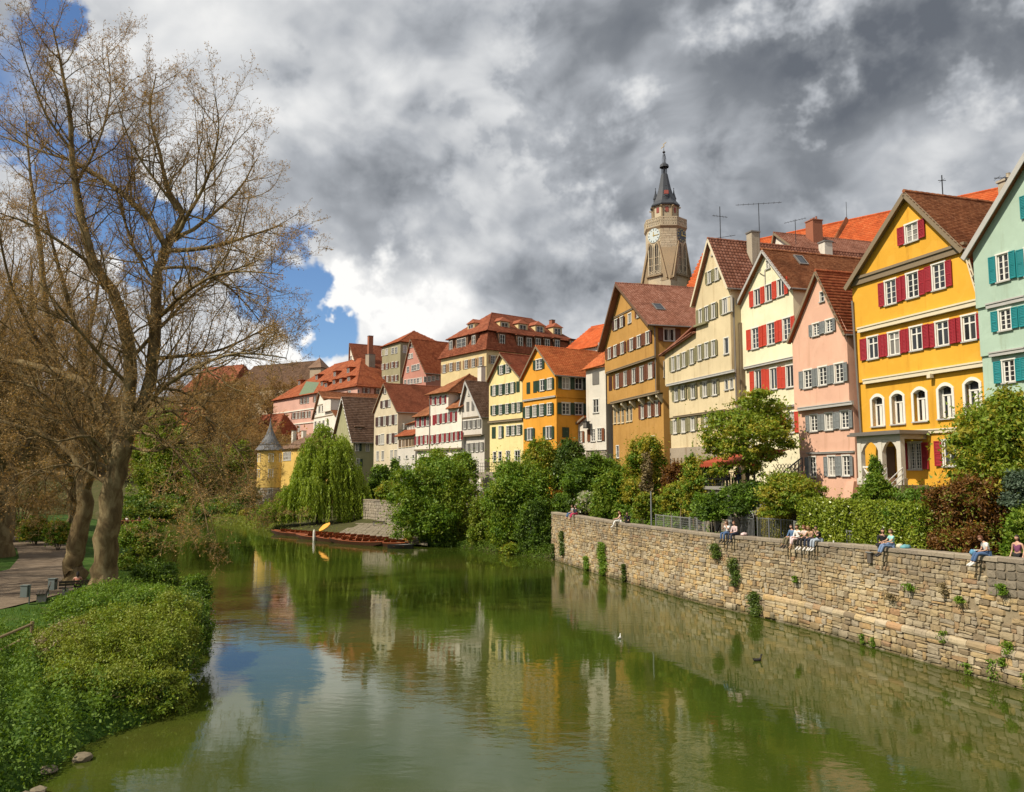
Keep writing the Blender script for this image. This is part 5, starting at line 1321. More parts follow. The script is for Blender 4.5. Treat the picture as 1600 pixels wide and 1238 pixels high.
# ---- olive grey house, neighbours on the hill
h = House('town_house', 'olive grey house with hipped red roof high on the hill', 594, 623, 188.0, -60, 12, 12.0, P_olive); H_ol = h
h.row('I', [(849, 245), (876, 240), (921, 230), (947, 226)], 18, 44, 2, 3, '', None); h.row('I', [(849, 350), (880, 345), (921, 335), (950, 332)], 15, 42, 2, 2, 'B', U, sw=.45); h.row('I', [(857, 440), (884, 438), (922, 436), (950, 432)], 15, 42, 2, 2, 'B', U, sw=.45)
h.row('I', [(1012, 220)], 24, 54, 2, 3, '', None, face='s')
ze = h.fac('I', 900, 185)[1]; zr_ = h.hit(*cp('I', 965, 108), 1, 5.0).z
h.walls([(0, 0), (h.W, 0), (h.W, ze), (0, ze)], ze); hip(h, 0, h.W, 0, 12, ze, zr_, h.W * .45, 0, T_red, .5, .4, .45)
h = House('town_house', 'steep red roofed house peeking over the pink college building', 543, 556, 205.0, 100, 22, 12.0, P_white2); H_bk = h
h.row('I', [(612, 282)], 14, 26, 1, 1, '', None)
ap = h.fac('I', 607, 180); 
h.walls([(0, 0), (h.W, 0), (h.W, ap[1] - 7), (ap[0], ap[1]), (0, ap[1] - 7)], ap[1] - 7); h.gable(ap, (0, ap[1] - 7), (h.W, ap[1] - 7), T_old, side=.3, tw=.4, th=.4)
q = h.hit(*cp('I', 757, 250), 0, h.W * .8); h.chimney(h.W * .75, q.y, q.z - 5, q.z + 4.6, 1.2, M_brick)
h = House('town_house', 'old rose gabled house with long row of windows on the hill', 628, 664, 172.0, -60, 18, 10.0, P_rose); H_ro = h
h.row('I', [(1062, 192)], 20, 28, 2, 1, '', None); h.row('I', [(1046, 272), (1064, 268)], 16, 34, 2, 1, '', None); h.row('I', [(1035, 370), (1070, 360), (1090, 355), (1112, 350)], 18, 42, 2, 2, '', None)
h.row('I', [(1015, 465), (1040, 461), (1062, 458), (1085, 455), (1108, 452), (1130, 448)], 17, 36, 2, 2, '', None); h.row('I', [(1165, 444), (1195, 440), (1225, 435), (1255, 428)], 20, 38, 2, 2, '', None, face='s')
ap = h.fac('I', 1062, 145); zl_ = h.fac('I', 990, 412)[1]; zr_ = h.fac('I', 1158, 392)[1]
h.walls([(0, 0), (h.W, 0), (h.W, zr_), ap, (0, zl_)], zr_); h.gable(ap, (0, zl_), (h.W, zr_), T_red, side=.3, tw=.4, th=.4)

# ---- mansard hotel above the row
h = House('hotel_building', 'large cream building with red mansard roof and dormers above the row', 687.5, 759.5, 150.0, -170, 40, 8.0, P_hotel, 'building'); H_ho = h
TN = 'tan'
h.row('H', [(69, 507), (119, 494), (170, 486), (232, 474), (285, 463), (339, 452)], 22, 62, 2, 3, 'B', TN, sw=.5); h.row('H', [(430, 440), (480, 445)], 30, 60, 2, 3, 'B', TN, face='s', sw=.5)
zm0 = h.fac('H', 378, 365)[1]; zm1 = h.fac('H', 385, 215)[1]; D_ = h.side('H', 1095, 295)[0]; h.D = max(22, min(D_, 48)); apz = h.hit(*cp('H', 420, 98), 0, h.W / 2); apz2 = h.hit(*cp('H', 740, 132), 0, h.W / 2)
h.walls([(0, 0), (h.W, 0), (h.W, zm0), (0, zm0)], zm0)
i_ = 1.3; W_, Dd = h.W, h.D
h.roof([(-.5, -.5, zm0), (W_ + .5, -.5, zm0), (W_ - i_, i_, zm1), (i_, i_, zm1)], T_old, .35, .4); h.roof([(W_ + .5, -.5, zm0), (W_ + .5, Dd, zm0), (W_ - i_, Dd - i_, zm1), (W_ - i_, i_, zm1)], T_old, .35, .4)
h.roof([(-.5, Dd, zm0), (-.5, -.5, zm0), (i_, i_, zm1), (i_, Dd - i_, zm1)], T_old, tiles=False)
hip(h, i_, W_ - i_, i_, Dd - i_, zm1 + .15, (apz.z + apz2.z) / 2, 0, max(3, apz.y - i_), T_old, .7, .35, .4)
for x, y, w_ in ((120, 342, 1.6), (198, 325, 4.6), (289, 305, 1.6)):
    p_, z_ = h.fac('H', x, y, .35); dormer(h, 'f', p_, z_, w_, 3.0, 1.6, .2, M_brownwood, T_old, True, 2 if w_ < 2 else 6, 3, .1)
for x, y in ((496, 298), (631, 315), (696, 322), (763, 325), (831, 330), (905, 335), (1028, 345)):
    q = h.hit(*cp('H', x, y), 0, h.W - .35); dormer(h, 's', q.y, q.z, 1.7, 3.0, 1.6, .2, M_brownwood, T_old, True, 2, 3, .1)
for x, y in ((518, 190), (653, 207), (779, 219), (911, 232)):
    q = h.hit(*cp('H', x, y), 0, h.W - 2.6); dormer(h, 's', q.y, q.z, 2.4, 1.9, 3.2, 2.6, P_hotel, T_old, False, 2, 2)
p_, z_ = h.fac('H', 265, 205, 2.6); dormer(h, 'f', p_, z_, 2.4, 1.9, 3.2, 2.6, P_hotel, T_old, False, 2, 2)
q = h.hit(*cp('H', 813, 195), 0, h.W / 2); h.chimney(h.W / 2 + 2.5, q.y, q.z - 3, q.z + 1, .9, M_brick)

# ---- red roof behind the orange house
h = House('town_house', 'house with plain bright red roof behind the orange house', 884, 935, 134.0, -250, 14, 10.0, P_white2); H_rb = h
ze = h.fac('H', 1100, 360)[1]; zr_ = h.hit(*cp('H', 1280, 172), 1, 7.0).z
h.row('H', [(1222, 335)], 14, 40, 1, 2, '', None)
h.walls([(0, 0), (h.W, 0), (h.W, ze), (0, ze)], ze)
r_ = h.roof([(-.3, -.5, ze), (h.W + .3, -.5, ze), (h.W + .3, 7, zr_), (-.3, 7, zr_)], T_church, .4, .45); h.roof([(-.3, 14.5, ze), (h.W + .3, 14.5, ze), (h.W + .3, 7, zr_), (-.3, 7, zr_)], T_church, tiles=False)
mb = MB(); mb.poly([(h.W, 0, ze), (h.W, 14, ze), (h.W, 7, zr_ - .2)]); mb.poly([(0, 0, ze), (0, 14, ze), (0, 7, zr_ - .2)]); mb.build('gable_wall', P_white2, h.root); h.ridge((-.3, 7, zr_), (h.W + .3, 7, zr_), T_church, r_)

# ---- roof with brick chimney between the cream house and the church
h = House('town_house', 'brown pantiled house behind the red shutter house with tall brick chimney', 1209, 1290, 86.0, 420, 26, 8.0, P_white2); H_bc = h
ap = h.fac('C', 632, 312); h.walls([(0, 0), (h.W, 0), (h.W, ap[1] - 5.5), (ap[0], ap[1]), (0, ap[1] - 5.5)], ap[1] - 5.5)
h.gable(ap, (0, ap[1] - 5.5), (h.W, ap[1] - 5.5), T_pan, tw=.3, th=.34, curved=True)
h2 = h; q = h.hit(1273, 385, 0, ap[0] + 1.2); h.chimney(q.x, q.y, q.z - 4, h.hit(1273, 347, 0, ap[0] + 1.2).z, 1.35, M_brick, pots=3)
# ------------------------------------------------------------------ church, castle, aerials
P_sand = stonemat('church sandstone', [(0, (0.42, 0.345, 0.24)), (.5, (0.54, 0.465, 0.34)), (1, (0.47, 0.375, 0.25))], lichen=.12)
P_sandd = stonemat('darker sandstone', [(0, (0.28, 0.21, 0.13)), (1, (0.36, 0.27, 0.17))], lichen=.2)
M_lead = simple('slate grey lead', (0.045, 0.05, 0.06), 0.55, .2)
M_gold = simple('gilding', (0.75, 0.52, 0.14), 0.35, .8)
M_clockL = simple('pale blue dial', (0.50, 0.56, 0.56), .6); M_clockD = simple('dark blue dial', (0.06, 0.075, 0.09), .6)
TD = 150.0
def tz(y): return at(1047, y, TD).z
tc = at(1047, 742, TD); ZT0 = 20.0
tower = empty('church_tower', 'sandstone church tower with clock faces, gallery and dark slate spire', 'church tower', (tc.x, tc.y, ZT0))
cam_az = math.atan2(-tc.y, -tc.x)
FA = cam_az + math.radians(9)            # the diagonal face that looks at the bridge
zz = lambda y: tz(y) - ZT0
Rg = 3.6                                 # apothem of the octagon
def octo(r, z, n=8): return [(r / math.cos(math.pi / n) * math.cos(FA + (k + .5) * 2 * math.pi / n), r / math.cos(math.pi / n) * math.sin(FA + (k + .5) * 2 * math.pi / n), z) for k in range(n)]
def prism(mb, r0, z0, r1, z1, mi=0, n=8):
    a, b_ = octo(r0, z0, n), octo(r1, z1, n)
    for i in range(n): j = (i + 1) % n; mb.poly([a[i], a[j], b_[j], b_[i]], mi)
    mb.poly(b_, mi)
zg0, zg1 = zz(366), zz(348); zb0 = zz(446); zbr = zz(392)
# square foot passing into the octagon by broaches
mb = MB()
sq = [(Rg * .98 * math.sqrt(2) * math.cos(FA + k * math.pi / 2), Rg * .98 * math.sqrt(2) * math.sin(FA + k * math.pi / 2)) for k in range(4)]
oc = octo(Rg, zbr)
prism(mb, Rg, zb0 - 1, Rg, zg0)
core_ = mb.build('shaft', P_sand, tower)
mb = MB()
for k in range(4): a, c = sq[k], sq[(k + 1) % 4]; mb.poly([(a[0], a[1], -14), (c[0], c[1], -14), (c[0], c[1], zb0), (a[0], a[1], zb0)])
mb.poly([(a[0], a[1], zb0) for a in sq]); mb.build('square_base', P_sand, tower)
for k in range(4):   # broach on the diagonal faces
    mb = MB(); ang = FA + k * math.pi / 2; s_ = sq[k]
    o1 = oc[(2 * k) % 8 - 0]; o0 = oc[(2 * k - 1) % 8]
    mb.poly([(s_[0], s_[1], zb0), o1, o0]); e0 = (o0[0], o0[1], zb0); e1 = (o1[0], o1[1], zb0); mb.poly([(s_[0], s_[1], zb0), e1, o1]); mb.poly([(s_[0], s_[1], zb0), o0, e0])
    mb.build('broach', P_sandd, tower)
# ashlar blocks on the visible octagon faces
st = MB(); rr_ = random.Random(9); side_ = 2 * Rg * math.tan(math.pi / 8)
for k in (-1, 0, 1):
    a = FA + k * math.pi / 4; nrm = Vector((math.cos(a), math.sin(a), 0)); tx = Vector((-math.sin(a), math.cos(a), 0)); z_ = zb0 + .1
    while z_ < zg0 - .3:
        h_ = rr_.uniform(.38, .6); x_ = -side_ / 2
        while x_ < side_ / 2 - .05:
            w_ = min(rr_.uniform(.5, 1.2), side_ / 2 - x_); c = nrm * (Rg + .015) + tx * (x_ + w_/2) + Vector((0, 0, z_ + h_/2)); e = .02; d_ = rr_.uniform(.015, .06)
            if not (k != 0 and z_ < zz(386) and abs(x_ + w_/2) < 1.15):
                st.add([c + tx * sx__ * (w_/2 - e) + Vector((0, 0, sz_ * (h_/2 - e))) + nrm * dd for dd in (-.05, d_) for sx__, sz_ in ((-1, -1), (1, -1), (1, 1), (-1, 1))], [(4,5,6,7), (0,1,5,4), (1,2,6,5), (2,3,7,6), (3,0,4,7)])
            x_ += w_
        z_ += h_
st.build('ashlar', P_sand, tower, kind='stuff')
def face_frame(k, r=Rg):
    a = FA + k * math.pi / 4; return a, Vector((math.cos(a), math.sin(a), 0)), Vector((-math.sin(a), math.cos(a), 0))
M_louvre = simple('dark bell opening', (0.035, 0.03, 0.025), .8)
for k in (-1, 1):
    a, nrm, tx = face_frame(k); zl0, zl1 = zz(435), zz(386)
    for xo in (-.68, .68):
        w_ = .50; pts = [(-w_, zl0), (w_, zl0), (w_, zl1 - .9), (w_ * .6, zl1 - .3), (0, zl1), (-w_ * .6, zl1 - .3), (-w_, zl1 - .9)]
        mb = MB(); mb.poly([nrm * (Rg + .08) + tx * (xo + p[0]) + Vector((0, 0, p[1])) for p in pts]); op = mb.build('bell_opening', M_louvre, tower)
        fr = MB()
        for i in range(1, len(pts)): p0, p1 = pts[i], pts[(i + 1) % len(pts)]; fr.bar(nrm * (Rg + .12) + tx * (xo + p0[0]) + Vector((0, 0, p0[1])), nrm * (Rg + .12) + tx * (xo + p1[0]) + Vector((0, 0, p1[1])), .16, .22, tuple(nrm))
        for z_ in [zl0 + .3 + i * .75 for i in range(0, 6, 2)]: fr.bar(nrm * (Rg + .1) + tx * (xo - w_) + Vector((0, 0, z_)), nrm * (Rg + .1) + tx * (xo + w_) + Vector((0, 0, z_ + .01)), .1, .1, tuple(nrm))
        fr.bar(nrm * (Rg + .1) + tx * xo + Vector((0, 0, zl0)), nrm * (Rg + .1) + tx * xo + Vector((0, 0, zl1 - .2)), .1, .1, tuple(nrm))
        for sg_ in (-1, 1): fr.bar(nrm * (Rg + .1) + tx * (xo - sg_ * w_ * .9) + Vector((0, 0, zl0 + .1)), nrm * (Rg + .1) + tx * (xo + sg_ * w_ * .9) + Vector((0, 0, zl0 + .85)), .09, .09, tuple(nrm))
        fr.build('tracery', P_sand, op)
    mb = MB(); mb.bar(nrm * (Rg + .15) - tx * 1.8 + Vector((0, 0, zl0 - .15)), nrm * (Rg + .15) + tx * 1.8 + Vector((0, 0, zl0 - .15)), .5, .3, (0, 0, 1)); mb.build('string_course', P_sandd, tower)
    # gable shaped hood mould over the pair
    mb = MB()
    for sg_ in (-1, 1): mb.bar(nrm * (Rg + .1) + tx * sg_ * 1.05 + Vector((0, 0, zl1 + .1)), nrm * (Rg + .1) + tx * sg_ * 2.9 + Vector((0, 0, zb0 + .4)), .3, .4, tuple(nrm))
    mb.build('hood_mould', P_sandd, tower)
    # clock
    zc = zz(374.5); rad = 1.38; mb = MB(); n = 28
    ring = [nrm * (Rg + .14) + tx * (rad * math.cos(2 * math.pi * i / n)) + Vector((0, 0, zc + rad * math.sin(2 * math.pi * i / n))) for i in range(n)]
    mb.poly(ring); back_ = [p - nrm * .12 for p in ring]
    for i in range(n): j = (i + 1) % n; mb.poly([back_[i], back_[j], ring[j], ring[i]])
    ck = mb.build('clock_face', M_clockL if k == (-1 if True else 1) else M_clockD, tower)
    hm = MB(); cc = nrm * (Rg + .18) + Vector((0, 0, zc))
    for i in range(12):
        t = math.pi * i / 6; d_ = tx * math.sin(t) + Vector((0, 0, math.cos(t))); hm.bar(cc + d_ * 1.0, cc + d_ * 1.28, .10, .02, tuple(nrm))
    hm.build('hour_marks', M_gold if k == 1 else M_lead, ck)
    hn = MB()
    for t, L in ((0.05, .75), (4.70, 1.05)):   # about a quarter to twelve
        d_ = tx * math.sin(t) * (-1 if k == -1 else -1) + Vector((0, 0, math.cos(t))); hn.bar(cc + nrm * .03 - d_ * .2, cc + nrm * .03 + d_ * L, .11, .02, tuple(nrm))
    hn.build('clock_hands', M_gold, ck)
# gallery with pierced parapet
mb = MB(); prism(mb, Rg, zg0, Rg + .26, zg0 + .5); prism(mb, Rg + .26, zg0 + .5, Rg + .26, zg0 + .62); mb.build('gallery', P_sandd, tower)
mb = MB()
for k in range(8):
    a, nrm, tx = face_frame(k); L = (Rg + .18) * math.tan(math.pi / 8)
    for z_ in (zg0 + .68, zg1 - .08): mb.bar(nrm * (Rg + .18) - tx * L + Vector((0, 0, z_)), nrm * (Rg + .18) + tx * L + Vector((0, 0, z_)), .2, .2, (0, 0, 1))
    n = 7
    for i in range(n):
        x0, x1 = -L + 2 * L * i / n, -L + 2 * L * (i + 1) / n
        for u_, v_ in ((zg0 + .7, zg1 - .1), (zg1 - .1, zg0 + .7)): mb.bar(nrm * (Rg + .18) + tx * x0 + Vector((0, 0, u_)), nrm * (Rg + .18) + tx * x1 + Vector((0, 0, v_)), .12, .16, tuple(nrm))
        mb.bar(nrm * (Rg + .18) + tx * x0 + Vector((0, 0, zg0 + .7)), nrm * (Rg + .18) + tx * x0 + Vector((0, 0, zg1 - .1)), .1, .12, tuple(nrm))
mb.build('parapet', P_sand, tower)
Ru = 2.28; zu = zz(322); mb = MB(); prism(mb, Ru, zg0 + .5, Ru, zu); mb.build('upper_storey', P_sand, tower)
for k in (-1, 0, 1):
    a, nrm, tx = face_frame(k); z_ = zz(333); mb = MB(); mb.bar(nrm * (Ru + .02) + Vector((0, 0, z_ - .5)), nrm * (Ru + .02) + Vector((0, 0, z_ + .5)), .6, .1, tuple(nrm)); mb.build('red_shutter', simple('church shutter', (.26, .06, .045), .6), tower)
for k in range(8):
    a = FA + (k + .5) * math.pi / 4; d_ = Vector((math.cos(a), math.sin(a), 0)); mb = MB(); mb.bar(d_ * 2.4 + Vector((0, 0, zg1 - .6)), d_ * 2.5 + Vector((0, 0, zu - .3)), .3, .35, tuple(d_)); mb.bar(d_ * 2.5 + Vector((0, 0, zu - .9)), d_ * 3.05 + Vector((0, 0, zu - .75)), .2, .2); mb.build('buttress', P_sandd, tower)
# concave spire, lantern, ball and vane
mb = MB(); pr_ = [(2.62, zz(326)), (2.70, zz(324)), (2.05, zz(317)), (1.5, zz(306)), (1.12, zz(295)), (.82, zz(283)), (.60, zz(273))]
for (r0, z0), (r1, z1_) in zip(pr_, pr_[1:]): prism(mb, r0, z0, r1, z1_)
sp = mb.build('spire', M_lead, tower)
mb = MB()
for k in range(8): p = octo(.45, 0)[k]; mb.bar((p[0], p[1], zz(273)), (p[0], p[1], zz(262)), .09, .09, (1, 0, 0))
prism(mb, .18, zz(273), .18, zz(262)); prism(mb, .85, zz(262), .78, zz(258.5)); prism(mb, .78, zz(258.5), .30, zz(255)); mb.build('lantern', M_lead, tower)
mb = MB()
for k in range(6): p = octo(.32, 0)[k]; q = octo(.18, 0)[k]; mb.bar((p[0], p[1], zz(255)), (p[0] * 1.1, p[1] * 1.1, zz(249)), .05, .05, (1, 0, 0)); mb.bar((p[0] * 1.1, p[1] * 1.1, zz(249)), (q[0], q[1], zz(241)), .05, .05, (1, 0, 0))
mb.tube([(0, 0, zz(256)), (0, 0, zz(238)), (0, 0, zz(227))], [.08, .07, .03], 6); mb.lathe([(0.02, zz(240.5)), (.26, zz(238.8)), (.30, zz(238)), (.2, zz(236.6)), (.02, zz(236))], 10); mb.build('finial', M_lead, tower)
mb = MB(); a = FA + 1.2; d_ = Vector((math.cos(a), math.sin(a), 0)); zv = zz(228)
for p0, p1 in (((-.55, -.45), (.15, -.05)), ((.15, -.05), (-.1, .25)), ((-.1, .25), (.5, .6))): mb.bar(d_ * p0[0] + Vector((0, 0, zv + p0[1])), d_ * p1[0] + Vector((0, 0, zv + p1[1])), .16, .05, (0, 0, 1))
mb.build('weather_vane', M_gold, tower)
for k in range(8):
    if k % 2: continue
    a, nrm, tx = face_frame(k); mb = MB(); b0 = zz(312)
    c = nrm * 1.75
    mb.lathe([(.42, b0 - 1.2), (.42, b0), (.52, b0 + .05), (.16, b0 + 1.2), (.03, b0 + 2.1)], 6, (c.x, c.y)); mb.lathe([(.02, b0 + 2.0), (.12, b0 + 2.15), (.02, b0 + 2.3)], 6, (c.x, c.y)); mb.build('spire_turret', M_lead, tower)
a, nrm, tx = face_frame(0); mb = MB(); mb.bar(nrm * 1.95 + Vector((0, 0, zz(309))), nrm * 1.85 + Vector((0, 0, zz(303))), .8, .4, tuple(nrm)); mb.build('dormer_shutter', simple('church shutter', (.26, .06, .045), .6), tower)
for k in (-1, 1):
    s_ = sq[0]; 
mb = MB()
for s_ in sq: d_ = Vector((s_[0], s_[1], 0)).normalized(); mb.bar(Vector((s_[0], s_[1], zb0 + .2)), Vector((s_[0], s_[1], zb0 + .2)) + d_ * 1.1, .4, .5)
mb.build('gargoyle', P_sandd, tower)

# nave: a huge orange roof, its ridge level, running away behind the houses
def bare_house(name, label, O, u, W, D, zb, wm_, cat):
    h = House.__new__(House); h.u = Vector(u).normalized(); h.b = Vector((-h.u.y, h.u.x)); h.O = Vector(O); h.W = W; h.D = D; h.zb = zb; h.rz = math.atan2(h.u.y, h.u.x); h.name = name
    h.root = empty(name, label, cat, (O[0], O[1], zb), h.rz); h.wall_m = wm_; h.wins = []; h.bands = [(-99, 99, 0.0)]; h.n = 0; return h
A_ = at(1104, 392, 146.0); zr_w = A_.z
d3 = cam_ray(1404, 328); t = (zr_w - HC) / d3.z; B_ = Vector((d3.x * t, d3.y * t, zr_w))
u_ = Vector((B_.x - A_.x, B_.y - A_.y)); Lr = u_.length; u_.normalize(); b2 = Vector((-u_.y, u_.x)); Dh = 13.0
O_ = Vector((A_.x, A_.y)) - b2 * Dh
h = bare_house('church_nave', 'church nave with vast bright orange tile roof behind the houses', O_, u_, Lr + 22, 2 * Dh, 16.0, P_sand, 'church'); H_nave = h
ze = zr_w - 16.0 - 16.5; zr_ = zr_w - 16.0
h.walls([(0, 0), (h.W, 0), (h.W, ze), (0, ze)], ze)
r_ = h.roof([(-.5, -.4, ze), (h.W + .5, -.4, ze), (h.W + .5, Dh, zr_), (-.5, Dh, zr_)], T_church, .45, .5); h.roof([(-.5, 2 * Dh + .4, ze), (h.W + .5, 2 * Dh + .4, ze), (h.W + .5, Dh, zr_), (-.5, Dh, zr_)], T_church, tiles=False)
mb = MB(); mb.poly([(0, 0, ze), (0, 2 * Dh, ze), (0, Dh, zr_ - .2)]); mb.poly([(h.W, 0, ze), (h.W, 2 * Dh, ze), (h.W, Dh, zr_ - .2)]); mb.build('gable_wall', P_sand, h.root); h.ridge((-.5, Dh, zr_), (h.W + .5, Dh, zr_), T_church, r_, .2)
# fold in the roof: a lower roof section starts with a dark upstand
q = h.hit(1327, 344, 1, Dh); mb = MB(); mb.add([(q.x, Dh, zr_ + .05), (q.x - 3.2, 5, zr_ - 10.0), (q.x - 2.2, 5, zr_ - 10.0), (q.x - .3, Dh - .6, zr_ + .55), (q.x - 2.6, 5, zr_ - 9.2)], [(0, 3, 4, 1), (3, 2, 4), (0, 2, 3)]); mb.build('roof_upstand', T_brown, h.root)
for px_ in (1323, 1473):
    q = h.hit(px_, 340, 1, Dh)
    if px_ == 1323:
        mb = MB(); mb.tube([(q.x, Dh, zr_), (q.x, Dh, zr_ + 3.2)], .04, 5); mb.build('lightning_rod', M_ironD, h.root)

# castle on the hill to the left, half hidden by bare branches
P_castle = plaster('castle plaster', (0.42, 0.34, 0.24), .3)
def longhouse(name, label, xl, xr, dr, vp, D, zb, wm_, cat, ytop, rise, tm):
    h = House(name, label, xl, xr, dr, vp, D, zb, wm_, cat); zr_ = h.hit((xl + xr) / 2, ytop, 1, D / 2).z; ze = zr_ - rise
    h.row('0', [(xl + (xr - xl) * (i + .5) / 6, ytop + 48) for i in range(6)], 3, 6, 2, 2, '', None)
    h.walls([(0, 0), (h.W, 0), (h.W, ze), (0, ze)], ze); hip(h, 0, h.W, 0, D, ze, zr_, 2.5, 0, tm, .5, .6, .6); return h
longhouse('castle_wing', 'long brown roofed castle wing on the hill behind bare branches', 352, 478, 255.0, -1500, 18, 16.0, P_castle, 'castle', 571, 9.5, tilemat('dark castle tiles', (.09, .05, .03), (.13, .075, .045), (.16, .095, .06)))
longhouse('castle_wing', 'shorter red brown castle roof left of the long wing on the hill', 275, 352, 275.0, -1500, 18, 16.0, P_castle, 'castle', 576, 10, T_old)
tt = empty('castle_turret', 'small castle turret with dark pyramid roof on the hill', 'turret', tuple(at(495, 742, 248).xy) + (16.0,)); zt_ = lambda y: at(495, y, 248).z - 16
mb = MB(); mb.lathe([(2.9, 0), (2.9, zt_(576))], 4, a0=.4); mb.build('wall', P_castle, tt); mb = MB(); mb.lathe([(3.6, zt_(576)), (.05, zt_(559))], 4, a0=.4); mb.lathe([(.06, zt_(559)), (.03, zt_(555))], 5); mb.build('pyramid_roof', T_grey, tt)
longhouse('town_house', 'red roofed house glimpsed low between the bare branches at left', 250, 292, 200.0, -800, 9, 5.0, P_white2, 'house', 640, 5.0, T_red)
longhouse('town_house', 'red brown roofed house below the castle behind the bare branches', 372, 424, 205.0, -700, 10, 5.0, P_burse, 'house', 650, 7.0, T_old)
longhouse('town_house', 'low brown roofed house left of the round tower behind the dark shrubs', 345, 402, 178.0, -600, 8, 3.0, P_greyw, 'house', 742, 3.4, T_grey)

# aerials on the roofs
def aerial(label, px, y0, y1, depth, arms, group='roof aerials'):
    p = at(px, y0, depth); q = at(px, y1, depth); a = empty('roof_aerial', label, 'aerial', tuple(p), 0, group); H = q.z - p.z
    mb = MB(); mb.tube([(0, 0, -1.5), (0, 0, H)], .035, 6); mb.build('mast', M_ironD, a)
    for (z_, L, ang, tilt, els) in arms:
        mb = MB(); d = Vector((math.cos(ang), math.sin(ang), tilt)); c = Vector((0, 0, H * z_)); mb.tube([c - d * L/2, c + d * L/2], .022, 5)
        n = Vector((-math.sin(ang), math.cos(ang), 0))
        for i in range(els): e = c + d * L * ((i + .5) / els - .5); mb.tube([e - n * .35, e + n * .35], .012, 4)
        mb.build('boom', M_ironD, a)
    return a
aerial('aerial with slanted boom on the cream house ridge', 1126, 378, 323, 70, [(.72, 1.3, -.3, -.22, 5), (.12, 2.6, -.4, .05, 3)])
aerial('tall aerial with one long level boom behind the cream roof', 1187, 378, 318, 76, [(.99, 4.3, -.25, -.02, 9)])
aerial('short aerial beside the brick chimney', 1243, 362, 343, 88, [(.9, 2.4, -.5, .1, 8)])
aerial('thin mast with small crossbar on the egg yolk yellow house', 1473, 303, 274, 50, [(.72, .5, 0, 0, 1)])
aerial('aerial on the chimney of the mint house', 1572, 282, 277, 42, [(.8, 1.2, -.1, .0, 4)])
# ------------------------------------------------------------------ plants
def leaf_quads(P, Nrm, size, rg, aspect=.75, quad=False):
    """a small pointed leaf quad at every point"""
    n = len(P); r = rg.normal(size=(n, 3)); r /= np.linalg.norm(r, axis=1)[:, None] + 1e-9
    N_ = Nrm * .75 + r; N_ /= np.linalg.norm(N_, axis=1)[:, None] + 1e-9
    t = rg.normal(size=(n, 3)); t -= (t * N_).sum(1)[:, None] * N_; t /= np.linalg.norm(t, axis=1)[:, None] + 1e-9
    b = np.cross(N_, t); s = size * rg.uniform(.6, 1.35, (n, 1))
    if not quad:
        V = np.stack([P - t * s * .5 + b * s * aspect * .45, P - t * s * .5 - b * s * aspect * .45, P + t * s * .62], 1).reshape(-1, 3); return V, np.arange(3 * n).reshape(n, 3)
    V = np.stack([P - t * s * .55, P + b * s * aspect * .5, P + t * s * .55, P - b * s * aspect * .5], 1).reshape(-1, 3)
    return V, np.arange(4 * n).reshape(n, 4)
def crown_points(blobs, n, rg, clumps=90, spread=.26, shell=.55):
    """points gathered in clumps over the shells of several ellipsoids -> positions, outward directions"""
    vol = np.array([b[3] * b[4] * b[5] for b in blobs]) ** .67; vol /= vol.sum(); PP = []; NN = []
    for b, f in zip(blobs, vol):
        k = max(6, int(clumps * f)); m_ = max(20, int(n * f)); d = rg.normal(size=(k, 3)); d /= np.linalg.norm(d, axis=1)[:, None]
        d[:, 2] = np.where(d[:, 2] < -.55, -d[:, 2], d[:, 2])
        rad = 1 - shell * rg.uniform(0, 1, (k, 1)) ** 2.0; cs = d * rad * (1 + .10 * rg.normal(size=(k, 1)))
        w = rg.uniform(.5, 1.5, k); w /= w.sum(); i = rg.choice(k, m_, p=w); cr = rg.uniform(.6, 1.4, k)
        e = rg.normal(size=(m_, 3)) * (spread * .62) * cr[i][:, None]; lo = rg.uniform(0, 1, m_) < .22; e[lo] *= 2.4
        p = cs[i] + e * np.array([1, 1, .72])
        PP.append(p * np.array(b[3:6]) + np.array(b[0:3])); q = d[i] * .6 + e / spread * .7 + np.array([0, 0, .35]); NN.append(q / (np.linalg.norm(q, axis=1)[:, None] + 1e-9))
    return np.concatenate(PP), np.concatenate(NN)
_seed = [100]
def nseed(): _seed[0] += 1; return _seed[0]
L_green = leafmat('fresh green leaves', [(0.098, 0.179, 0.014), (0.164, 0.254, 0.020), (0.251, 0.310, 0.028)])
L_mid = leafmat('mid green leaves', [(0.076, 0.166, 0.014), (0.123, 0.232, 0.018), (0.192, 0.295, 0.025)])
L_dark = leafmat('dark green leaves', [(0.045, 0.097, 0.014), (0.071, 0.140, 0.017), (0.110, 0.178, 0.022)])
L_yel = leafmat('yellow green leaves', [(0.207, 0.217, 0.017), (0.305, 0.292, 0.025), (0.414, 0.358, 0.042)])
L_hedge = leafmat('glossy hedge leaves', [(0.098, 0.169, 0.014), (0.174, 0.244, 0.020), (0.261, 0.301, 0.028)], .2, .3)
L_thuja = leafmat('thuja leaves', [(0.070, 0.150, 0.017), (0.110, 0.217, 0.021), (0.164, 0.272, 0.028)])
L_copper = leafmat('copper leaves', [(0.078, 0.034, 0.013), (0.157, 0.064, 0.015), (0.218, 0.104, 0.020)])
L_willow = leafmat('willow leaves', [(0.155, 0.240, 0.017), (0.221, 0.323, 0.025), (0.330, 0.419, 0.042)])
L_blue = leafmat('blue green leaves', [(0.045, 0.085, 0.045), (0.07, 0.12, 0.065), (0.14, 0.19, 0.13)])
L_white = leafmat('white blossom', [(0.30, 0.32, 0.20), (0.50, 0.50, 0.40), (0.62, 0.60, 0.5)])
L_ivy = leafmat('ivy leaves', [(0.034, 0.075, 0.013), (0.061, 0.116, 0.017), (0.120, 0.160, 0.025)], .15, .4)
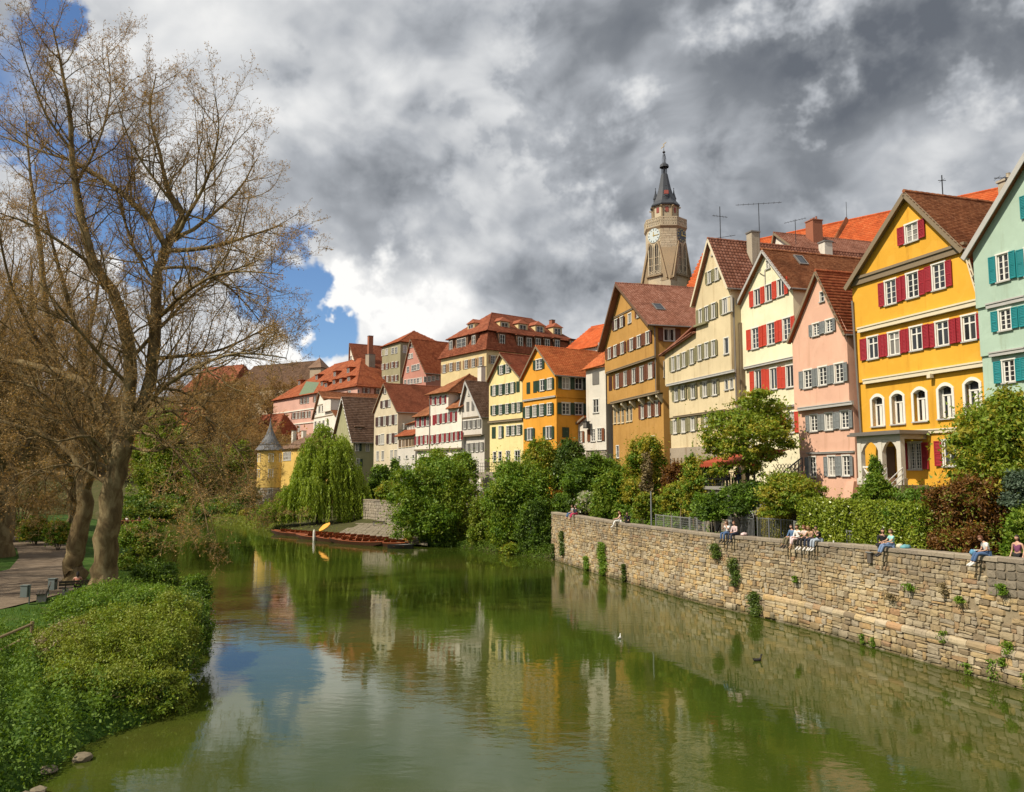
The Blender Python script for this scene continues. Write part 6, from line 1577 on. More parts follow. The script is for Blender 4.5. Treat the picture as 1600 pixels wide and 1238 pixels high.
L_bud = leafmat('brown buds and seed balls', [(0.264, 0.143, 0.040), (0.352, 0.204, 0.060), (0.418, 0.255, 0.080)], .25)
L_scrub = leafmat('olive scrub leaves', [(0.129, 0.169, 0.016), (0.180, 0.229, 0.020), (0.245, 0.280, 0.034)], .3)
L_dry = leafmat('dry stems and seed heads', [(0.16, 0.12, 0.05), (0.22, 0.165, 0.08), (0.26, 0.21, 0.11)], .2)
L_weed = leafmat('lush weeds', [(0.048, 0.112, 0.007), (0.084, 0.161, 0.010), (0.138, 0.217, 0.018)], .3, .65)
B_plane = barkmat('plane bark', (0.10, 0.07, 0.034), (0.175, 0.125, 0.06), (0.28, 0.22, 0.115))
B_twig = barkmat('twig bark', (0.25, 0.17, 0.075), (0.33, 0.23, 0.105), (0.39, 0.285, 0.14))
B_dark = barkmat('dark bark', (0.045, 0.035, 0.024), (0.07, 0.055, 0.04), (0.10, 0.08, 0.055))

def bush(name, label, base, blobs, n, leaf, mat, cat='shrub', group=None, stems=4, clumps=190, spread=.20, shell=.6, extra=None):
    """base: world point on the ground; blobs: (dx, dy, dz, rx, ry, rz) about it"""
    rg = np.random.RandomState(nseed()); t = empty(name, label, cat, tuple(base), 0, group)
    P, Nn = crown_points(blobs, n, rg, clumps, spread, shell); V, Fq = leaf_quads(P, Nn, leaf, rg)
    link('crown', np_mesh('crown', V, Fq, mat), t)
    if extra:
        m2, f2 = extra; P, Nn = crown_points(blobs, int(n * f2), rg, clumps, spread, .3); V, Fq = leaf_quads(P, Nn, leaf, rg); link('foliage', np_mesh('foliage', V, Fq, m2), t)
    mb = MB(); r = random.Random(_seed[0]); top = max(blobs, key=lambda b: b[2])
    for i in range(stems):
        b = blobs[i % len(blobs)]; e = Vector((b[0] + r.uniform(-.5, .5) * b[3], b[1] + r.uniform(-.5, .5) * b[4], b[2] + .2 * b[5])); s_ = Vector((r.uniform(-.15, .15), r.uniform(-.15, .15), -.3))
        m_ = s_.lerp(e, .5) + Vector((r.uniform(-.2, .2), r.uniform(-.2, .2), .1)); w = .035 + .018 * (e.z if e.z > 0 else 1) / 2
        mb.tube([s_, m_, e], [w, w * .7, w * .3], 5)
    mb.build('stem' if stems != 1 else 'trunk', B_dark, t); return t
def px_bush(name, label, box, depth, n, leaf, mat, lobes=5, zbase=None, **kw):
    """box: picture rectangle the crown fills at that distance"""
    x0, y0, x1, y1 = box; c = at((x0 + x1) / 2, (y0 + y1) / 2, depth); hw = (x1 - x0) / 2 * depth / F; hh = (y1 - y0) / 2 * depth / F
    zb = zbase if zbase is not None else min(ground_z(c.x, c.y), c.z - hh); r = random.Random(_seed[0] * 3 + 1); blobs = []
    deep = kw.pop('deep', .8)
    if mat in (L_green, L_mid, L_dark): kw.setdefault('extra', ({L_green: L_yel, L_mid: L_green, L_dark: L_mid}[mat], .3))
    blobs.append((0, 0, c.z - zb, hw * .72, hw * .72 * deep, hh * .8))
    for i in range(lobes):
        a = 2 * math.pi * i / lobes + r.uniform(-.3, .3); k = r.uniform(.38, .58)
        blobs.append((math.cos(a) * hw * (1 - k), r.uniform(-.5, .5) * hw * deep, c.z - zb + math.sin(a) * hh * (1 - k), hw * k, hw * k * deep, hh * k * 1.05))
    foot = max(0, c.z - hh - zb)
    for sx_ in (-.55, 0, .55): blobs.append((sx_ * hw, r.uniform(-.3, .3) * hw, foot + hh * .34, hw * .46, hw * .46 * deep, hh * .42))
    return bush(name, label, (c.x, c.y, zb), blobs, int(n * 1.45), leaf * .95, mat, **kw)
def hedge(label, a, b_, h0, h1, th, n, leaf, mat, name='hedge', rough=.12):
    """clipped hedge box between ground points a and b"""
    rg = np.random.RandomState(nseed()); a, b_ = Vector(a), Vector(b_); t = empty(name, label, 'hedge', tuple(a.lerp(b_, .5)), math.atan2((b_ - a).y, (b_ - a).x)); L = (b_ - a).to_2d().length
    u = rg.uniform(0, 1, n); f = rg.uniform(0, 1, n); A1, A2, A3 = 2 * L * (h1 - h0), L * th, 2 * th * (h1 - h0); tot = A1 + A2 + A3
    P = np.zeros((n, 3)); Nn = np.zeros((n, 3)); k1 = f < A1 / tot; k2 = (f >= A1 / tot) & (f < (A1 + A2) / tot); k3 = f >= (A1 + A2) / tot
    sg = rg.choice([-1, 1], n); v = rg.uniform(0, 1, n)
    P[:, 0] = (u - .5) * L; P[:, 1] = (v - .5) * th; P[:, 2] = h0 + (h1 - h0) * v
    P[k1, 1] = (sg * th / 2)[k1]; Nn[k1, 1] = sg[k1]
    P[k2, 2] = h1; Nn[k2, 2] = 1
    P[k3, 0] = (sg * L / 2)[k3]; P[k3, 1] = ((u - .5) * th)[k3]; Nn[k3, 0] = sg[k3]
    wave = .5 * np.sin(P[:, 0] * 3.1 + P[:, 2] * 2) + .5 * np.sin(P[:, 0] * 7.3 - P[:, 2] * 5) + rg.normal(size=n) * .6
    P += Nn * (wave * rough)[:, None] + rg.normal(size=(n, 3)) * rough * .4; Nn[:, 2] += .3
    V, Fq = leaf_quads(P, Nn, leaf, rg); link('foliage', np_mesh('foliage', V, Fq, mat), t)
    mb = MB(); k = .22; mb.box(-L/2 + k, L/2 - k, -th/2 + k, th/2 - k, h0 - .3, h1 - k); mb.build('twiggy_core', L_dark, t); return t

# ---- gardens behind the wall, near to far
def behind(px, off, z=None):
    s = s_of_px(px); q, n, d, zt = wall_at(s); p = q - n * off; return Vector((p.x, p.y, (ground_z(p.x, p.y) if z is None else z)))
zpx = lambda px, y, off: at(px, y, behind(px, off).y).z
bush('garden_tree', 'leafy green tree hiding the corner of the mint house', tuple(at(1572, 780, 38.5).xy) + (4.6,), [(0.1, .3, 5.6, 1.9, 1.8, 1.7), (-1.2, 0, 4.8, 1.3, 1.3, 1.2), (1.4, 0, 5.2, 1.6, 1.5, 1.6), (.3, -.2, 3.6, 2.1, 1.6, 1.3), (-.8, -.2, 3.3, 1.3, 1.2, 1.0), (.2, .1, 7.0, 1.0, 1.0, .9), (1.6, -.4, 3.2, 1.4, 1.3, 1.2), (-1.7, -.1, 4.0, .7, .7, .6)], 26000, .17, L_green, 'tree', stems=6, clumps=240, spread=.22, extra=(L_yel, .22))
px_bush('garden_shrub', 'blue green shrub below the tree at the right edge', (1560, 735, 1625, 800), 36.6, 6000, .12, L_blue)
px_bush('copper_shrub', 'large copper brown shrub behind the wall beside the green hedge', (1448, 745, 1585, 890), 38.3, 36000, .12, L_copper, 7, zbase=4.0, clumps=220, spread=.2, extra=(L_scrub, .16))
px_bush('garden_shrub', 'green shrub squeezed between the copper shrub and the right edge', (1570, 790, 1640, 890), 35.9, 8000, .12, L_mid, zbase=4.0)
px_bush('thuja_hedge', 'dense bright green thuja block left of the copper shrub', (1388, 764, 1478, 872), 40.6, 24000, .10, L_thuja, 8, zbase=4.0, clumps=300, spread=.16)
a, c = behind(1405, 1.9), behind(1302, 1.9); hedge('clipped glossy hedge in front of the porch', a, c, 0, zpx(1350, 789, 2.2) - a.z, 1.3, 16000, .13, L_hedge)
a, c = behind(1292, 1.9), behind(1222, 1.9); hedge('clipped glossy hedge below the salmon pink house', a, c, 0, zpx(1260, 785, 2.2) - a.z, 1.3, 14000, .13, L_hedge)
a, c = behind(1215, 3.2), behind(1140, 3.2); hedge('low yellow green hedge behind the iron railing', a, c, .2, zpx(1180, 803, 3.4) - a.z, .9, 8000, .11, L_yel)
px_bush('conifer_shrub', 'pointed green shrub in front of the porch balustrade', (1338, 742, 1398, 800), 43.5, 7000, .12, L_mid, 4, extra=(L_green, .4)); px_bush('conifer_shrub', 'slim upright shrub beside the porch post', (1357, 712, 1380, 775), 44, 2600, .11, L_mid, 3)
px_bush('garden_shrub', 'green ivy mound beside the garden stairs', (1186, 742, 1288, 808), 49, 15000, .15, L_green, 6, extra=(L_yel, .35))
# terrace tree with open crown
tp = at(1168, 765, 54); tr = empty('garden_tree', 'broad light green tree in front of the pale yellow house', 'tree', (tp.x, tp.y, 6.2))
zt = lambda y: at(1168, y, 54).z - 6.2
mb = MB(); rt = random.Random(5); mb.tube([(0, 0, 0), (.05, 0, zt(720)), (0, .1, zt(690)), (.1, 0, zt(650))], [.16, .13, .10, .05], 7)
for i in range(16):
    a = rt.uniform(0, 6.28); z0 = rt.uniform(zt(725), zt(655)); L = rt.uniform(1.2, 2.6); p = Vector((.05, 0, z0)); e = p + Vector((math.cos(a) * L, math.sin(a) * L * .8, rt.uniform(.2, .9))); mb.tube([p, p.lerp(e, .5) + Vector((0, 0, .2)), e], [.05, .035, .015], 5)
mb.build('trunk', B_dark, tr)
rg = np.random.RandomState(77); blobs = []
for x, y, rx, ry in ((1168, 640, 30, 18), (1200, 650, 30, 22), (1135, 668, 32, 24), (1172, 675, 40, 24), (1215, 690, 26, 20), (1118, 700, 22, 18), (1150, 705, 34, 18), (1195, 712, 30, 14), (1185, 622, 22, 12), (1105, 690, 10, 8), (1175, 735, 22, 16), (1225, 668, 14, 12), (1125, 735, 18, 14)):
    q = at(x, y, 54 + rg.uniform(-1.5, 1.2)); blobs.append((q.x - tp.x, q.y - tp.y, q.z - 6.2, rx * 54 / F, rx * 54 / F * .9, ry * 54 / F))
P, Nn = crown_points(blobs, 15000, rg, 260, .26, .7); V, Fq = leaf_quads(P, Nn, .19, rg); link('crown', np_mesh('crown', V, Fq, L_green), tr)
P, Nn = crown_points(blobs, 4500, rg, 160, .26, .5); V, Fq = leaf_quads(P, Nn, .19, rg); link('foliage', np_mesh('foliage', V, Fq, L_yel), tr)
px_bush('garden_shrub', 'dark shrub under the dining terrace', (1126, 752, 1212, 806), 53.2, 9000, .16, L_dark, 5, extra=(L_mid, .4))
px_bush('garden_shrub', 'loose green shrub left of the terrace planter', (1062, 712, 1126, 806), 60, 11000, .17, L_mid, 6, extra=(L_yel, .45))
px_bush('garden_shrub', 'dark ivy covered bush under the planter pedestal', (1082, 772, 1142, 814), 54.5, 7000, .16, L_mid, 5, extra=(L_dark, .6))
px_bush('climbing_plant', 'yellow green climber over an old frame beside the ochre house', (975, 685, 1046, 790), 74, 15000, .2, L_yel, 8, extra=(L_mid, .5), spread=.22)
px_bush('climbing_plant', 'withered straw coloured creeper hanging under the climber', (1000, 712, 1022, 790), 72.3, 2600, .2, L_dry, 4)
px_bush('copper_shrub', 'dark red brown japanese shrub against the cream house', (1030, 722, 1084, 785), 68, 8000, .17, L_copper, 5)
px_bush('garden_tree', 'small garden tree with thin stems behind the mesh fence', (1028, 755, 1098, 800), 63, 6500, .18, L_green, 6, cat='tree', stems=3); px_bush('garden_shrub', 'slender vine growing up the cream wall', (1078, 685, 1100, 740), 70, 1800, .17, L_mid, 3)
px_bush('garden_shrub', 'round mid green shrub left of the climber', (925, 738, 990, 820), 76.5, 12000, .2, L_mid, 7, extra=(L_green, .5), zbase=4.0)
px_bush('garden_shrub', 'dark green thicket at the foot of the narrow white house', (880, 712, 985, 792), 83, 16000, .22, L_mid, 8, extra=(L_dark, .5))
px_bush('garden_shrub', 'low bright shrub beside the seated couple', (990, 770, 1030, 812), 69, 5000, .17, L_green, 5, zbase=4.0)
px_bush('blossom_shrub', 'shrub covered with arching white blossom behind the far pair', (898, 768, 942, 802), 80, 4500, .18, L_white, 5, extra=(L_mid, .5), zbase=4.2)
px_bush('garden_shrub', 'green bank of shrubs at the far end of the wall', (862, 770, 905, 815), 84.5, 6000, .2, L_mid, 5, extra=(L_dark, .4))
px_bush('ivy_column', 'dense dark ivy mound in front of the orange house', (864, 686, 917, 770), 90, 13000, .22, L_dark, 7, extra=(L_ivy, .5), spread=.16, clumps=200)
px_bush('garden_tree', 'loose yellow green tree in front of the orange house', (815, 688, 872, 765), 91, 9500, .23, L_green, 6, cat='tree', extra=(L_yel, .5))
px_bush('river_tree', 'large round green tree on the bank left of the wall end', (758, 722, 866, 850), 88, 24000, .25, L_mid, 9, cat='tree', stems=7, extra=(L_green, .5), clumps=170, spread=.24)
px_bush('river_shrub', 'dark shrub with dead branches at the corner of the wall', (806, 782, 872, 875), 84.2, 13000, .2, L_dark, 6, deep=.45, extra=(L_mid, .25))  # dark green leaf colour all over
px_bush('river_tree', 'big spreading green tree beside the moored boats', (612, 712, 742, 850), 97, 32000, .26, L_mid, 10, cat='tree', stems=8, extra=(L_green, .35), clumps=220, spread=.22)
px_bush('river_tree', 'slim tree top rising before the white shuttered house', (668, 704, 704, 760), 99, 5200, .26, L_green, 4, cat='tree'); px_bush('river_shrub', 'loose shrub before the small grey white gable', (702, 706, 746, 770), 101, 6500, .26, L_mid, 5, extra=(L_dark, .3))
px_bush('river_shrub', 'tangled shrub with pale stems between the two big trees', (730, 775, 776, 855), 92, 8500, .24, L_green, 5, extra=(L_scrub, .4)); px_bush('river_shrub', 'dark undergrowth below the spreading tree', (655, 800, 715, 858), 95.5, 7500, .24, L_dark, 5)
px_bush('river_shrub', 'bright low plants at the water by the wall foot', (826, 845, 870, 874), 84.5, 4000, .22, L_weed, 4); px_bush('river_shrub', 'pale green plant leaning over the water', (782, 850, 818, 872), 85.5, 2200, .24, L_green, 4)
px_bush('garden_shrub', 'shrubs between the willow and the beige house', (574, 728, 618, 790), 127, 9000, .32, L_mid, 5, extra=(L_dark, .4)); px_bush('cypress_shrub', 'narrow dark cypress beside the low white house', (610, 716, 626, 760), 124, 3000, .28, L_dark, 3)
px_bush('garden_shrub', 'round garden shrub between cypress and spreading tree', (588, 752, 632, 792), 121, 6500, .3, L_green, 4)
px_bush('river_shrub', 'rounded green shrub at the water below the round tower', (388, 790, 428, 828), 134, 6000, .33, L_mid, 5); px_bush('river_shrub', 'yellow green clipped shrub left of the round tower', (372, 796, 402, 814), 146, 3500, .3, L_yel, 4); px_bush('river_shrub', 'dark tall shrub left of the round tower', (362, 745, 403, 808), 152, 7500, .36, L_dark, 5, extra=(L_mid, .4))
px_bush('river_tree', 'fresh green tree above the dark shrub by the round tower', (352, 690, 398, 770), 162, 7000, .4, L_green, 5, cat='tree', extra=(L_scrub, .5))
# loose ground cover on the garden slope behind the promenade
rg = np.random.RandomState(25); n = 26000; yy = rg.uniform(44, WALL_END_Y, n); off = rg.uniform(3.6, 11, n); xx = np.array([right_x(v) for v in yy]) + off; lump_ = np.clip(np.sin(xx * 1.3 + yy * .7) + np.sin(yy * 1.1 - xx * .5), 0, 2)
P = np.stack([xx, yy, np.array([right_z(o, v) for o, v in zip(off, yy)]) + rg.uniform(0, 1, n) * (.35 + .8 * lump_)], 1); V, Fq = leaf_quads(P, np.tile([-.4, -.4, .7], (n, 1)), .2, rg); o = link('ground_cover', np_mesh('ground_cover', V, Fq, L_mid)); o['kind'] = 'stuff'
px_bush('river_shrub', 'low dark bushes overhanging the far bank left of the round tower', (296, 786, 392, 826), 149, 7000, .36, L_dark, 7, extra=(L_scrub, .5))
px_bush('river_shrub', 'low brownish bushes at the water behind the far punt', (196, 780, 305, 818), 157, 7000, .38, L_scrub, 7, extra=(L_dark, .7))
# weeds on the point of land
rg = np.random.RandomState(5); n = 15000; yy = rg.uniform(78, 99, n); off = rg.uniform(0.1, 7.5, n) * rg.uniform(.3, 1, n); xx = np.array([right_x(v) for v in yy]) + off
zz_ = np.array([right_z(o, v) for o, v in zip(off, yy)]); k = yy > WALL_END_Y + .3; P = np.stack([xx, yy, zz_ + rg.uniform(0, 1, n) ** 1.5 * .9], 1)[k]
V, Fq = leaf_quads(P, np.tile([0, -.2, .8], (len(P), 1)), .24, rg, .35); o = link('bank_weeds', np_mesh('bank_weeds', V, Fq, L_weed)); o['kind'] = 'stuff'
rg = np.random.RandomState(6); n = 14000; yy = rg.uniform(99, 165, n); off = rg.uniform(0.0, 5, n) * rg.uniform(.3, 1, n); P = np.stack([np.array([right_x(v) for v in yy]) + off, yy, np.array([right_z(o, v) for o, v in zip(off, yy)]) + rg.uniform(0, .5, n)], 1)
keep = (P[:, 1] > 122) | (rg.uniform(0, 1, n) < .05); V, Fq = leaf_quads(P[keep], np.tile([0, -.2, .8], (keep.sum(), 1)), .3, rg, .35); o = link('bank_grass', np_mesh('bank_grass', V, Fq, L_scrub)); o['kind'] = 'stuff'

rg = np.random.RandomState(41); n = 26000; yy = rg.uniform(125, 238, n); off = rg.uniform(55, 330, n); hh = 4.5 + 2.5 * np.sin(yy * .4 + off * .21) + 2 * np.sin(off * .5)
P = np.stack([np.array([right_x(v) for v in yy]) + off, yy, np.array([right_z(o, v) for o, v in zip(off, yy)]) + rg.uniform(0, 1, n) * np.clip(hh, 1, 9)], 1); V, Fq = leaf_quads(P, np.tile([-.3, -.3, .6], (n, 1)), .9, rg); o = link('hill_wood', np_mesh('hill_wood', V, Fq, L_bud)); o['kind'] = 'stuff'
# ---- weeping willow
wpx = at(497, 815, 121); wl = empty('willow_tree', 'large weeping willow trailing over the moored boats', 'tree', (wpx.x, wpx.y, 1.0))
rg = np.random.RandomState(31); VP = []; wz = lambda y: at(497, y, 121).z - 1.0
tops = []
for x, y, r_ in ((505, 668, 14), (492, 690, 20), (520, 690, 26), (505, 715, 40), (475, 735, 18), (540, 735, 24), (458, 768, 20), (500, 750, 44), (545, 770, 22), (430, 790, 18), (450, 772, 18), (560, 765, 14), (520, 700, 30), (556, 745, 12), (488, 760, 32), (420, 800, 14)):
    for i in range(int(r_ * 4.6)):
        a = rg.uniform(0, 2 * math.pi); rr2 = math.sqrt(rg.uniform(0, 1)) * r_ * 121 / F; q = at(x, y, 121); tops.append((q.x - wpx.x + rr2 * math.cos(a), rr2 * math.sin(a) * 1.0, q.z - 1.0 + rg.normal() * .5, y))
for (x, y, z_, yy_) in tops:
    L = rg.uniform(1.8, 5.2) * (1.15 if yy_ > 730 else .9); end = max(.35 + .5 * rg.uniform(), z_ - L); n = int((z_ - end) * 13) + 3; tt_ = np.linspace(0, 1, n)
    ox, oy = rg.normal() * .5, rg.normal() * .5; rx = x / 6.5
    px_ = x + (ox + rx * .8) * np.sin(tt_ * 1.6) * .8; py_ = y + oy * np.sin(tt_ * 1.6) * .8; pz_ = z_ + .35 * np.sin(tt_ * 3.1) * (1 - tt_) - (z_ - end) * tt_ ** 1.25
    VP.append(np.stack([px_, py_, pz_], 1) + rg.normal(size=(n, 3)) * [.09, .09, .04])
P = np.concatenate(VP); n = len(P); d = np.stack([rg.normal(size=n) * .35, rg.normal(size=n) * .35, -np.ones(n)], 1); d /= np.linalg.norm(d, axis=1)[:, None]; b = np.cross(d, rg.normal(size=(n, 3))); b /= np.linalg.norm(b, axis=1)[:, None]; s = rg.uniform(.2, .42, (n, 1))
V = np.stack([P - b * .08, P + b * .08, P + d * s * 1.1], 1).reshape(-1, 3); link('hanging_foliage', np_mesh('hanging_foliage', V, np.arange(3 * n).reshape(n, 3), L_willow), wl)
mb = MB(); mb.tube([(0, .5, -.5), (.1, .5, 3), (.3, .4, wz(720))], [.55, .42, .25], 8)
for i in range(14): a = rt.uniform(0, 6.28); z0 = rt.uniform(2.5, wz(725)); e = Vector((math.cos(a) * rt.uniform(2, 5), math.sin(a) * rt.uniform(2, 4), min(wz(690), z0 + rt.uniform(1.5, 4)))); mb.tube([(.15, .5, z0), Vector((.15, .5, z0)).lerp(e, .5) + Vector((0, 0, .5)), e], [.2, .13, .05], 6)
mb.build('trunk', B_dark, wl)

# ---- ivy and tufts on the river wall
def wall_tuft(label, px, y0, y1, wpx_, n, mat, leaf=.10, name='ivy_tuft', cat='ivy'):
    q, nn, d, zt = wall_at(s_of_px(px)); z1 = at(px, y0, q.y).z; z0 = at(px, y1, q.y).z; w_ = wpx_ * q.y / F
    rg = np.random.RandomState(nseed()); t = empty(name, label, cat, (q.x, q.y, max(.05, z0)), math.atan2(-d.y, -d.x))
    u = rg.normal(size=n) * w_ * .3; v = rg.uniform(0, 1, n); P = np.stack([u * (.6 + .7 * np.sin(v * 3.1)) + .15 * w_ * np.sin(v * 7), -.05 - np.abs(rg.normal(size=n)) * .14 - .06 * (np.sin(v * 9) > 0), v * (z1 - z0)], 1)
    V, Fq = leaf_quads(P, np.tile([0, -.8, .3], (n, 1)), leaf, rg); link('foliage', np_mesh('foliage', V, Fq, mat), t)
    mb = MB()
    for i in range(3): mb.tube([(rg.normal() * w_ * .2, -.02, 0), (rg.normal() * w_ * .2, -.06, (z1 - z0) * .5), (rg.normal() * w_ * .2, -.04, (z1 - z0) * .95)], .012, 4)
    mb.build('stem', B_dark, t)
wall_tuft('ivy clump below the pair in white and pink shirts', 1121, 850, 872, 17, 900, L_ivy)
wall_tuft('long ivy trail down the middle of the wall', 1148, 872, 915, 15, 1400, L_ivy); wall_tuft('ivy hanging from the ledge to the water', 1178, 931, 968, 18, 1300, L_ivy)
wall_tuft('bushy green plant growing high up the far wall', 943, 848, 898, 20, 1800, L_mid, .13); wall_tuft('dark climber near the far end of the wall', 880, 830, 868, 12, 1100, L_ivy, .13); wall_tuft('thin creeper at the water near the far plant', 976, 885, 912, 7, 500, L_ivy, .13)
wall_tuft('creeper left of the far plant at the water line', 918, 872, 894, 12, 700, L_mid, .13); wall_tuft('dark creeper on the far end corner', 866, 850, 873, 8, 500, L_ivy, .14)
for i, (px_, y0, y1, w_, lab) in enumerate([(1421, 912, 922, 12, 'small grass tuft under the reading man'), (1391, 927, 937, 16, 'dry grass tuft on the wall middle'), (1477, 910, 928, 8, 'dry tuft under the plain coping blocks'), (1566, 912, 930, 12, 'green tuft under the grey block patch'), (1573, 1002, 1022, 13, 'tall tuft beside the near ledge'), (1545, 1030, 1062, 18, 'hanging tuft near the water at the right edge'), (1508, 1042, 1058, 14, 'leafy tuft at the water left of the hanging tuft'), (1346, 999, 1014, 7, 'tiny dark tuft at the water line'), (1500, 932, 942, 10, 'small tuft below the seated reader'), (1243, 900, 910, 6, 'small moss tuft under the group of five'), (1562, 1028, 1040, 9, 'upper tuft at the right edge near the ledge'), (1363, 1002, 1016, 6, 'thin dry tuft at the water line'), (1473, 986, 1004, 12, 'drooping tuft on the ledge below the reader'), (1598, 1052, 1075, 8, 'tuft at the water at the frame edge')]):
    wall_tuft(lab, px_, y0, y1, w_, 220, (L_dry if i in (1, 2) else L_mid), .09, 'grass_tuft', 'grass tuft')
# ------------------------------------------------------------------ bare plane trees on the park side
def tubes_np(polys, sides):
    """polys: list of (points k x 3, radii k) of equal k -> verts, quads"""
    P = np.array([p for p, r in polys]); R = np.array([r for p, r in polys]); m_, k, _ = P.shape
    d = P[:, -1] - P[:, 0]; d /= np.linalg.norm(d, axis=1)[:, None] + 1e-9
    up = np.tile([0.21, 0.37, 0.2], (m_, 1)); x = np.cross(d, up); x /= np.linalg.norm(x, axis=1)[:, None] + 1e-9; y = np.cross(d, x)
    a = 2 * np.pi * np.arange(sides) / sides
    ring = np.cos(a)[None, None, :, None] * x[:, None, None, :] + np.sin(a)[None, None, :, None] * y[:, None, None, :]
    V = (P[:, :, None, :] + R[:, :, None, None] * ring).reshape(-1, 3)
    i = np.arange(k - 1)[:, None] * sides; j = np.arange(sides)[None]
    f = np.stack([i + j, i + (j + 1) % sides, i + sides + (j + 1) % sides, i + sides + j], -1).reshape(-1, 4)
    return V, (np.arange(m_)[:, None, None] * (k * sides) + f[None]).reshape(-1, 4)
def wander(p0, d, L, k, rg, bend, lift):
    pts = [np.array(p0)]; d = np.array(d, float); d /= np.linalg.norm(d)
    for i in range(k - 1):
        d = d + rg.normal(size=3) * bend + np.array([0, 0, lift]); d /= np.linalg.norm(d); pts.append(pts[-1] + d * L / (k - 1))
    return np.array(pts)
def spawn(parent, rp, n, Lr, kpts, rg, ang, bend, lift, t0=.2, rmin=.006, shrink=.45):
    out = []; k = len(parent); seg = np.linalg.norm(np.diff(parent, axis=0), axis=1); tot = seg.sum(); cum = np.concatenate([[0], np.cumsum(seg)]) / tot
    for i in range(n):
        t = t0 + (1 - t0) * (i + rg.uniform(0, 1)) / n; j = min(np.searchsorted(cum, t) - 1, k - 2); j = max(j, 0); f = (t - cum[j]) / max(1e-6, cum[j+1] - cum[j])
        p = parent[j] * (1 - f) + parent[j+1] * f; r = rp[j] * (1 - f) + rp[j+1] * f; d = parent[j+1] - parent[j]; d /= np.linalg.norm(d)
        s_ = rg.normal(size=3); s_ -= s_.dot(d) * d; s_ /= np.linalg.norm(s_); a = math.radians(rg.uniform(*ang)); dd = d * math.cos(a) + s_ * math.sin(a)
        L = Lr * (1 - shrink * t) * rg.uniform(.6, 1.25); pts = wander(p, dd, L, kpts, rg, bend, lift); r0 = max(rmin, min(r * .62, .011 * L + .004)); out.append((pts, np.linspace(r0, max(rmin * .7, r0 * .25), kpts)))
    return out
def bare_tree(name, label, base, trunk, limbs, seed, dens=(1.0, 7, 8), L1=5.5, group=None, root=None, bark=None, lift=.10, cat='tree', bud=.075, nbud=2, rmin=.0065):
    """trunk and limbs: lists of (points, radii) in local metres"""
    rg = np.random.RandomState(seed); t = root or empty(name, label, cat, base, 0, group); bark = bark or B_plane
    mb = MB()
    def smooth(pts, rad, sub=3):
        pts = [np.array(p, float) for p in pts]; O = []; Rr = []
        for i in range(len(pts) - 1):
            p0, p1, p2, p3 = pts[max(i-1, 0)], pts[i], pts[i+1], pts[min(i+2, len(pts)-1)]
            for s_ in range(sub):
                u = s_ / sub; O.append(.5 * ((2*p1) + (-p0+p2)*u + (2*p0-5*p1+4*p2-p3)*u*u + (-p0+3*p1-3*p2+p3)*u**3) + (rg.normal(size=3) * rad[i] * .16 if s_ else 0)); Rr.append((rad[i] * (1-u) + rad[i+1] * u) * (1 + rg.normal() * .05))
        O.append(pts[-1]); Rr.append(rad[-1]); return np.array(O), np.array(Rr)
    tp_, tr_ = smooth(*trunk); mb.tube(tp_, list(tr_), 12); mb.build('trunk', bark, t, smooth=True)
    mb = MB(); lims = []
    for pts, rad in limbs:
        p, r = smooth(pts, rad); lims.append((p, r)); mb.tube(p, list(r), 8)
    mb.build('limb', bark, t, smooth=True)
    l1 = []
    for p, r in lims:
        L = np.linalg.norm(np.diff(p, axis=0), axis=1).sum(); l1 += spawn(p, r, max(4, int(L * 1.15 * dens[0])), min(L1, L * .62), 7, rg, (28, 70), .16, lift, .12)
    l2 = []
    for p, r in l1: l2 += spawn(p, r, dens[1], max(.9, np.linalg.norm(p[-1] - p[0]) * .46), 5, rg, (25, 65), .20, lift, .15, rmin * 1.2)
    for p, r in l1: l2.append((wander(p[-1], p[-1] - p[-2], .9, 5, rg, .2, .1), np.linspace(r[-1], .006, 5)))
    l3 = []
    for p, r in l2: l3 += spawn(p, r, dens[2], max(.42, np.linalg.norm(p[-1] - p[0]) * .48), 3, rg, (25, 75), .26, .07, .12, rmin)
    for nm, ls, sd, mt in (('branch', l1, 5, bark), ('small_branch', l2, 3, B_twig)):
        V, Fq = tubes_np(ls, sd); link(nm, np_mesh(nm, V, Fq, mt, True), t, kind='stuff')
    V, Fq = tubes_np(l3, 3); link('twigs', np_mesh('twigs', V, Fq, B_twig), t, kind='stuff')
    E = np.concatenate([[p[-1], p[-1] + (p[-2] - p[-1]) * .5, p[1]][:nbud] for p, r in l3]); E = E + rg.normal(size=E.shape) * .05; dr = np.tile([0, 0, -.2], (len(E), 1)); V, Fq = leaf_quads(E, dr, bud, rg, .7)
    link('buds', np_mesh('buds', V, Fq, L_bud), t, kind='stuff'); return t
def px_path(L, depth, base, sweep=0.0):
    pts, rad = [], []
    n = len(L)
    for i, (x, y, r) in enumerate(L): q = at(x, y, depth + sweep * i / max(1, n - 1)); pts.append((q.x - base[0], q.y - base[1], q.z - base[2])); rad.append(r)
    return pts, rad
DA = 48.0; bA = at(163, 918, DA); bA = (bA.x, bA.y, 1.15)
trunkA = [(161, 925, .95), (164, 905, .74), (167, 860, .64), (173, 800, .62), (183, 740, .62), (192, 688, .55)]
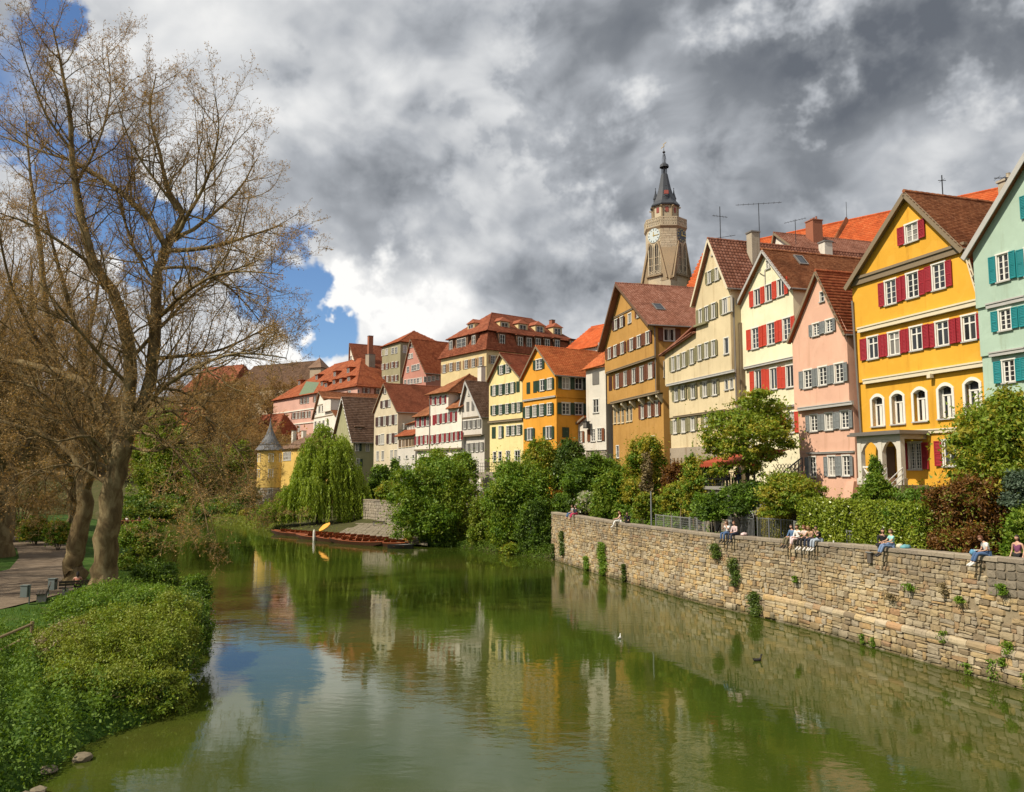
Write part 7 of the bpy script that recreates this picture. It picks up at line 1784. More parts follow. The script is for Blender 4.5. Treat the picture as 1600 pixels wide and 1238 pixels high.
limbsA = [([(186, 712, .40), (160, 640, .36), (140, 602, .33), (105, 588, .28), (50, 572, .24), (0, 555, .2), (-70, 515, .12)], 4),
 ([(190, 695, .42), (200, 640, .38), (203, 560, .36), (190, 490, .33), (165, 440, .30), (142, 400, .27), (125, 330, .23), (113, 250, .18), (108, 170, .12), (94, 95, .07), (82, 40, .03)], -2),
 ([(196, 692, .40), (225, 630, .36), (238, 570, .34), (243, 500, .33), (246, 440, .3), (256, 395, .27), (273, 362, .22), (284, 330, .18), (264, 300, .15), (250, 240, .11), (234, 175, .07), (244, 115, .03)], 2),
 ([(274, 368, .16), (300, 325, .12), (328, 268, .08), (342, 200, .05), (334, 145, .02)], -3), ([(272, 376, .15), (320, 345, .11), (370, 300, .07), (402, 248, .03)], 3),
 ([(262, 392, .15), (320, 388, .12), (380, 372, .08), (440, 352, .03)], -1.5), ([(262, 388, .22), (235, 345, .2), (200, 310, .17), (160, 280, .14), (120, 255, .11), (60, 235, .07), (0, 212, .04)], 4),
 ([(215, 650, .16), (262, 600, .12), (310, 572, .10), (372, 552, .07), (448, 560, .03)], -3), ([(238, 560, .15), (290, 556, .11), (350, 545, .08), (430, 505, .03)], 3),
 ([(205, 700, .10), (245, 705, .08), (295, 690, .06), (345, 735, .03), (372, 800, .015)], -2), ([(194, 690, .12), (250, 645, .10), (322, 652, .07), (378, 715, .04), (398, 795, .015)], -1), ([(198, 672, .10), (258, 690, .08), (306, 750, .05), (328, 845, .015)], -4), ([(178, 735, .13), (112, 655, .11), (52, 605, .08), (-10, 595, .03)], -2), ([(176, 765, .10), (122, 728, .08), (62, 735, .05), (8, 775, .02)], 1), ([(190, 660, .12), (240, 610, .10), (300, 620, .07), (352, 680, .03)], 4),
 ([(182, 722, .12), (140, 682, .09), (90, 690, .06), (40, 672, .03)], -3), ([(184, 745, .10), (150, 722, .08), (122, 738, .05), (100, 800, .02)], 2),
 ([(205, 560, .14), (262, 500, .11), (330, 440, .08), (408, 405, .03)], 4), ([(245, 500, .13), (300, 450, .1), (360, 425, .07), (442, 430, .02)], -4), ([(152, 420, .13), (100, 382, .1), (50, 352, .07), (-10, 330, .03)], -4),
 ([(118, 290, .11), (150, 230, .08), (172, 150, .05), (166, 70, .02)], 3), ([(112, 235, .1), (72, 180, .07), (46, 112, .04), (26, 50, .02)], -3), ([(284, 335, .1), (245, 285, .08), (205, 225, .05), (180, 150, .02)], -2), ([(200, 600, .12), (160, 560, .1), (110, 500, .07), (60, 440, .04)], -5), ([(246, 450, .12), (215, 400, .1), (190, 330, .07), (170, 250, .03)], 5), ([(250, 420, .11), (310, 420, .09), (370, 460, .05), (420, 520, .02)], 2)]
bare_tree('plane_tree', 'tall bare plane tree whose trunk splits above the river, nearest of the left bank', bA, px_path(trunkA, DA, bA), [px_path(l, DA, bA, s_) for l, s_ in limbsA], 3, (1.65, 9, 8), 5.6, bud=.085, nbud=2)
mb = MB()   # spreading roots of the near tree
plane_root = [o for o in COL.objects if o.name.startswith('plane_tree')][0]
for a in (-2.9, -2.2, -1.4, -.5, .4, 1.6, 2.6): mb.tube([(math.cos(a) * .35, math.sin(a) * .35, 1.3), (math.cos(a) * .8, math.sin(a) * .8, .35), (math.cos(a) * 1.6, math.sin(a) * 1.6, -.15)], [.34, .30, .10], 7)
mb.build('root_flare', B_plane, plane_root, smooth=True)
DB = 53.0; bB = at(112, 905, DB); bB = (bB.x, bB.y, 1.3)
trunkB = [(111, 916, .72), (113, 894, .63), (116, 872, .58), (122, 840, .55), (134, 785, .5), (128, 738, .44), (118, 690, .38)]
limbsB = [([(126, 735, .34), (105, 650, .3), (85, 560, .26), (70, 470, .22), (62, 380, .17), (48, 280, .1), (40, 190, .04)], 3), ([(132, 770, .26), (150, 700, .22), (140, 620, .2), (120, 520, .17), (95, 430, .12), (70, 330, .05)], -3),
 ([(120, 690, .22), (60, 620, .18), (10, 560, .14), (-50, 500, .06)], 0), ([(124, 720, .2), (70, 680, .15), (10, 660, .1), (-60, 640, .05)], 2), ([(110, 660, .18), (130, 560, .15), (150, 470, .11), (160, 380, .04)], 5), ([(90, 580, .16), (40, 500, .12), (10, 420, .09), (-10, 320, .03)], -4), ([(128, 745, .14), (160, 700, .1), (210, 660, .07), (260, 650, .03)], 4), ([(120, 790, .1), (80, 740, .08), (30, 740, .05), (-20, 770, .02)], -2)]
bare_tree('plane_tree', 'bare plane tree with leaning trunk behind the occupied bench', bB, px_path(trunkB, DB, bB), [px_path(l, DB, bB, s_) for l, s_ in limbsB], 8, (1.15, 8, 8), 5.5, bud=.085, nbud=2)
# a tree of the avenue, built once and repeated
def auto_tree(label, base, H, seed, group, dens, name='plane_tree', bark=None, rmin=.0065):
    rg = np.random.RandomState(seed); th = H * .28; trunk = ([(0, 0, -.4), (.1, 0, th * .3), (.2, .1, th * .7), (.3, .1, th)], [H * .034, H * .026, H * .023, H * .02]); limbs = []
    for i in range(9):
        a = i * 2.4 + rg.uniform(-.4, .4); sp = rg.uniform(.12, .42) * H * (.6 if i < 3 else 1); z0 = th * rg.uniform(.75, 1.0); z1 = H * (rg.uniform(.82, 1.0) if i < 3 else rg.uniform(.45, .85))
        e = np.array([math.cos(a) * sp, math.sin(a) * sp, z1]); s_ = np.array([.25, .1, z0]); r0 = H * rg.uniform(.009, .014)
        limbs.append(([s_, s_ * .7 + e * .3 + [0, 0, -.03 * H], s_ * .38 + e * .62 + rg.normal(size=3) * .4, e], [r0, r0 * .78, r0 * .5, .03]))
    return bare_tree(name, label, base, trunk, limbs, seed, dens, H * .2, group, bark=bark, rmin=rmin, bud=.09 if rmin < .01 else .2)
AV = 'bare plane trees of the avenue on the left bank'
def on_left(x, y): return (x, y, left_z(x, y))
proto = auto_tree('bare plane tree of the avenue left of the gravel path', on_left(-52, 64), 27, 15, AV, (1.35, 7, 6))
for (x, y, s_, rz) in [(-52, 78, 1.25, 2.7), (-49, 67, 1.2, 5.6), (-44, 70, 1.12, 1.1), (-54, 84, 1.15, 4.4), (-45.5, 85, .95, 2.0), (-56, 104, 1.0, 5.2), (-62, 114, 1.0, 3.0), (-66, 100, 1.1, .4), (-62, 72, 1.08, 1.9), (-57, 86, 1.0, 3.7), (-74, 92, 1.1, 5.0), (-66, 106, 1.0, .8), (-86, 112, 1.05, 2.5), (-76, 128, 1.0, 4.2), (-96, 140, 1.1, 1.2), (-60, 50, 1.05, .5), (-50, 52, 1.0, 2.0), (-45, 42, 1.0, 4.0), (-70, 82, 1.1, 2.9), (-82, 100, 1.05, .2), (-100, 124, 1.1, 3.3)]:
    o = copy_tree(proto); o.location = on_left(x, y); o.rotation_euler = (0, 0, rz); o.scale = (s_, s_, s_)
    if (x, y) == (-44, 70): o['label'] = 'bare plane tree standing left of the gravel path at the left edge'
    if (x, y) == (-45.5, 85): o['label'] = 'bare plane tree between path hedge and river behind the leaning trunk'
FBK = 'bare trees on the far bank left of the round tower'
proto = auto_tree('bare brown tree on the far bank between castle and round tower', (0, 0, 0), 25, 44, FBK, (1.6, 7, 7), 'bare_tree', B_twig, .018)
for i, (px_, d, s_, rz) in enumerate([(385, 172, .9, 0), (345, 176, 1.0, 1.4), (300, 182, 1.0, 2.6), (262, 178, .95, 4.0), (365, 196, 1.05, .7), (322, 200, 1.0, 3.2), (225, 190, 1.0, 2.2), (280, 205, 1.1, 5.9), (180, 196, 1.0, .3), (130, 205, 1.05, 1.1), (400, 178, .8, 2.0), (416, 171, .75, 3.6), (390, 186, .9, 1.0), (432, 184, .7, 5.6), (455, 236, .9, 2.2), (420, 232, 1.0, .3), (485, 240, .8, 4.9), (370, 238, 1.0, 1.5), (330, 168, .85, 4.4), (285, 172, .9, .9), (250, 186, 1.05, 3.5), (375, 210, 1.1, 5.0), (205, 210, 1.1, 2.4), (345, 220, 1.15, 1.7), (300, 225, 1.2, .1), (80, 215, 1.1, 3.8)]):
    o = proto if i == 0 else copy_tree(proto); q = at(px_, 742, d); o.location = (q.x, q.y, ground_z(q.x, q.y) - .3); o.rotation_euler = (0, 0, rz); o.scale = (s_ * .92, s_ * .92, s_ * .64)
    o['label'] = {385: 'bare brown tree nearest to the round tower on the far bank', 416: 'bare brown tree in front of the pink college building', 400: 'bare brown tree behind the one nearest to the round tower'}.get(px_, 'bare brown tree on the far bank between castle and round tower')
px_bush('river_tree', 'fresh green tree seen behind the trunk of the nearest plane tree', (205, 640, 300, 800), 165, 20000, .42, L_green, 8, cat='tree', extra=(L_scrub, .3), stems=6, spread=.22)
px_bush('river_tree', 'olive green tree just right of the fresh green one', (290, 700, 360, 815), 160, 14000, .42, L_scrub, 7, cat='tree', extra=(L_mid, .5))
px_bush('river_shrub', 'dark shrubs along the far bank under the bare trees', (300, 775, 375, 822), 156, 7000, .4, L_dark, 6, extra=(L_scrub, .4)); px_bush('river_shrub', 'dark shrubs across the water behind the leaning trunk', (190, 770, 300, 815), 163, 9000, .42, L_dark, 7, extra=(L_mid, .4))
for i, (b_, d, lb) in enumerate([((-30, 800, 40, 838), 86, 'low green hedge where the path bends away'), ((30, 808, 82, 846), 82, 'middle part of the low hedge along the path'), ((70, 815, 112, 852), 76, 'low hedge end just before the leaning trunk')]): px_bush('path_hedge', lb, b_, d, 5000, .2, L_mid, 5, extra=(L_yel, .25), cat='hedge')
px_bush('park_tree', 'leafless brown thicket beyond the path hedge', (-40, 720, 110, 815), 105, 11000, .16, L_bud, 8, cat='thicket', stems=16, extra=(L_scrub, .3))

# ---- left bank scrub, weeds and grass in the foreground
px_bush('bank_shrub', 'shrub with several stems right of the near trunk', (178, 812, 262, 898), 62, 7500, .15, L_scrub, 6, extra=(L_mid, .7), stems=7)
px_bush('bank_shrub', 'dark leafy shrub between trunk and overhanging bush', (208, 880, 282, 930), 52, 9000, .13, L_dark, 6, extra=(L_mid, .6)); px_bush('bank_shrub', 'bush on a bent stem leaning out over the water', (278, 900, 328, 958), 46, 7500, .12, L_mid, 5, extra=(L_dark, .6))
def scrub(label, blobs_px, n, leaf, mat, extra, base, name='bank_scrub', **kw):
    bl = []
    for (x, y, d, rx, ry, rd) in blobs_px: q = at(x, y, d); bl.append((q.x - base[0], q.y - base[1], q.z - base[2], rx * d / F, rd, ry * d / F))
    t = bush(name, label, base, bl, n, leaf, mat, extra=extra, **kw); r = random.Random(len(label)); mb = MB()
    for i in range(70):
        b = r.choice(bl); u = Vector((r.gauss(0, 1), r.gauss(0, 1), abs(r.gauss(0, 1)) + .2)).normalized(); c = Vector(b[:3]); e = c + Vector((u.x * b[3], u.y * b[4], u.z * b[5])) * r.uniform(1.02, 1.22)
        mb.tube([c + (e - c) * .4, c + (e - c) * .8 + Vector((r.gauss(0, .05), r.gauss(0, .05), .03)), e], [.016, .012, .005], 4)
    mb.build('dry_stems', L_dry, t, kind='stuff'); return t
b0 = at(120, 960, 39); scrub('dark green mound of shrubs at the foot of the near plane tree', [(185, 938, 42, 66, 26, 1.8), (120, 962, 38, 46, 30, 1.5), (235, 952, 38.5, 56, 34, 1.6), (165, 966, 37, 54, 34, 1.5)], 36000, .085, L_mid, (L_weed, .7), (b0.x, b0.y, .9), stems=10, clumps=480, spread=.14)
b0 = at(200, 1050, 31); scrub('big olive green scrub hanging over the river edge', [(212, 1000, 34, 52, 52, 1.5), (150, 1035, 31, 56, 50, 1.4), (238, 1052, 31, 48, 62, 1.5), (190, 1090, 29, 58, 46, 1.2), (268, 985, 35, 34, 54, 1.2), (112, 1078, 29, 42, 40, 1.1), (272, 1030, 32.5, 30, 66, 1.1), (255, 1098, 29.5, 36, 38, 1.0), (165, 985, 34.5, 34, 34, 1.0), (205, 1050, 31.5, 30, 74, .9)], 70000, .08, L_scrub, (L_green, .35), (b0.x, b0.y, .3), stems=26, clumps=420, spread=.17, shell=.5)
b0 = at(215, 1040, 30.5); scrub('dark leafy bramble patches in the middle of the olive scrub', [(180, 1000, 33.0, 26, 18, 1.0), (250, 1075, 29.6, 24, 22, .9), (118, 985, 34.6, 30, 16, 1.0), (292, 1050, 31.6, 14, 26, .9), (165, 1095, 27.9, 22, 14, .8)], 9000, .085, L_mid, (L_dark, .8), (b0.x, b0.y, .3), stems=10, clumps=120, spread=.2)
b0 = at(90, 1030, 32); scrub('dry brownish scrub left of the olive scrub', [(85, 1030, 32.5, 52, 34, 1.3), (125, 1005, 34, 50, 34, 1.4), (62, 1012, 34, 32, 22, 1.0)], 9000, .07, L_dry, (L_scrub, 3.0), (b0.x, b0.y, .8), stems=30, clumps=320, spread=.13)
b0 = at(285, 1000, 36); scrub('dark overhanging shrub at the water beside the olive scrub', [(296, 972, 37, 28, 38, 1.3), (308, 1000, 36, 20, 40, 1.1), (284, 1018, 34, 24, 40, 1.0)], 16000, .08, L_mid, (L_dark, .6), (b0.x, b0.y, .2), stems=8, clumps=200, spread=.15)
rg = np.random.RandomState(12); n = 60000; yy = rg.uniform(14, 37, n); off = rg.uniform(.15, 8.5, n); xx = np.array([left_x(v) for v in yy]) - off; hgt = .25 + .35 * (np.sin(xx * 2.3) * np.sin(yy * 1.9) > -.2) + .25 * np.sin(xx * 5 + yy * 3)
keep = (yy < 29) | (off > 5.2); P = np.stack([xx, yy, np.array([interp(o, PO, PZ) for o in off]) + rg.uniform(0, 1, n) * np.clip(hgt, .1, 1)], 1)[keep]; V, Fq = leaf_quads(P, np.tile([.1, -.25, .8], (len(P), 1)), .115, rg, .6, True); o = link('bank_weeds', np_mesh('bank_weeds', V, Fq, L_weed)); o['kind'] = 'stuff'
rg = np.random.RandomState(13); n = 42000; yy = rg.uniform(30, 60, n); off = rg.uniform(1.5, 30, n); xx = np.array([left_x(v) for v in yy]) - off; P = np.stack([xx, yy, np.array([interp(o, PO, PZ) for o in off]) + .06], 1)
pp = np.array([proj(Vector(p)) for p in P]); on_path = (pp[:, 1] < 955 - .12 * pp[:, 0]) & (pp[:, 0] < 135); P = P[~on_path & (pp[:, 0] > -40)]
k = len(P); d = rg.normal(size=(k, 3)) * [.4, .4, 0] + [0, 0, 1]; d /= np.linalg.norm(d, axis=1)[:, None]; L = rg.uniform(.07, .20, (k, 1)); w_ = np.cross(d, rg.normal(size=(k, 3))); w_ /= np.linalg.norm(w_, axis=1)[:, None]; V = np.stack([P - w_ * .018, P + w_ * .018, P + d * L], 1).reshape(-1, 3); o = link('grass', np_mesh('grass', V, np.arange(3 * k).reshape(k, 3), L_weed)); o['kind'] = 'stuff'
M_bankst = stonemat('wet bank stone', [(0, (.12, .10, .065)), (1, (.2, .165, .11))]); rg = np.random.RandomState(14); rb = random.Random(3)
for i in range(15):   # stones along the left waterline
    y = rb.uniform(20, 25) if i < 8 else rb.uniform(40, 60); x = left_x(y) + rb.uniform(-.5, .3); r = rb.uniform(.12, .32); me = bpy.data.meshes.new('bank_stone'); bm = bmesh.new(); bmesh.ops.create_icosphere(bm, subdivisions=2, radius=r)
    for v in bm.verts: v.co *= 1 + rb.uniform(-.14, .14); v.co.z *= .55
    bm.to_mesh(me); bm.free(); me.materials.append(M_bankst); o = link('bank_stone', me, None, (x, y, max(0.02, left_z(x, y)) + .04), rb.uniform(0, 6)); tag(o, 'grey stone lying along the left waterline', 'stone', 'stones along the left waterline')

# ---- bench furniture and fence on the left bank
M_bench = woodmat('dark bench planks', (0.035, 0.027, 0.02), (0.065, 0.05, 0.036), .7); M_conc = simple('concrete', (.26, .245, .22), .9); M_bin = simple('grey green bin metal', (.16, .19, .18), .5, .3)
def park_bench(label, loc, rz):
    t = empty('park_bench', label, 'bench', loc, rz, 'park benches by the path')
    for i, y in enumerate((-.22, -.06, .10)): mb = MB(); mb.box(-.95, .95, y - .07, y + .07, .42, .47); mb.build('plank', M_bench, t)
    for i, z in enumerate((.60, .76)): mb = MB(); mb.add([(-.95, .24 + i * .05, z), (.95, .24 + i * .05, z), (.95, .29 + i * .05, z), (-.95, .29 + i * .05, z), (-.95, .27 + i * .05, z + .13), (.95, .27 + i * .05, z + .13), (.95, .32 + i * .05, z + .13), (-.95, .32 + i * .05, z + .13)], [(0,3,2,1), (4,5,6,7), (0,1,5,4), (1,2,6,5), (2,3,7,6), (3,0,4,7)]); mb.build('back_plank', M_bench, t)
    for x in (-.6, .6):
        mb = MB(); mb.box(x - .16, x + .16, -.26, .2, 0, .419); mb.build('leg', M_conc, t); mb = MB(); mb.bar((x, .2, .3), (x, .36, .9), .06, .05, (0, 1, 0)); mb.build('back_support', M_bench, t)
    return t
pb = on_z(66, 938, 1.36); park_bench('empty dark plank bench between two litter bins', tuple(pb), math.radians(-62))
pb2 = on_z(120, 930, 1.36); bench2 = pb2; park_bench('dark plank bench with a person leaning on it behind the near trunk', tuple(pb2), math.radians(208))
def litter_bin(label, loc, rz):
    t = empty('litter_bin', label, 'litter bin', loc, rz, 'litter bins by the benches'); mb = MB(); mb.tube([(.22, 0, 0), (.22, 0, 1.05)], .035, 8); mb.build('post', M_bin, t)
    mb = MB(); mb.box(-.2, .17, -.17, .17, .38, .98); mb.build('bin', M_bin, t); mb = MB(); mb.box(-.23, .2, -.2, .2, 1.0, 1.03); mb.build('lid', M_bin, t); mb = MB(); mb.box(-.205, -.2, -.12, .12, .84, .94); mb.build('slot', M_ironD, t)
litter_bin('grey litter bin on a post left of the empty bench', tuple(on_z(39, 944, 1.36)), 0); litter_bin('grey litter bin on a post right of the empty bench', tuple(on_z(81, 932, 1.36)), math.pi)
M_rail = woodmat('weathered fence wood', (.17, .12, .06), (.26, .19, .10), .8); fb = on_z(48, 1010, 1.2); fr = empty('wooden_fence', 'weathered wooden rail fence at the left edge above the weeds', 'fence', tuple(fb))
dv = (on_z(-60, 1062, 1.2) - fb); dv.z = 0; L = dv.length; dv.normalize()
for i in range(3): p = dv * (i * L / 2 * 1.1); mb = MB(); mb.tube([p + Vector((0, 0, -.4)), p + Vector((0, 0, 1.02))], .065, 8); mb.build('post', M_rail, fr)
for z in (.92, .42): mb = MB(); mb.tube([Vector((0, 0, z)) - dv * .12, dv * (L * 1.1) + Vector((0, 0, z))], .055, 8); mb.build('rail', M_rail, fr)
# ------------------------------------------------------------------ moored punts
M_punt = woodmat('varnished punt wood', (.17, .045, .015), (.30, .085, .028), .35); M_hull = woodmat('dark hull', (.035, .016, .010), (.07, .03, .016), .4); M_black = simple('black tar', (.014, .013, .012), .5)
def punt(L=9.5, Wd=1.45):
    t = empty('punt_boat', '', 'punt', (0, 0, 0)); n = 12; mb = MB(); inn = MB(); gw = MB(); st = []
    for i in range(n + 1):
        u = i / n; x = (u - .5) * L; wv = Wd * (1 - .62 * abs(2 * u - 1) ** 2.6); zb = -.16 + .42 * max(0, abs(2 * u - 1) - .62) / .38; zt = .34 + .16 * abs(2 * u - 1) ** 2
        st.append([(x, -wv / 2, zt), (x, -wv * .40, zb), (x, wv * .40, zb), (x, wv / 2, zt), (x, -wv / 2 + .05, zt - .002), (x, -wv * .38, zb + .10), (x, wv * .38, zb + .10), (x, wv / 2 - .05, zt - .002)])
    for a, b_ in zip(st, st[1:]):
        for i in range(3): mb.poly([a[i], b_[i], b_[i+1], a[i+1]]); inn.poly([a[4+i], a[5+i], b_[5+i], b_[4+i]])
    mb.poly(st[0][:4]); mb.poly(st[-1][:4][::-1]); mb.build('hull', M_hull, t); inn.build('inner_planking', M_punt, t)
    for k in (0, 3):
        g = MB(); g.tube([Vector(s[k]) + Vector((0, .02 if k == 0 else -.02, .015)) for s in st], .055, 5); g.build('gunwale', M_punt, t)
    for sg in (-1, 1):
        d = MB(); xs = [s[0][0] for s in st]; a, b_ = (0, 2) if sg < 0 else (n - 2, n); d.poly([st[a][0], st[b_][0], st[b_][3], st[a][3]]); d.build('end_deck', M_punt, t)
    for i in range(5):
        x = -2.6 + i * 1.25; s_ = MB(); s_.box(x, x + .42, -.55, .55, .20, .25); s_.build('seat', M_punt, t); b2 = MB(); b2.add([(x + .44, -.5, .12), (x + .44, .5, .12), (x + .50, .5, .12), (x + .50, -.5, .12), (x + .68, -.5, .78), (x + .68, .5, .78), (x + .74, .5, .78), (x + .74, -.5, .78)], [(0,3,2,1), (4,5,6,7), (0,1,5,4), (1,2,6,5), (2,3,7,6), (3,0,4,7)]); b2.build('seat_back', M_punt, t)
    p = MB(); p.tube([(-L * .42, .35, .42), (L * .40, .28, .5)], .03, 5); p.build('pole', M_rail, t); return t
pl = [  # centre column, row, metres back from the front, label
 ((500, 841), 'foremost left punt, its dark side to the open river'), ((525, 844), 'punt with the open orange parasol'), ((556, 847.5), 'front right punt with dark hull'), ((590, 849), 'rightmost of the long varnished punts'),
 ((478, 836), 'punt in the second row with raised seat backs'), ((512, 838), 'inner punt under the willow branches'), ((548, 841), 'inner punt beside the paved landing'), ((578, 844), 'punt nearest to the landing stones'), ((455, 834), 'leftmost punt pointing towards the round tower')]
p0 = punt(); axis = (on_z(645, 852, .1) - on_z(410, 832, .1)); ang = math.atan2(axis.y, axis.x); punts = []
for i, ((x, y), lb) in enumerate(pl):
    o = p0 if i == 0 else copy_tree(p0); q = on_z(x, y, .25); o.location = (q.x, q.y, .05); o.rotation_euler = (0, 0, ang + random.Random(i).uniform(-.05, .05)); o['label'] = 'varnished wooden punt, ' + lb; o['group'] = 'punts moored in front of the willow'; punts.append(o)
q = on_z(612, 850.5, .2); o = copy_tree(p0); o.location = (q.x, q.y + 1.0, .05); o.scale = (.62, .9, .9); o.rotation_euler = (0, 0, ang - .12); o['label'] = 'short reddish punt at the right end of the row'; o['group'] = 'punts moored in front of the willow'
q = on_z(626, 856, .1); rb_ = empty('rowing_boat', 'small black rowing boat at the right end of the moored punts', 'rowing boat', (q.x, q.y, .02), ang + .5); mb = MB(); prof = []
for i in range(9):
    u = i / 8; w_ = .62 * math.sin(math.pi * min(1, .12 + u * .78)) ** .7; prof.append([(-1.5 + 3 * u, -w_, .38 + .12 * u), (-1.5 + 3 * u, -w_ * .6, -.08), (-1.5 + 3 * u, w_ * .6, -.08), (-1.5 + 3 * u, w_, .38 + .12 * u)])
for a, b_ in zip(prof, prof[1:]):
    for i in range(3): mb.poly([a[i], b_[i], b_[i+1], a[i+1]])
mb.poly(prof[0]); mb.poly(prof[-1]); mb.build('hull', M_black, rb_)
for x in (-.7, .3): mb = MB(); mb.box(x, x + .25, -.5, .5, .24, .28); mb.build('thwart', M_punt, rb_)
# orange parasol tilted over a punt, white rolled post, tarpaulin
q = on_z(510, 842, .3); pq = at(506, 836, q.y); um = empty('parasol', 'open orange parasol tilted over one of the punts', 'parasol', (pq.x, pq.y, .3)); mb = MB(); mb.tube([(.3, 0, 0), (-.1, -.1, 1.7)], .025, 6); mb.build('pole', M_rail, um)
M_or = simple('orange canvas', (.72, .34, .05), .8); ax_ = Vector((-.5, -.35, .8)).normalized(); x_ = ax_.cross(Vector((0, 0, 1))).normalized(); y_ = ax_.cross(x_); c = Vector((-.1, -.1, 1.75)); mb = MB(); rim = [c - ax_ * .3 + (x_ * math.cos(k * math.pi / 4) + y_ * math.sin(k * math.pi / 4)) * .86 for k in range(8)]
for k in range(8): mb.poly([c, rim[k], rim[(k + 1) % 8]]); mb.poly([rim[k] - ax_ * .12, rim[(k + 1) % 8] - ax_ * .12, rim[(k + 1) % 8], rim[k]])
mb.build('canopy', M_or, um)
for k in range(8): mb = MB(); mb.bar(c - ax_ * .03, rim[k] - ax_ * .02, .02, .02); mb.build('rib', M_rail, um)
q = on_z(492, 842, .2); o = MB(); o.lathe([(.0, -.2), (.14, -.2), (.17, .2), (.15, .9), (.10, 1.15), (.0, 1.2)], 8); o = o.build('mooring_post', M_white, None, (q.x, q.y - .5, .2)); tag(o, 'short white post standing among the front punts', 'post')
q = at(640, 842, 98); tp2 = empty('tarpaulin_heap', 'crumpled orange tarpaulin on the stones beside the black boat', 'tarpaulin', (q.x, q.y, ground_z(q.x, q.y))); rg = np.random.RandomState(2); mb = MB(); g = 9; pts = {}
for i in range(g):
    for j in range(g): u, v = i / (g-1) * 2 - 1, j / (g-1) * 2 - 1; pts[i, j] = (u * 1.5, v * .8, max(0, .75 * (1 - u*u) * (1 - v*v) + rg.normal() * .12) + .1)
for i in range(g - 1):
    for j in range(g - 1): mb.poly([pts[i, j], pts[i+1, j], pts[i+1, j+1], pts[i, j+1]])
mb.build('sheet', simple('orange tarpaulin', (.55, .22, .03), .6), tp2); mb = MB(); mb.tube([(-1.2, 0, .1), (1.2, .1, .12)], .06, 6); mb.build('weight_pole', M_rail, tp2)
# paved landing and its retaining wall
LM = MB(); a_, b_, c_, d_ = on_z(520, 838, .35), on_z(668, 851, .35), at(668, 830, 104.5), at(560, 826, 119); 
c_.z = 1.5; d_.z = 1.5; NX, NY = 16, 6; rl = random.Random(6); base_ = empty('landing', 'sloping paved landing of pale slabs beside the punts', 'landing', tuple(a_))
cm = MB(); cm.poly([a_ - a_ + Vector((0, 0, -.12)), b_ - a_ + Vector((0, 0, -.12)), c_ - a_ + Vector((0, 0, -.12)), d_ - a_ + Vector((0, 0, -.12))]); cm.build('bedding', M_earth, base_)
for i in range(NX):
    for j in range(NY):
        u0, u1, v0, v1 = (i + .03) / NX, (i + .97) / NX, (j + .04) / NY, (j + .96) / NY; P4 = [a_.lerp(b_, u).lerp(d_.lerp(c_, u), v) - a_ for u, v in ((u0, v0), (u1, v0), (u1, v1), (u0, v1))]; dz = rl.uniform(0, .06)
        mb = MB(); hi = [p + Vector((0, 0, dz)) for p in P4]; lo = [p + Vector((0, 0, -.15)) for p in P4]; mb.add(hi + lo, [(0, 1, 2, 3), (0, 4, 5, 1), (1, 5, 6, 2), (2, 6, 7, 3), (3, 7, 4, 0)]); mb.build('paving_slab', M_paving, base_)
wa, wb = at(560, 822, 121), at(664, 822, 105); wa.z = wb.z = 1.0; dd = (wb - wa); Lw = dd.length; rw = empty('retaining_wall', 'old grey retaining wall behind the paved landing', 'wall', tuple(wa), math.atan2(dd.y, dd.x)); mb = MB(); ht = at(600, 784, 114).z - 1.0; mb.box(0, Lw, .06, .8, -.4, ht); mb.build('wall_core', M_mortar, rw); st = MB(); z_ = 0
while z_ < ht - .1:
    hh = min(rl.uniform(.3, .5), ht - z_); x = 0
    while x < Lw:
        w_ = min(rl.uniform(.5, 1.1), Lw - x)
        if w_ > .15: V, Fs = stone_verts(w_, hh, rl); st.add([(x + w_/2 + v[0], v[1], z_ + hh/2 + v[2]) for v in V], Fs)
        x += w_
    z_ += hh
st.build('stonework', P_stoneb, rw, kind='stuff'); x = 0
while x < Lw - .1: w_ = min(rl.uniform(.8, 1.4), Lw - x); mb = MB(); mb.box(x + .01, x + w_ - .01, -.1, .85, ht, ht + .16 + rl.uniform(0, .03)); mb.build('coping_stone', M_cope, rw); x += w_
bq = at(592, 822, 113); park_like = empty('log_bench', 'low grey bench in front of the retaining wall', 'bench', (bq.x, bq.y, 1.45), .2); mb = MB(); mb.box(-.9, .9, -.2, .2, .4, .48); mb.build('seat', M_bench, park_like)
for x in (-.7, .7): mb = MB(); mb.box(x - .1, x + .1, -.18, .18, -.2, .399); mb.build('leg', M_conc, park_like)

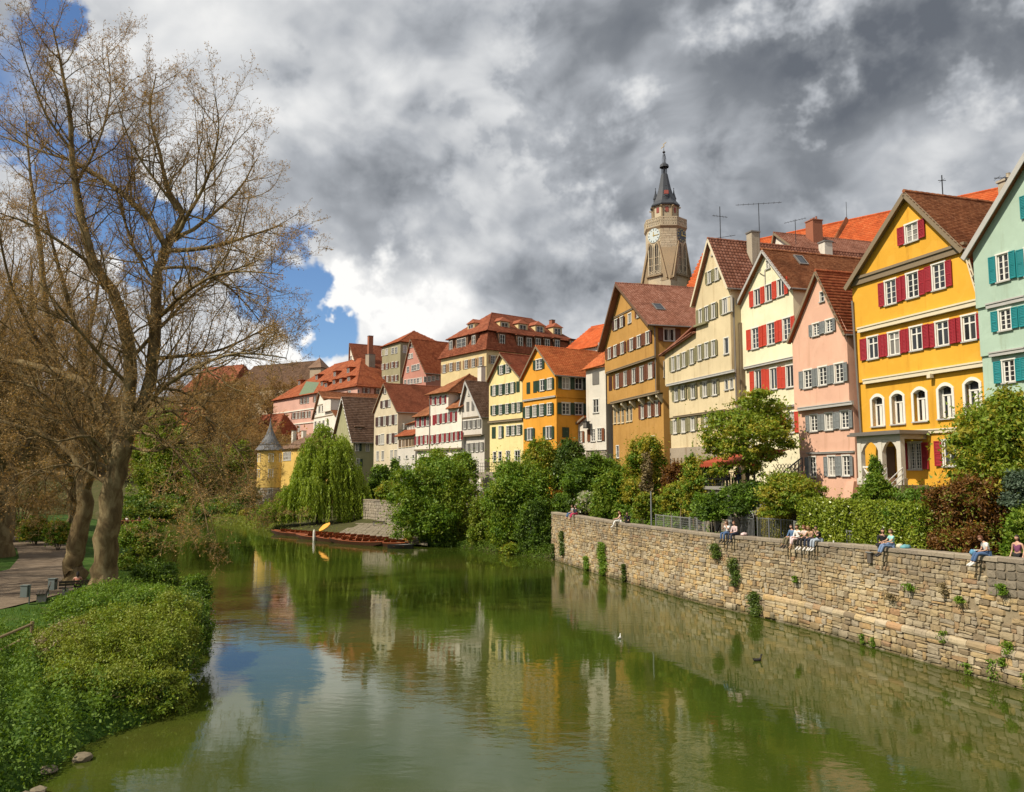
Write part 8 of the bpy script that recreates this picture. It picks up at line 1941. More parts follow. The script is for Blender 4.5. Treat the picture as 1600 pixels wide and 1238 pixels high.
# ------------------------------------------------------------------ promenade furniture behind the wall
M_mesh = simple('pale grey steel', (.34, .35, .34), .5, .4); M_galv = simple('galvanised steel', (.30, .31, .32), .45, .6)
def rail_fence(label, px0, px1, off, h, kind, n, name='metal_fence'):
    a, b_ = behind(px0, off, 4.0), behind(px1, off, 4.0); zg = max(ground_z(a.x, a.y), 4.05); a.z = b_.z = zg; d = b_ - a; L = d.length; t = empty(name, label, 'fence', tuple(a), math.atan2(d.y, d.x))
    for i in range(n + 1): x = L * i / n; mb = MB(); mb.box(x - .035, x + .035, -.035, .035, -.2, h + .03); mb.build('post', M_mesh if kind == 'mesh' else M_galv, t)
    for z in (.12, h - .06): mb = MB(); mb.box(0, L, -.022, .022, z, z + .05); mb.build('rail', M_mesh if kind == 'mesh' else M_galv, t)
    if kind == 'mesh':
        mb = MB(); m_ = int(L / .16)
        for i in range(1, m_): mb.box(L * i / m_ - .008, L * i / m_ + .008, -.006, .006, .17, h - .061)
        for i in range(1, int(h / .16)): mb.box(0, L, -.005, .005, .16 * i, .16 * i + .014)
        mb.build('wire_mesh', M_mesh, t, kind='stuff')
    else:
        m_ = int(L / .13)
        for i in range(1, m_): mb = MB(); x = L * i / m_; mb.box(x - .012, x + .012, -.012, .012, .171, h - .061); mb.build('bar', M_galv, t)
    return t
rail_fence('pale wire mesh fence behind the seated couple', 1040, 990, 1.9, 1.25, 'mesh', 4); rail_fence('pale wire mesh fence continuing to the grey pole', 1100, 1042, 1.9, 1.3, 'mesh', 5)
rail_fence('grey iron bar railing before the low yellow green hedge', 1211, 1138, 2.4, 1.6, 'bars', 4, 'iron_railing'); rail_fence('framed mesh gate panel beside the large hedge', 1224, 1212, 1.5, 1.6, 'mesh', 1, 'gate_panel')
rail_fence('framed mesh panel between the two clipped hedges', 1304, 1291, 1.35, 1.35, 'mesh', 1, 'gate_panel')
q = behind(1297, 1.5, 4.1); t = empty('garden_arch', 'grey metal arch between the two clipped hedges', 'arch', tuple(q), WALLP and math.atan2((WALLP[3] - WALLP[2]).y, (WALLP[3] - WALLP[2]).x)); mb = MB(); mb.tube([(math.cos(a) * .42, 0, 1.75 + math.sin(a) * .5) for a in [math.pi * k / 10 for k in range(11)]], .03, 6); mb.build('hoop', M_mesh, t)
for x in (-.42, .42): mb = MB(); mb.tube([(x, 0, 0), (x, 0, 1.75)], .03, 6); mb.build('upright', M_mesh, t)
q = behind(1108, 1.75, 4.1); t = empty('concrete_post', 'tall grey pole beside the garden gate', 'pole', tuple(q)); mb = MB(); H_ = zpx(1107, 772, 1.75) - 4.1; mb.lathe([(.17, -.2), (.16, H_)], 10); mb.build('shaft', simple('grey pole', (.2, .2, .18), .7), t); mb = MB(); mb.lathe([(.18, 1.0), (.18, 1.35)], 10); mb.build('collar', M_mesh, t)
a, b_ = behind(1136, 2.2, 4.1), behind(1114, 2.2, 4.1); d = b_ - a; L = d.length; t = empty('garden_gate', 'grey iron garden gate with a fan shaped top', 'gate', tuple(a), math.atan2(d.y, d.x))
for k in range(11): mb = MB(); x = L * k / 10; mb.box(x - .02, x + .02, -.02, .02, 0, 1.45); mb.build('bar', M_galv, t)
for z in (.1, 1.45): mb = MB(); mb.box(0, L, -.024, .024, z, z + .06); mb.build('rail', M_galv, t)
mb = MB(); mb.tube([(L/2 + math.cos(a_) * L/2, 0, 1.5 + math.sin(a_) * L * .42) for a_ in [math.pi * k / 12 for k in range(13)]], .03, 6); mb.build('fan_hoop', M_galv, t)
for k in range(1, 9): a_ = math.pi * k / 9; mb = MB(); mb.bar((L/2, 0, 1.5), (L/2 + math.cos(a_) * L/2, 0, 1.5 + math.sin(a_) * L * .42), .025, .025); mb.build('spoke', M_galv, t)
for px_, y0 in ((935, 740), (990, 772)): 
    pass
q = behind(987, 1.7, 4.1); t = MB(); t.lathe([(.07, -.2), (.06, zpx(987, 768, 1.7) - 4.1)], 8); tag(t.build('thin_post', M_galv, None, tuple(q)), 'thin grey post next to the seated couple', 'post')
q = at(1083, 800, 62); t = empty('red_marker', 'red round marker on a pale stake behind the mesh fence', 'marker', (q.x, q.y, 4.6)); mb = MB(); mb.box(-.05, .05, -.05, .05, -.3, 1.3); mb.build('stake', M_rail, t); mb = MB(); mb.lathe([(0, 1.25), (.22, 1.32), (.26, 1.45), (.18, 1.6), (0, 1.66)], 9); mb.build('head', simple('red blossom', (.5, .09, .04), .7), t)
for i, (px_, d_) in enumerate([(1063, 62), (1094, 61), (1048, 64)]): q = at(px_, 800, d_); t = MB(); t.tube([(0, 0, -.5), (.05, 0, 1.7)], [.05, .04], 6); tag(t.build('garden_stake', M_rail, None, (q.x, q.y, 4.5)), ['pale stake under the small garden tree', 'pale stake close to the grey pole', 'leftmost pale stake among the garden plants'][i], 'stake')
# dining terrace: deck, planter pillar, awning, tables, stair
tq = at(1150, 770, 57); T = empty('dining_terrace', 'small terrace with dark railing in front of the pale yellow house', 'terrace', (tq.x, tq.y, 0), H_red.rz); zd = at(1150, 758, 56).z
mb = MB(); mb.box(-4.6, 2.2, -1.0, 3.5, zd - .35, zd - .12); mb.build('deck', M_conc, T); mb = MB(); mb.box(-4.4, 2.0, -.8, 3.4, 3.5, zd - .36); mb.build('base_wall', M_cope, T)
for z in (.95, .5, .15): mb = MB(); mb.box(-4.6, 2.2, -1.0, -.95, zd - .12 + z, zd - .07 + z); mb.build('rail', M_ironD, T)
for i in range(24): mb = MB(); x = -4.6 + 6.8 * i / 23; mb.box(x - .015, x + .015, -.985, -.965, zd - .119, zd + .83); mb.build('baluster', M_ironD, T)
M_aw = simple('brick red awning cloth', (.30, .05, .018), .85); aq = at(1162, 700, 56.5); A = empty('awning', 'long brick red awning over the dining terrace', 'awning', (aq.x, aq.y, 0), H_red.rz); z1, z0 = at(1160, 704, 58).z, at(1160, 722, 56).z
mb = MB(); n = 22; mb.add([(-3.7, 1.6, z1), (3.3, 1.6, z1), (3.3, -1.4, z0), (-3.7, -1.4, z0)], [(0, 1, 2, 3)])
for i in range(n): x0, x1 = -3.7 + 7 * i / n, -3.7 + 7 * (i + 1) / n; mb.add([(x0, -1.4, z0), (x1, -1.4, z0), (x1, -1.42, z0 - .26), ((x0 + x1) / 2, -1.43, z0 - .38), (x0, -1.42, z0 - .26)], [(0, 1, 2, 3, 4)])
mb.build('cloth', M_aw, A)
for x in (-3.4, -.3, 3.0): mb = MB(); mb.box(x - .05, x + .05, -1.3, -1.2, zd - .2, z0); mb.build('post', M_ironD, A)
for i, (x, y) in enumerate(((-2.7, .3), (-.6, .1), (1.0, .8))): t = empty('cafe_table', ['cafe table at the left end of the terrace', 'cafe table in the middle of the terrace', 'cafe table by the terrace stair'][i], 'table', tuple(T.matrix_basis @ Vector((x, y, zd - .12)))); mb = MB(); mb.lathe([(0, .72), (.42, .72), (.42, .75), (0, .75)], 14); mb.build('table_top', M_white, t); mb = MB(); mb.lathe([(.25, 0), (.04, .05), (.035, .719)], 8); mb.build('leg', M_ironD, t)
q = at(1121, 783, 55); t = empty('stone_planter', 'pale concrete planter on a flaring pedestal below the terrace', 'planter', (q.x, q.y, 4.6)); mb = MB(); zt_ = at(1121, 770, 55).z - 4.6; mb.lathe([(.26, 0), (.25, zt_ * .45), (.34, zt_ * .62), (.60, zt_ * .86)], 4, a0=.7); mb.build('pedestal', M_conc, t); mb = MB(); mb.lathe([(.70, zt_ * .86), (.70, zt_), (.6, zt_), (.6, zt_ * .9)], 4, a0=.7); mb.build('basin', M_conc, t)
s0, s1 = at(1180, 797, 52.6), at(1254, 738, 51.5); t = empty('garden_stair', 'steep garden stair with iron handrails up to the terrace', 'stair', tuple(s0)); d = s1 - s0; n = 13; sd_ = Vector((d.y, -d.x, 0)).normalized()
for i in range(n): p = d * (i / n); mb = MB(); mb.bar(p + sd_ * .6 + Vector((0, 0, -.15)), p - sd_ * .6 + Vector((0, 0, -.15)), d.to_2d().length / n * 1.05, d.z / n + .12); mb.build('step', M_conc, t)
for sg in (-1, 1):
    mb = MB(); mb.bar(sd_ * .6 * sg + Vector((0, 0, .95)), d + sd_ * .6 * sg + Vector((0, 0, .95)), .05, .05); mb.bar(sd_ * .6 * sg + Vector((0, 0, .5)), d + sd_ * .6 * sg + Vector((0, 0, .5)), .03, .03); mb.build('handrail', M_ironD, t)
    for i in range(n + 1): p = d * (i / n) + sd_ * .6 * sg; mb = MB(); mb.bar(p, p + Vector((0, 0, .95)), .03, .03, (1, 0, 0)); mb.build('baluster', M_ironD, t)
q = at(1228, 735, 53); t = empty('trellis_screen', 'brown wooden trellis screen between terrace and salmon pink house', 'screen', (q.x, q.y, 5.0), H_red.rz); zt_ = at(1228, 725, 53).z - 5
for i in range(9): mb = MB(); x = -1.1 + 2.2 * i / 8; mb.box(x - .11, x + .11, 0, .04, 0, zt_ - .75); mb.build('board', M_brownwood, t)
for i in range(7): mb = MB(); x = -1.1 + 2.2 * i / 6; mb.bar((x - .35, .02, zt_ - .74), (x + .35, .02, zt_), .03, .03, (0, 1, 0)); mb.bar((x + .35, .05, zt_ - .74), (x - .35, .05, zt_), .03, .03, (0, 1, 0)); mb.build('lattice', M_brownwood, t)
t = empty('lumber_rack', 'pale wooden frame leaning against the cream house base', 'rack', tuple(at(1062, 735, 71)), H_cream.rz)
for i in range(4): mb = MB(); mb.box(-1 + .65 * i, -.9 + .65 * i, -.05, .05, -1.5, 1.1); mb.build('slat', M_rail, t)
mb = MB(); mb.bar((-1.2, -.08, .8), (1.2, -.08, .9), .08, .06); mb.bar((-.2, -.1, 1.0), (1.0, -.1, -.9), .1, .06); mb.build('brace', M_rail, t)
t = empty('terrace_railing', 'dark railing of the raised terrace before the light yellow house', 'railing', tuple(at(748, 735, 104)), -.75); z_ = 0
mb = MB(); mb.box(-5, 5, 0, .5, -4.5, -.2); mb.build('parapet_wall', P_stoneb, t)
for z in (0, .45, .9): mb = MB(); mb.box(-5, 5, .1, .16, z, z + .05); mb.build('rail', M_ironD, t)
for i in range(26): mb = MB(); x = -5 + .4 * i; mb.box(x - .015, x + .015, .12, .15, -.2, .9); mb.build('baluster', M_ironD, t)
q = at(745, 800, 99); 
for i, px_ in enumerate((735, 750)): q = at(px_, 770, 100); g = MB(); g.lathe([(.42, -3), (.40, at(px_, 757, 100).z - 5.0), (.5, at(px_, 756, 100).z - 5.0), (.02, at(px_, 747, 100).z - 5.0)], 4, a0=.4); tag(g.build('gate_pillar', P_white, None, (q.x, q.y, 5.0)), ['pale pointed garden pillar left of the white statue', 'pale pointed garden pillar right of the ivy gap'][i], 'pillar')
q = at(753, 780, 98); t = empty('garden_statue', 'white robed garden statue in the gap between the big trees', 'statue', (q.x, q.y, 5.0)); z1 = at(753, 762, 98).z - 5; mb = MB(); mb.lathe([(.5, -2.5), (.5, z1 - 1.9), (.36, z1 - 1.88), (.30, z1 - 1.3), (.24, z1 - .9), (.30, z1 - .55), (.10, z1 - .32), (.09, z1 - .27), (.14, z1 - .18), (.12, z1 - .03), (.02, z1)], 10); mb.build('figure', M_white, t)
# ducks
def duck(label, loc, rz, dark):
    t = empty('duck', label, 'duck', loc, rz); t.scale = (.8,) * 3 if dark else (.6,) * 3; m1 = simple('dark plumage', (.02, .018, .016), .6) if dark else simple('white plumage', (.7, .7, .68), .6); bm = bmesh.new(); bmesh.ops.create_uvsphere(bm, u_segments=14, v_segments=9, radius=1)
    for v in bm.verts:
        x = v.co.x; v.co = Vector((x * .27, v.co.y * .13, v.co.z * .10 + .05 + (.06 * max(0, -x) ** 2)))
    me = bpy.data.meshes.new('body'); bm.to_mesh(me); bm.free(); me.materials.append(m1); mb = MB(); mb.tube([(.18, 0, .1), (.25, 0, .2), (.27, 0, .29)], [.06, .042, .04], 8); mb.tube([(.25, 0, .31), (.30, 0, .33), (.345, 0, .315)], [.04, .055, .03], 8); nk = mb.mesh('neck', m1)
    link('body', me, t); link('head', nk, t); b = MB(); b.tube([(.34, 0, .315), (.41, 0, .30)], [.022, .012], 6); b.build('beak', M_or if not dark else simple('pale beak', (.5, .45, .3), .5), t); w_ = MB(); w_.tube([(-.2, 0, .12), (-.31, 0, .19)], [.05, .01], 5); w_.build('tail', m1, t)
q = on_z(1183, 1033, 0); duck('small dark duck swimming on the reflection of the wall', (q.x, q.y, 0), .3, True); q = on_z(968, 998, 0); duck('white bird sitting on the river below the brown house reflection', (q.x, q.y, 0), 1.2, False)

# ------------------------------------------------------------------ people
def apply_skin(pts, edges, radii, mats, name, root=0, sub=1):
    me = bpy.data.meshes.new(name); me.from_pydata([tuple(p) for p in pts], edges, []); o = bpy.data.objects.new(name, me); COL.objects.link(o); sk = o.modifiers.new('s', 'SKIN'); sk.use_smooth_shade = True
    for i, v in enumerate(me.skin_vertices[0].data): r = radii[i]; v.radius = r if isinstance(r, tuple) else (r, r); v.use_root = (i == root)
    ss = o.modifiers.new('d', 'SUBSURF'); ss.levels = sub; ss.render_levels = sub
    dg = bpy.context.evaluated_depsgraph_get(); m2 = bpy.data.meshes.new_from_object(o.evaluated_get(dg)); bpy.data.objects.remove(o, do_unlink=True); bpy.data.meshes.remove(me)
    m2.materials.clear()
    for m_ in mats: m2.materials.append(m_)
    m2.name = name; return m2
M_skin = simple('skin', (.50, .29, .20), .55, var=.05); M_eye = simple('eyes', (.02, .015, .012), .3); M_lip = simple('lips', (.38, .14, .11), .5)
def cloth(name, c): return simple('cloth ' + name, c, .85, var=.1, scale=9)
HAIR = {'dark': simple('dark hair', (.022, .014, .009), .5), 'brown': simple('brown hair', (.07, .035, .016), .5), 'auburn': simple('auburn hair', (.13, .045, .018), .5), 'blond': simple('blond hair', (.30, .19, .07), .5)}
SHOE = {'black': simple('black shoes', (.015, .014, .014), .5), 'white': simple('white shoes', (.6, .58, .55), .6), 'tan': simple('tan shoes', (.35, .22, .13), .6)}
def head_mesh(c, fwd, up, s_=1.0):
    """a head with brow, eye sockets, nose, mouth, chin and ears; returns verts, faces, material ids"""
    f = Vector(fwd).normalized(); u = Vector(up); u = (u - f * u.dot(f)).normalized(); r = f.cross(u); V, Fs, Ms = [], [], []; nu, nv = 16, 12
    for j in range(nv + 1):
        th = math.pi * j / nv
        for i in range(nu):
            a = 2 * math.pi * i / nu; x, y, z = math.sin(th) * math.sin(a), math.sin(th) * math.cos(a), math.cos(th)
            wx, wy, wz = .076, .098, .118
            if z < 0: wx *= 1 - .30 * (-z) ** 1.2; wy *= 1 - .16 * (-z)
            P = Vector((x * wx, y * wy, z * wz)); fr = max(0, y)
            if fr > .5:
                ax = abs(x); P.y += .026 * max(0, 1 - ax * 5) * max(0, 1 - abs(z + .18) * 4.5) - .011 * max(0, 1 - abs(ax - .38) * 5) * max(0, 1 - abs(z - .02) * 6) + .008 * max(0, 1 - ax * 3) * max(0, 1 - abs(z + .78) * 4)
            if abs(x) > .93 and abs(z) < .22: P.x *= 1.17
            V.append(c + (r * P.x + f * P.y + u * P.z) * s_)
    for j in range(nv):
        for i in range(nu):
            k = (i + 1) % nu; a = 2 * math.pi * (i + .5) / nu; th = math.pi * (j + .5) / nv; x, y, z = math.sin(th) * math.sin(a), math.sin(th) * math.cos(a), math.cos(th); m_ = 0
            if y > .6 and .22 < abs(x) < .55 and -.12 < z < .14: m_ = 1
            if y > .6 and abs(x) < .3 and -.62 < z < -.40: m_ = 2
            Fs.append([j*nu+i, (j+1)*nu+i, (j+1)*nu+k, j*nu+k]); Ms.append(m_)
    return V, Fs, Ms
def hair_mesh(c, fwd, up, mat, long_, parent, s_=1.0):
    f = Vector(fwd).normalized(); u = Vector(up); u = (u - f * u.dot(f)).normalized(); r = f.cross(u); mb = MB(); nu, nv = 16, 9; rg = random.Random(int(abs(c.x * 1000)) % 999)
    for j in range(nv + 1):
        th = math.pi * .74 * j / nv
        for i in range(nu):
            a = 2 * math.pi * i / nu; x, y, z = math.sin(th) * math.sin(a), math.sin(th) * math.cos(a), math.cos(th); k = 1.13 + rg.uniform(-.03, .03)
            if y > .25 and z < .42: k = .80
            P = Vector((x * .078 * k, y * .100 * k - .006, z * .118 * k + .006))
            if long_ and y < .15 and j > 5: P.z -= long_ * (j - 5) / 4; P.x *= 1.05; P.y -= .01 * (j - 5)
            p = c + (r * P.x + f * P.y + u * P.z) * s_; mb.v.append(tuple(p))
    for j in range(nv):
        for i in range(nu): k = (i + 1) % nu; mb.f.append([j*nu+i, (j+1)*nu+i, (j+1)*nu+k, j*nu+k]); mb.m.append(0)
    mb.build('hair', mat, parent, smooth=True)
def hand_geo(mb, w, d, up, side, s_=1.0):
    """palm, four unequal curled fingers and a thumb from the side of the palm"""
    d = Vector(d).normalized(); up = Vector(up); up = (up - d * up.dot(d)).normalized(); x = d.cross(up); w = Vector(w)
    mb.tube([w - d * .02, w + d * .04, w + d * .085], [.024 * s_, .036 * s_, .034 * s_], 8)
    for k, L in enumerate((.062, .072, .068, .052)):
        b = w + d * .08 + x * (.027 - .018 * k) * side; mb.tube([b, b + d * L * .5 - up * .008, b + d * L * .82 - up * .030], [.0095, .0085, .007], 5)
    b = w + d * .025 + x * .030 * side; mb.tube([b, b + x * .022 * side + d * .03 - up * .01, b + x * .026 * side + d * .058 - up * .022], [.012, .0105, .008], 5)
def person(label, loc, rz, pose, top, legs, hair, shoe='black', long_hair=0.0, sleeves='short', group=None, look=(0, 1, -.15), scale=1.0, bare_legs=False):
    """pose: dict of joint positions in local metres, seat (or ground) at z = 0, facing +y"""
    t = empty('person', label, 'person', tuple(loc), rz, group); t.scale = (scale,) * 3; J = {k: Vector(v) for k, v in pose.items()}; hd = J['head']; names = ['pelvis', 'waist', 'chest', 'neck0', 'neck1', 'sL', 'eL', 'wL', 'sR', 'eR', 'wR', 'hL', 'kL', 'aL', 'hR', 'kR', 'aR']; ix = {n: i for i, n in enumerate(names)}
    E = [('pelvis', 'waist'), ('waist', 'chest'), ('chest', 'neck0'), ('neck0', 'neck1'), ('chest', 'sL'), ('sL', 'eL'), ('eL', 'wL'), ('chest', 'sR'), ('sR', 'eR'), ('eR', 'wR'), ('pelvis', 'hL'), ('hL', 'kL'), ('kL', 'aL'), ('pelvis', 'hR'), ('hR', 'kR'), ('kR', 'aR')]
    R = dict(pelvis=.115, waist=.105, chest=.115, neck0=.055, neck1=.05, sL=.052, eL=.038, wL=.026, sR=.052, eR=.038, wR=.026, hL=.085, kL=.058, aL=.04, hR=.085, kR=.058, aR=.04)
    me = apply_skin([J[n] for n in names], [(ix[a], ix[b_]) for a, b_ in E], [R[n] for n in names], [M_skin, M_eye, M_lip], 'body')
    bm = bmesh.new(); bm.from_mesh(me); mb = MB(); V, Fs, Ms = head_mesh(hd, look, (0, 0, 1)); mb.add(V, Fs); mb.m = list(Ms)
    for sd, s_ in (('L', -1), ('R', 1)): hand_geo(mb, J['w' + sd], J['w' + sd] - J['e' + sd], (0, -.2, 1), s_)
    ex = mb.mesh('extra', [M_skin, M_eye, M_lip], True); bm.from_mesh(ex); bm.to_mesh(me); bm.free(); bpy.data.meshes.remove(ex); link('body', me, t)
    tn = ['pelvis', 'hL', 'kL', 'aL', 'hR', 'kR', 'aR']; ti = {n: i for i, n in enumerate(tn)}; tr = {n: R[n] * 1.16 + .008 for n in tn}; tr['aL'] = tr['aR'] = .062; tr['kL'] = tr['kR'] = .075; JJ = {n: J[n] for n in tn}; ends = .96 if not bare_legs else .35
    for s_ in 'LR': JJ['a' + s_] = J['k' + s_].lerp(J['a' + s_], ends)
    link('trousers' if not bare_legs else 'shorts', apply_skin([JJ[n] for n in tn], [(0, 1), (1, 2), (2, 3), (0, 4), (4, 5), (5, 6)], [tr[n] for n in tn], [legs], 'trousers'), t)
    sn = ['pelvis', 'waist', 'chest', 'neck0', 'sL', 'eL', 'wL', 'sR', 'eR', 'wR']; si = {n: i for i, n in enumerate(sn)}; sr = dict(pelvis=.128, waist=.122, chest=.132, neck0=.066, sL=.068, eL=.052, wL=.036, sR=.068, eR=.052, wR=.036); JJ = {n: J[n] for n in sn}; JJ['pelvis'] = J['pelvis'].lerp(J['waist'], .25); JJ['neck0'] = J['chest'].lerp(J['neck0'], .7); Es = [('pelvis', 'waist'), ('waist', 'chest'), ('chest', 'neck0'), ('chest', 'sL'), ('chest', 'sR')]
    if sleeves != 'none':
        Es += [('sL', 'eL'), ('sR', 'eR')]
        for s_ in 'LR': JJ['e' + s_] = J['s' + s_].lerp(J['e' + s_], .62 if sleeves == 'short' else 1.0)
    if sleeves == 'long': Es += [('eL', 'wL'), ('eR', 'wR')]
    used = [n for n in sn if any(n in e for e in Es)]; ui = {n: i for i, n in enumerate(used)}
    link('shirt', apply_skin([JJ[n] for n in used], [(ui[a], ui[b_]) for a, b_ in Es], [sr[n] if not (sleeves == 'none' and n in ('sL', 'sR')) else .05 for n in used], [top], 'shirt'), t)
    for s_ in 'LR':
        a = J['a' + s_]; dn = (J['a' + s_] - J['k' + s_]).normalized(); fw = Vector(pose.get('f' + s_, (0, 1, -.35))).normalized(); g = MB(); g.tube([a - fw * .05 + dn * .045, a + fw * .03 + dn * .05, a + fw * .12 + dn * .07, a + fw * .19 + dn * .075], [.042, .05, .046, .026], 8); g.tube([a - dn * .02, a + dn * .06], [.046, .05], 8); g.build('shoe', SHOE[shoe], t, smooth=True)
    hair_mesh(hd, look, (0, 0, 1), hair, long_hair, t); return t
def sit(lean=.0, arms='lap', legs='hang', turn=0.0, hunch=0.0):
    """seated on a wall with legs over the edge: seat at z=0"""
    c = .46; P = dict(pelvis=(0, 0, .11), waist=(0, lean * .45 - .01, .28), chest=(0, lean * .9, c), neck0=(0, lean * 1.15 + hunch * .3, .57 - hunch * .1), neck1=(0, lean * 1.25 + hunch * .6, .635 - hunch * .2), head=(turn * .02, lean * 1.35 + .03 + hunch * 1.0, .745 - hunch * .35))
    for s_, k in (('L', -1), ('R', 1)):
        P['s' + s_] = (.185 * k, lean, c + .05); P['h' + s_] = (.095 * k, .04, .085)
        if arms == 'lap': P['e' + s_] = (.25 * k, lean * .6 + .08, .25); P['w' + s_] = (.09 * k, .30, .19)
        elif arms == 'phone': P['e' + s_] = (.22 * k, lean + .16, .28); P['w' + s_] = (.07 * k, lean + .36, .42)
        elif arms == 'back': P['e' + s_] = (.26 * k, -.14, .26); P['w' + s_] = (.24 * k, -.20, .04)
        elif arms == 'mouth': P['e' + s_] = (.22 * k, lean + .18, .32); P['w' + s_] = (.05 * k, lean + .22, .58)
        elif arms == 'reach': P['e' + s_] = (.24 * k, lean + .15, .30); P['w' + s_] = (.18 * k, lean + .42, .24)
        if legs == 'hang': P['k' + s_] = (.12 * k, .46, .09); P['a' + s_] = (.12 * k, .50, -.33)
        elif legs == 'swing': P['k' + s_] = (.12 * k, .46, .10); P['a' + s_] = (.11 * k, .62, -.29)
        elif legs == 'cross': P['k' + s_] = (.06 * k + .03, .46, .09 + (.09 if k > 0 else 0)); P['a' + s_] = ((-.06 if k > 0 else .0), .60 if k > 0 else .50, -.24 if k > 0 else -.33)
        P['f' + s_] = (0, 1, -.45)
    return P
def lotus():
    P = sit(.06, 'lap'); 
    for s_, k in (('L', -1), ('R', 1)): P['k' + s_] = (.36 * k, .26, .10); P['a' + s_] = (-.10 * k, .34 + .05 * k, .06); P['f' + s_] = (-k, .3, 0); P['w' + s_] = (.12 * k, .34, .18)
    return P
def standing():
    P = dict(pelvis=(0, 0, .92), waist=(0, 0, 1.08), chest=(0, 0, 1.28), neck0=(0, .0, 1.43), neck1=(0, .01, 1.49), head=(0, .03, 1.60))
    for s_, k in (('L', -1), ('R', 1)): P['s' + s_] = (.19 * k, 0, 1.36); P['e' + s_] = (.25 * k, -.02, 1.08); P['w' + s_] = (.26 * k, .10, .86); P['h' + s_] = (.09 * k, 0, .88); P['k' + s_] = (.1 * k, .02, .48); P['a' + s_] = (.1 * k, 0, .09); P['f' + s_] = (0, 1, 0)
    return P
JEAN = cloth('blue jeans', (.06, .11, .22)); JEANL = cloth('pale jeans', (.33, .38, .45)); BLK = cloth('black', (.014, .013, .014)); DKB = cloth('dark navy', (.022, .03, .055)); WHT = cloth('white', (.70, .69, .66)); PNK = cloth('pale pink', (.62, .47, .46)); DEN = cloth('denim shirt', (.09, .16, .28)); OLV = cloth('olive trousers', (.13, .11, .06)); CRM = cloth('crimson trousers', (.42, .03, .09)); TUR = cloth('turquoise', (.30, .58, .55)); PUR = cloth('purple print', (.16, .05, .11)); RUST = cloth('rust', (.36, .13, .06)); SAL = cloth('salmon', (.55, .20, .14))
def on_wall(px, fwd=.0, turn=0.0):
    q, n, d, zt = wall_seat(px); p = q + n * (-.17 + fwd) + Vector((0, 0, zt + .01)); return p, math.atan2(n.y, n.x) - math.pi / 2 + turn
def seat(px, label, pose, *a, fwd=0.0, turn=0.0, **kw): p, rz = on_wall(px, fwd, turn); return person(label, p, rz, pose, *a, **kw)
G1 = 'people sitting on the river wall'
seat(892, 'person in grey top and blue jeans with bare feet, far end of the wall', sit(.03, 'lap', 'swing'), cloth('grey top', (.3, .29, .3)), JEAN, HAIR['brown'], 'tan', .12, group=G1)
seat(898, 'person in dark blue top and crimson trousers at the far end of the wall', sit(.05, 'lap', 'swing'), DKB, CRM, HAIR['dark'], 'tan', .1, 'long', group=G1)
seat(967, 'person in white trousers leaning against a friend on the far wall', sit(.06, 'reach', 'swing'), cloth('peach', (.6, .42, .36)), WHT, HAIR['auburn'], 'white', .14, group=G1, turn=-.4)
seat(974, 'person in black with brown hair leaning over the friend in white', sit(.10, 'reach', 'cross', hunch=.08), BLK, BLK, HAIR['brown'], 'black', .16, 'long', group=G1, turn=.9, fwd=-.2)
seat(1135, 'person in white top and jeans sitting close to the one in pink shirt', sit(.05, 'mouth', 'hang'), WHT, JEAN, HAIR['brown'], 'black', .1, group=G1, look=(.8, .6, 0), turn=.1)
seat(1146, 'person in pale pink shirt and dark trousers beside a white bag', sit(.08, 'lap', 'hang'), PNK, DKB, HAIR['auburn'], 'black', 0, 'long', group=G1, look=(-.7, .7, -.1))
seat(1234, 'person in denim shirt and olive trousers, left end of the group of five', sit(.02, 'lap', 'swing'), DEN, OLV, HAIR['dark'], 'black', .15, 'long', group=G1, look=(.3, 1, -.1))
seat(1244, 'person in white long sleeves and light trousers with crossed legs', sit(.06, 'lap', 'cross'), WHT, PNK, HAIR['brown'], 'tan', .05, 'long', group=G1)
seat(1256.5, 'person in white shirt and black trousers in the middle of the five', sit(.08, 'phone', 'hang'), cloth('off white', (.6, .5, .45)), BLK, HAIR['auburn'], 'white', .08, group=G1, look=(.5, .9, -.4))
seat(1265, 'person with blond hair bending forward between two friends', sit(.16, 'reach', 'hang', hunch=.06), cloth('sand top', (.5, .32, .2)), DKB, HAIR['blond'], 'white', .1, 'none', group=G1, look=(.2, 1, -.5), turn=.2)
seat(1278, 'person in black t-shirt and pale jeans, hands raised, right end of the five', sit(.14, 'mouth', 'hang'), BLK, JEANL, HAIR['dark'], 'white', 0, group=G1, look=(-.5, .9, -.3), turn=-.1)
seat(1371, 'person in black top sitting cross-legged on the wall with dark hair band', lotus(), BLK, BLK, HAIR['dark'], 'black', .22, 'long', group=G1, fwd=-.12, turn=1.0, look=(-.2, 1, -.1))
seat(1389, 'person in turquoise shirt and light blue jeans facing the cross-legged one', sit(.0, 'reach', 'swing'), TUR, cloth('light jeans', (.15, .22, .36)), HAIR['brown'], 'black', .02, 'short', group=G1, turn=-.3, look=(0, 1, -.25))
seat(1537, 'person in white t-shirt and blue jeans reading alone on the wall', sit(.10, 'lap', 'swing', hunch=.10), WHT, JEAN, HAIR['auburn'], 'white', 0, group=G1, turn=-.45, look=(0, 1, -.7))
q, n, d, zt = wall_seat(1556); pz = zt - .86; p = q - n * 1.25; person('person in purple sleeveless top standing behind the wall at the right edge', (p.x, p.y, pz), math.atan2(n.y, n.x) - math.pi / 2 + .15, standing(), PUR, BLK, HAIR['dark'], 'black', .12, 'none', look=(.1, 1, -.1))
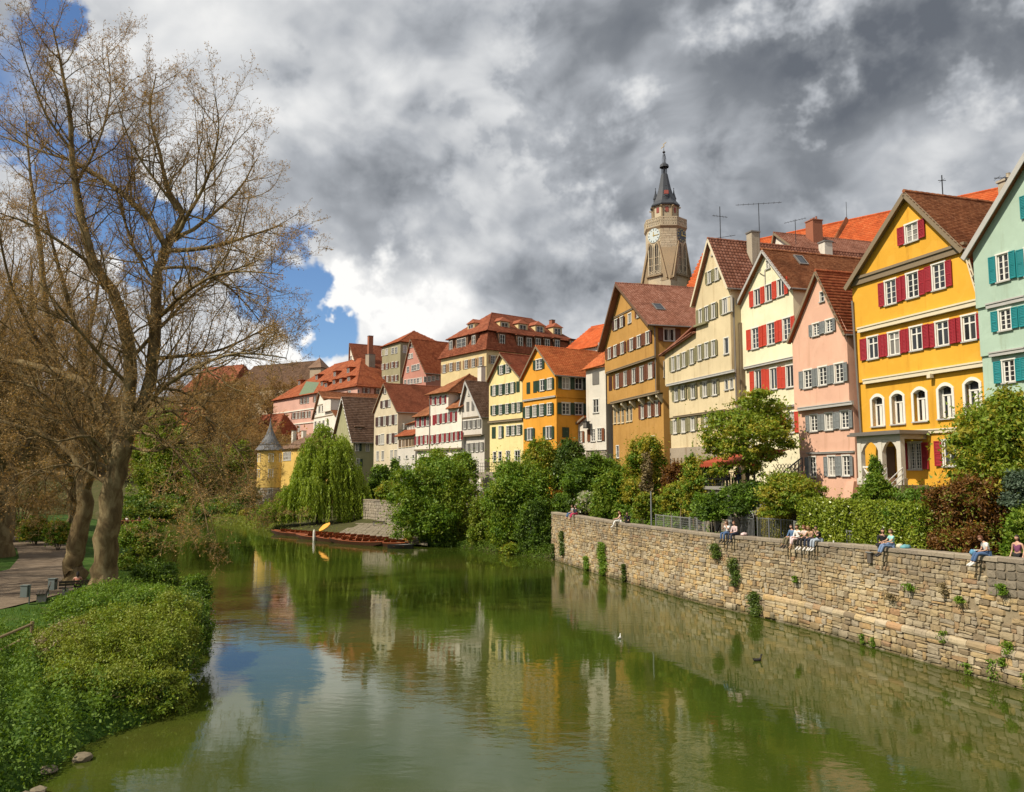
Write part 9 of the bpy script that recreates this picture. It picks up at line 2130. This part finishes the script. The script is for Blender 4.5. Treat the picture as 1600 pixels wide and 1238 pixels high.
# bags, book and bottle on the wall
def lump(name, label, cat, loc, sz, m_, seed):
    r = random.Random(seed); me = bpy.data.meshes.new(name); bm = bmesh.new(); bmesh.ops.create_icosphere(bm, subdivisions=3, radius=1)
    for v in bm.verts: k = 1 + .12 * math.sin(v.co.x * 5 + seed) * math.cos(v.co.y * 6) + r.uniform(-.04, .04); v.co = Vector((v.co.x * sz[0] * k, v.co.y * sz[1] * k, max(v.co.z, -.6) * sz[2] * k))
    bm.to_mesh(me); bm.free(); me.materials.append(m_); me.polygons.foreach_set('use_smooth', [True] * len(me.polygons)); o = link(name, me, None, loc, r.uniform(0, 3)); return tag(o, label, cat)
def on_top(px, back=.3): q, n, d, zt = wall_seat(px); return q - n * back + Vector((0, 0, zt))
p = on_top(1157); lump('shoulder_bag', 'white and lilac bag lying beside the person in pink shirt', 'bag', (p.x, p.y, p.z + .08), (.28, .16, .13), PNK, 2); p = on_top(1406); lump('jacket', 'teal jacket dropped on the wall behind the turquoise shirt', 'jacket', (p.x, p.y, p.z + .06), (.34, .2, .13), cloth('teal jacket', (.12, .30, .33)), 3); p = on_top(1398); lump('shoulder_bag', 'cream cloth bag at the hip of the person in turquoise', 'bag', (p.x, p.y, p.z + .07), (.16, .14, .13), cloth('cream bag', (.55, .5, .38)), 4)
p = on_top(1518, .05); lump('shoulder_bag', 'blue bag on the lap side of the lone reader', 'bag', (p.x, p.y, p.z + .1), (.2, .14, .14), cloth('blue bag', (.10, .26, .40)), 5); p = on_top(1129, .2); lump('paper_bag', 'crumpled white paper on the wall left of the pair in white and pink', 'paper', (p.x, p.y, p.z + .03), (.2, .12, .06), WHT, 6)
p = on_top(1297, .25); g = MB(); g.lathe([(0, 0), (.035, 0), (.04, .1), (.04, .115), (0, .115)], 12); tag(g.build('drinking_cup', WHT, None, (p.x, p.y, p.z + .005)), 'small white cup standing on the wall right of the five', 'cup')
p = on_wall(1537)[0]; q, n, d, zt = wall_seat(1530); bk = MB(); bk.box(-.11, .11, -.07, .07, 0, .02); bk = bk.build('book', WHT, None, tuple(q - n * -.13 + Vector((0, 0, zt + .22))), .4); tag(bk, 'open white book in the hands of the lone reader', 'book')
# iron box hung under the cross-legged person
q, n, d, zt = wall_seat(1361); o = empty('wall_box', 'dark iron box fixed to the wall below the cross-legged person', 'box', tuple(q + Vector((0, 0, zt - .55))), math.atan2(-d.y, -d.x)); mb = MB(); mb.box(-.13, .13, -.16, .05, -.28, .22); mb.build('housing', simple('rusty iron', (.10, .085, .07), .8), o); mb = MB(); mb.box(-.2, .2, -.2, .05, .222, .26); mb.build('cover', M_mesh, o)
# person on the bench under the trees, people on a far boat, diners on the terrace
person('person in salmon top resting an arm on the bench by the near trunk', (bench2.x, bench2.y, 1.36 + .49), math.radians(28), sit(.02, 'reach', 'hang'), SAL, BLK, HAIR['dark'], 'black', .1, 'none')
q = on_z(213, 816, .2); o = copy_tree(p0); o.location = (q.x, q.y, .05); o.rotation_euler = (0, 0, .1); o['label'] = 'punt carrying passengers on the far water behind the tree trunks'; o['group'] = 'punts on the river'
for i, (dx, tp_, lb) in enumerate(((-1.6, WHT, 'passenger in white on the far punt, left seat'), (.4, BLK, 'passenger in black in the middle of the far punt'), (2.2, DEN, 'passenger in denim at the right end of the far punt'))): person(lb, (q.x + dx, q.y + dx * .1, .32), math.pi + .3 * i, sit(.02, 'lap', 'hang'), tp_, DKB, HAIR['dark'], 'black', .05)
for i, (x, y, rz, tp_, lg, hr, lb) in enumerate([(-3.3, .2, -1.4, RUST, DKB, 'brown', 'diner in rust top at the left end of the terrace'), (-2.1, .6, 1.7, WHT, DKB, 'auburn', 'diner in white beside the left cafe table'), (-1.3, -.1, -1.5, BLK, BLK, 'dark', 'diner in black under the tree on the terrace'), (-.1, .2, 1.5, cloth('dark red', (.25, .05, .04)), BLK, 'brown', 'diner in dark red at the middle cafe table')]): person(lb, tuple(T.matrix_basis @ Vector((x, y, zd - .12 + .46))), H_red.rz + rz, sit(.05, 'lap', 'hang'), tp_, lg, HAIR[hr], 'black', .08)
person('person in light blue shirt and jeans standing on the terrace', tuple(T.matrix_basis @ Vector((.75, -.2, zd - .12))), H_red.rz + 2.0, standing(), cloth('light blue shirt', (.35, .46, .6)), JEAN, HAIR['dark'], 'black', 0, 'short')
for i, (x, y) in enumerate(((-3.3, .2), (-2.1, .6), (-1.3, -.1), (-.1, .2))): c = empty('cafe_chair', ['chair of the diner in rust', 'chair of the diner in white', 'chair of the diner in black', 'chair of the diner in dark red'][i] + ' on the terrace', 'chair', tuple(T.matrix_basis @ Vector((x, y, zd - .12))), H_red.rz + (-1.4, 1.7, -1.5, 1.5)[i]); mb = MB(); mb.box(-.21, .21, -.2, .2, .42, .455); mb.build('seat', M_bench, c); mb = MB(); mb.box(-.2, .2, -.23, -.2, .52, .9); mb.build('backrest', M_bench, c); [(lambda g: g.build('leg', M_ironD, c))((lambda m_: (m_.tube([(a_, b_, 0), (a_, b_, .42)], .015, 5), m_)[1])(MB())) for a_, b_ in ((-.18, -.18), (.18, -.18), (.18, .18), (-.18, .18))]
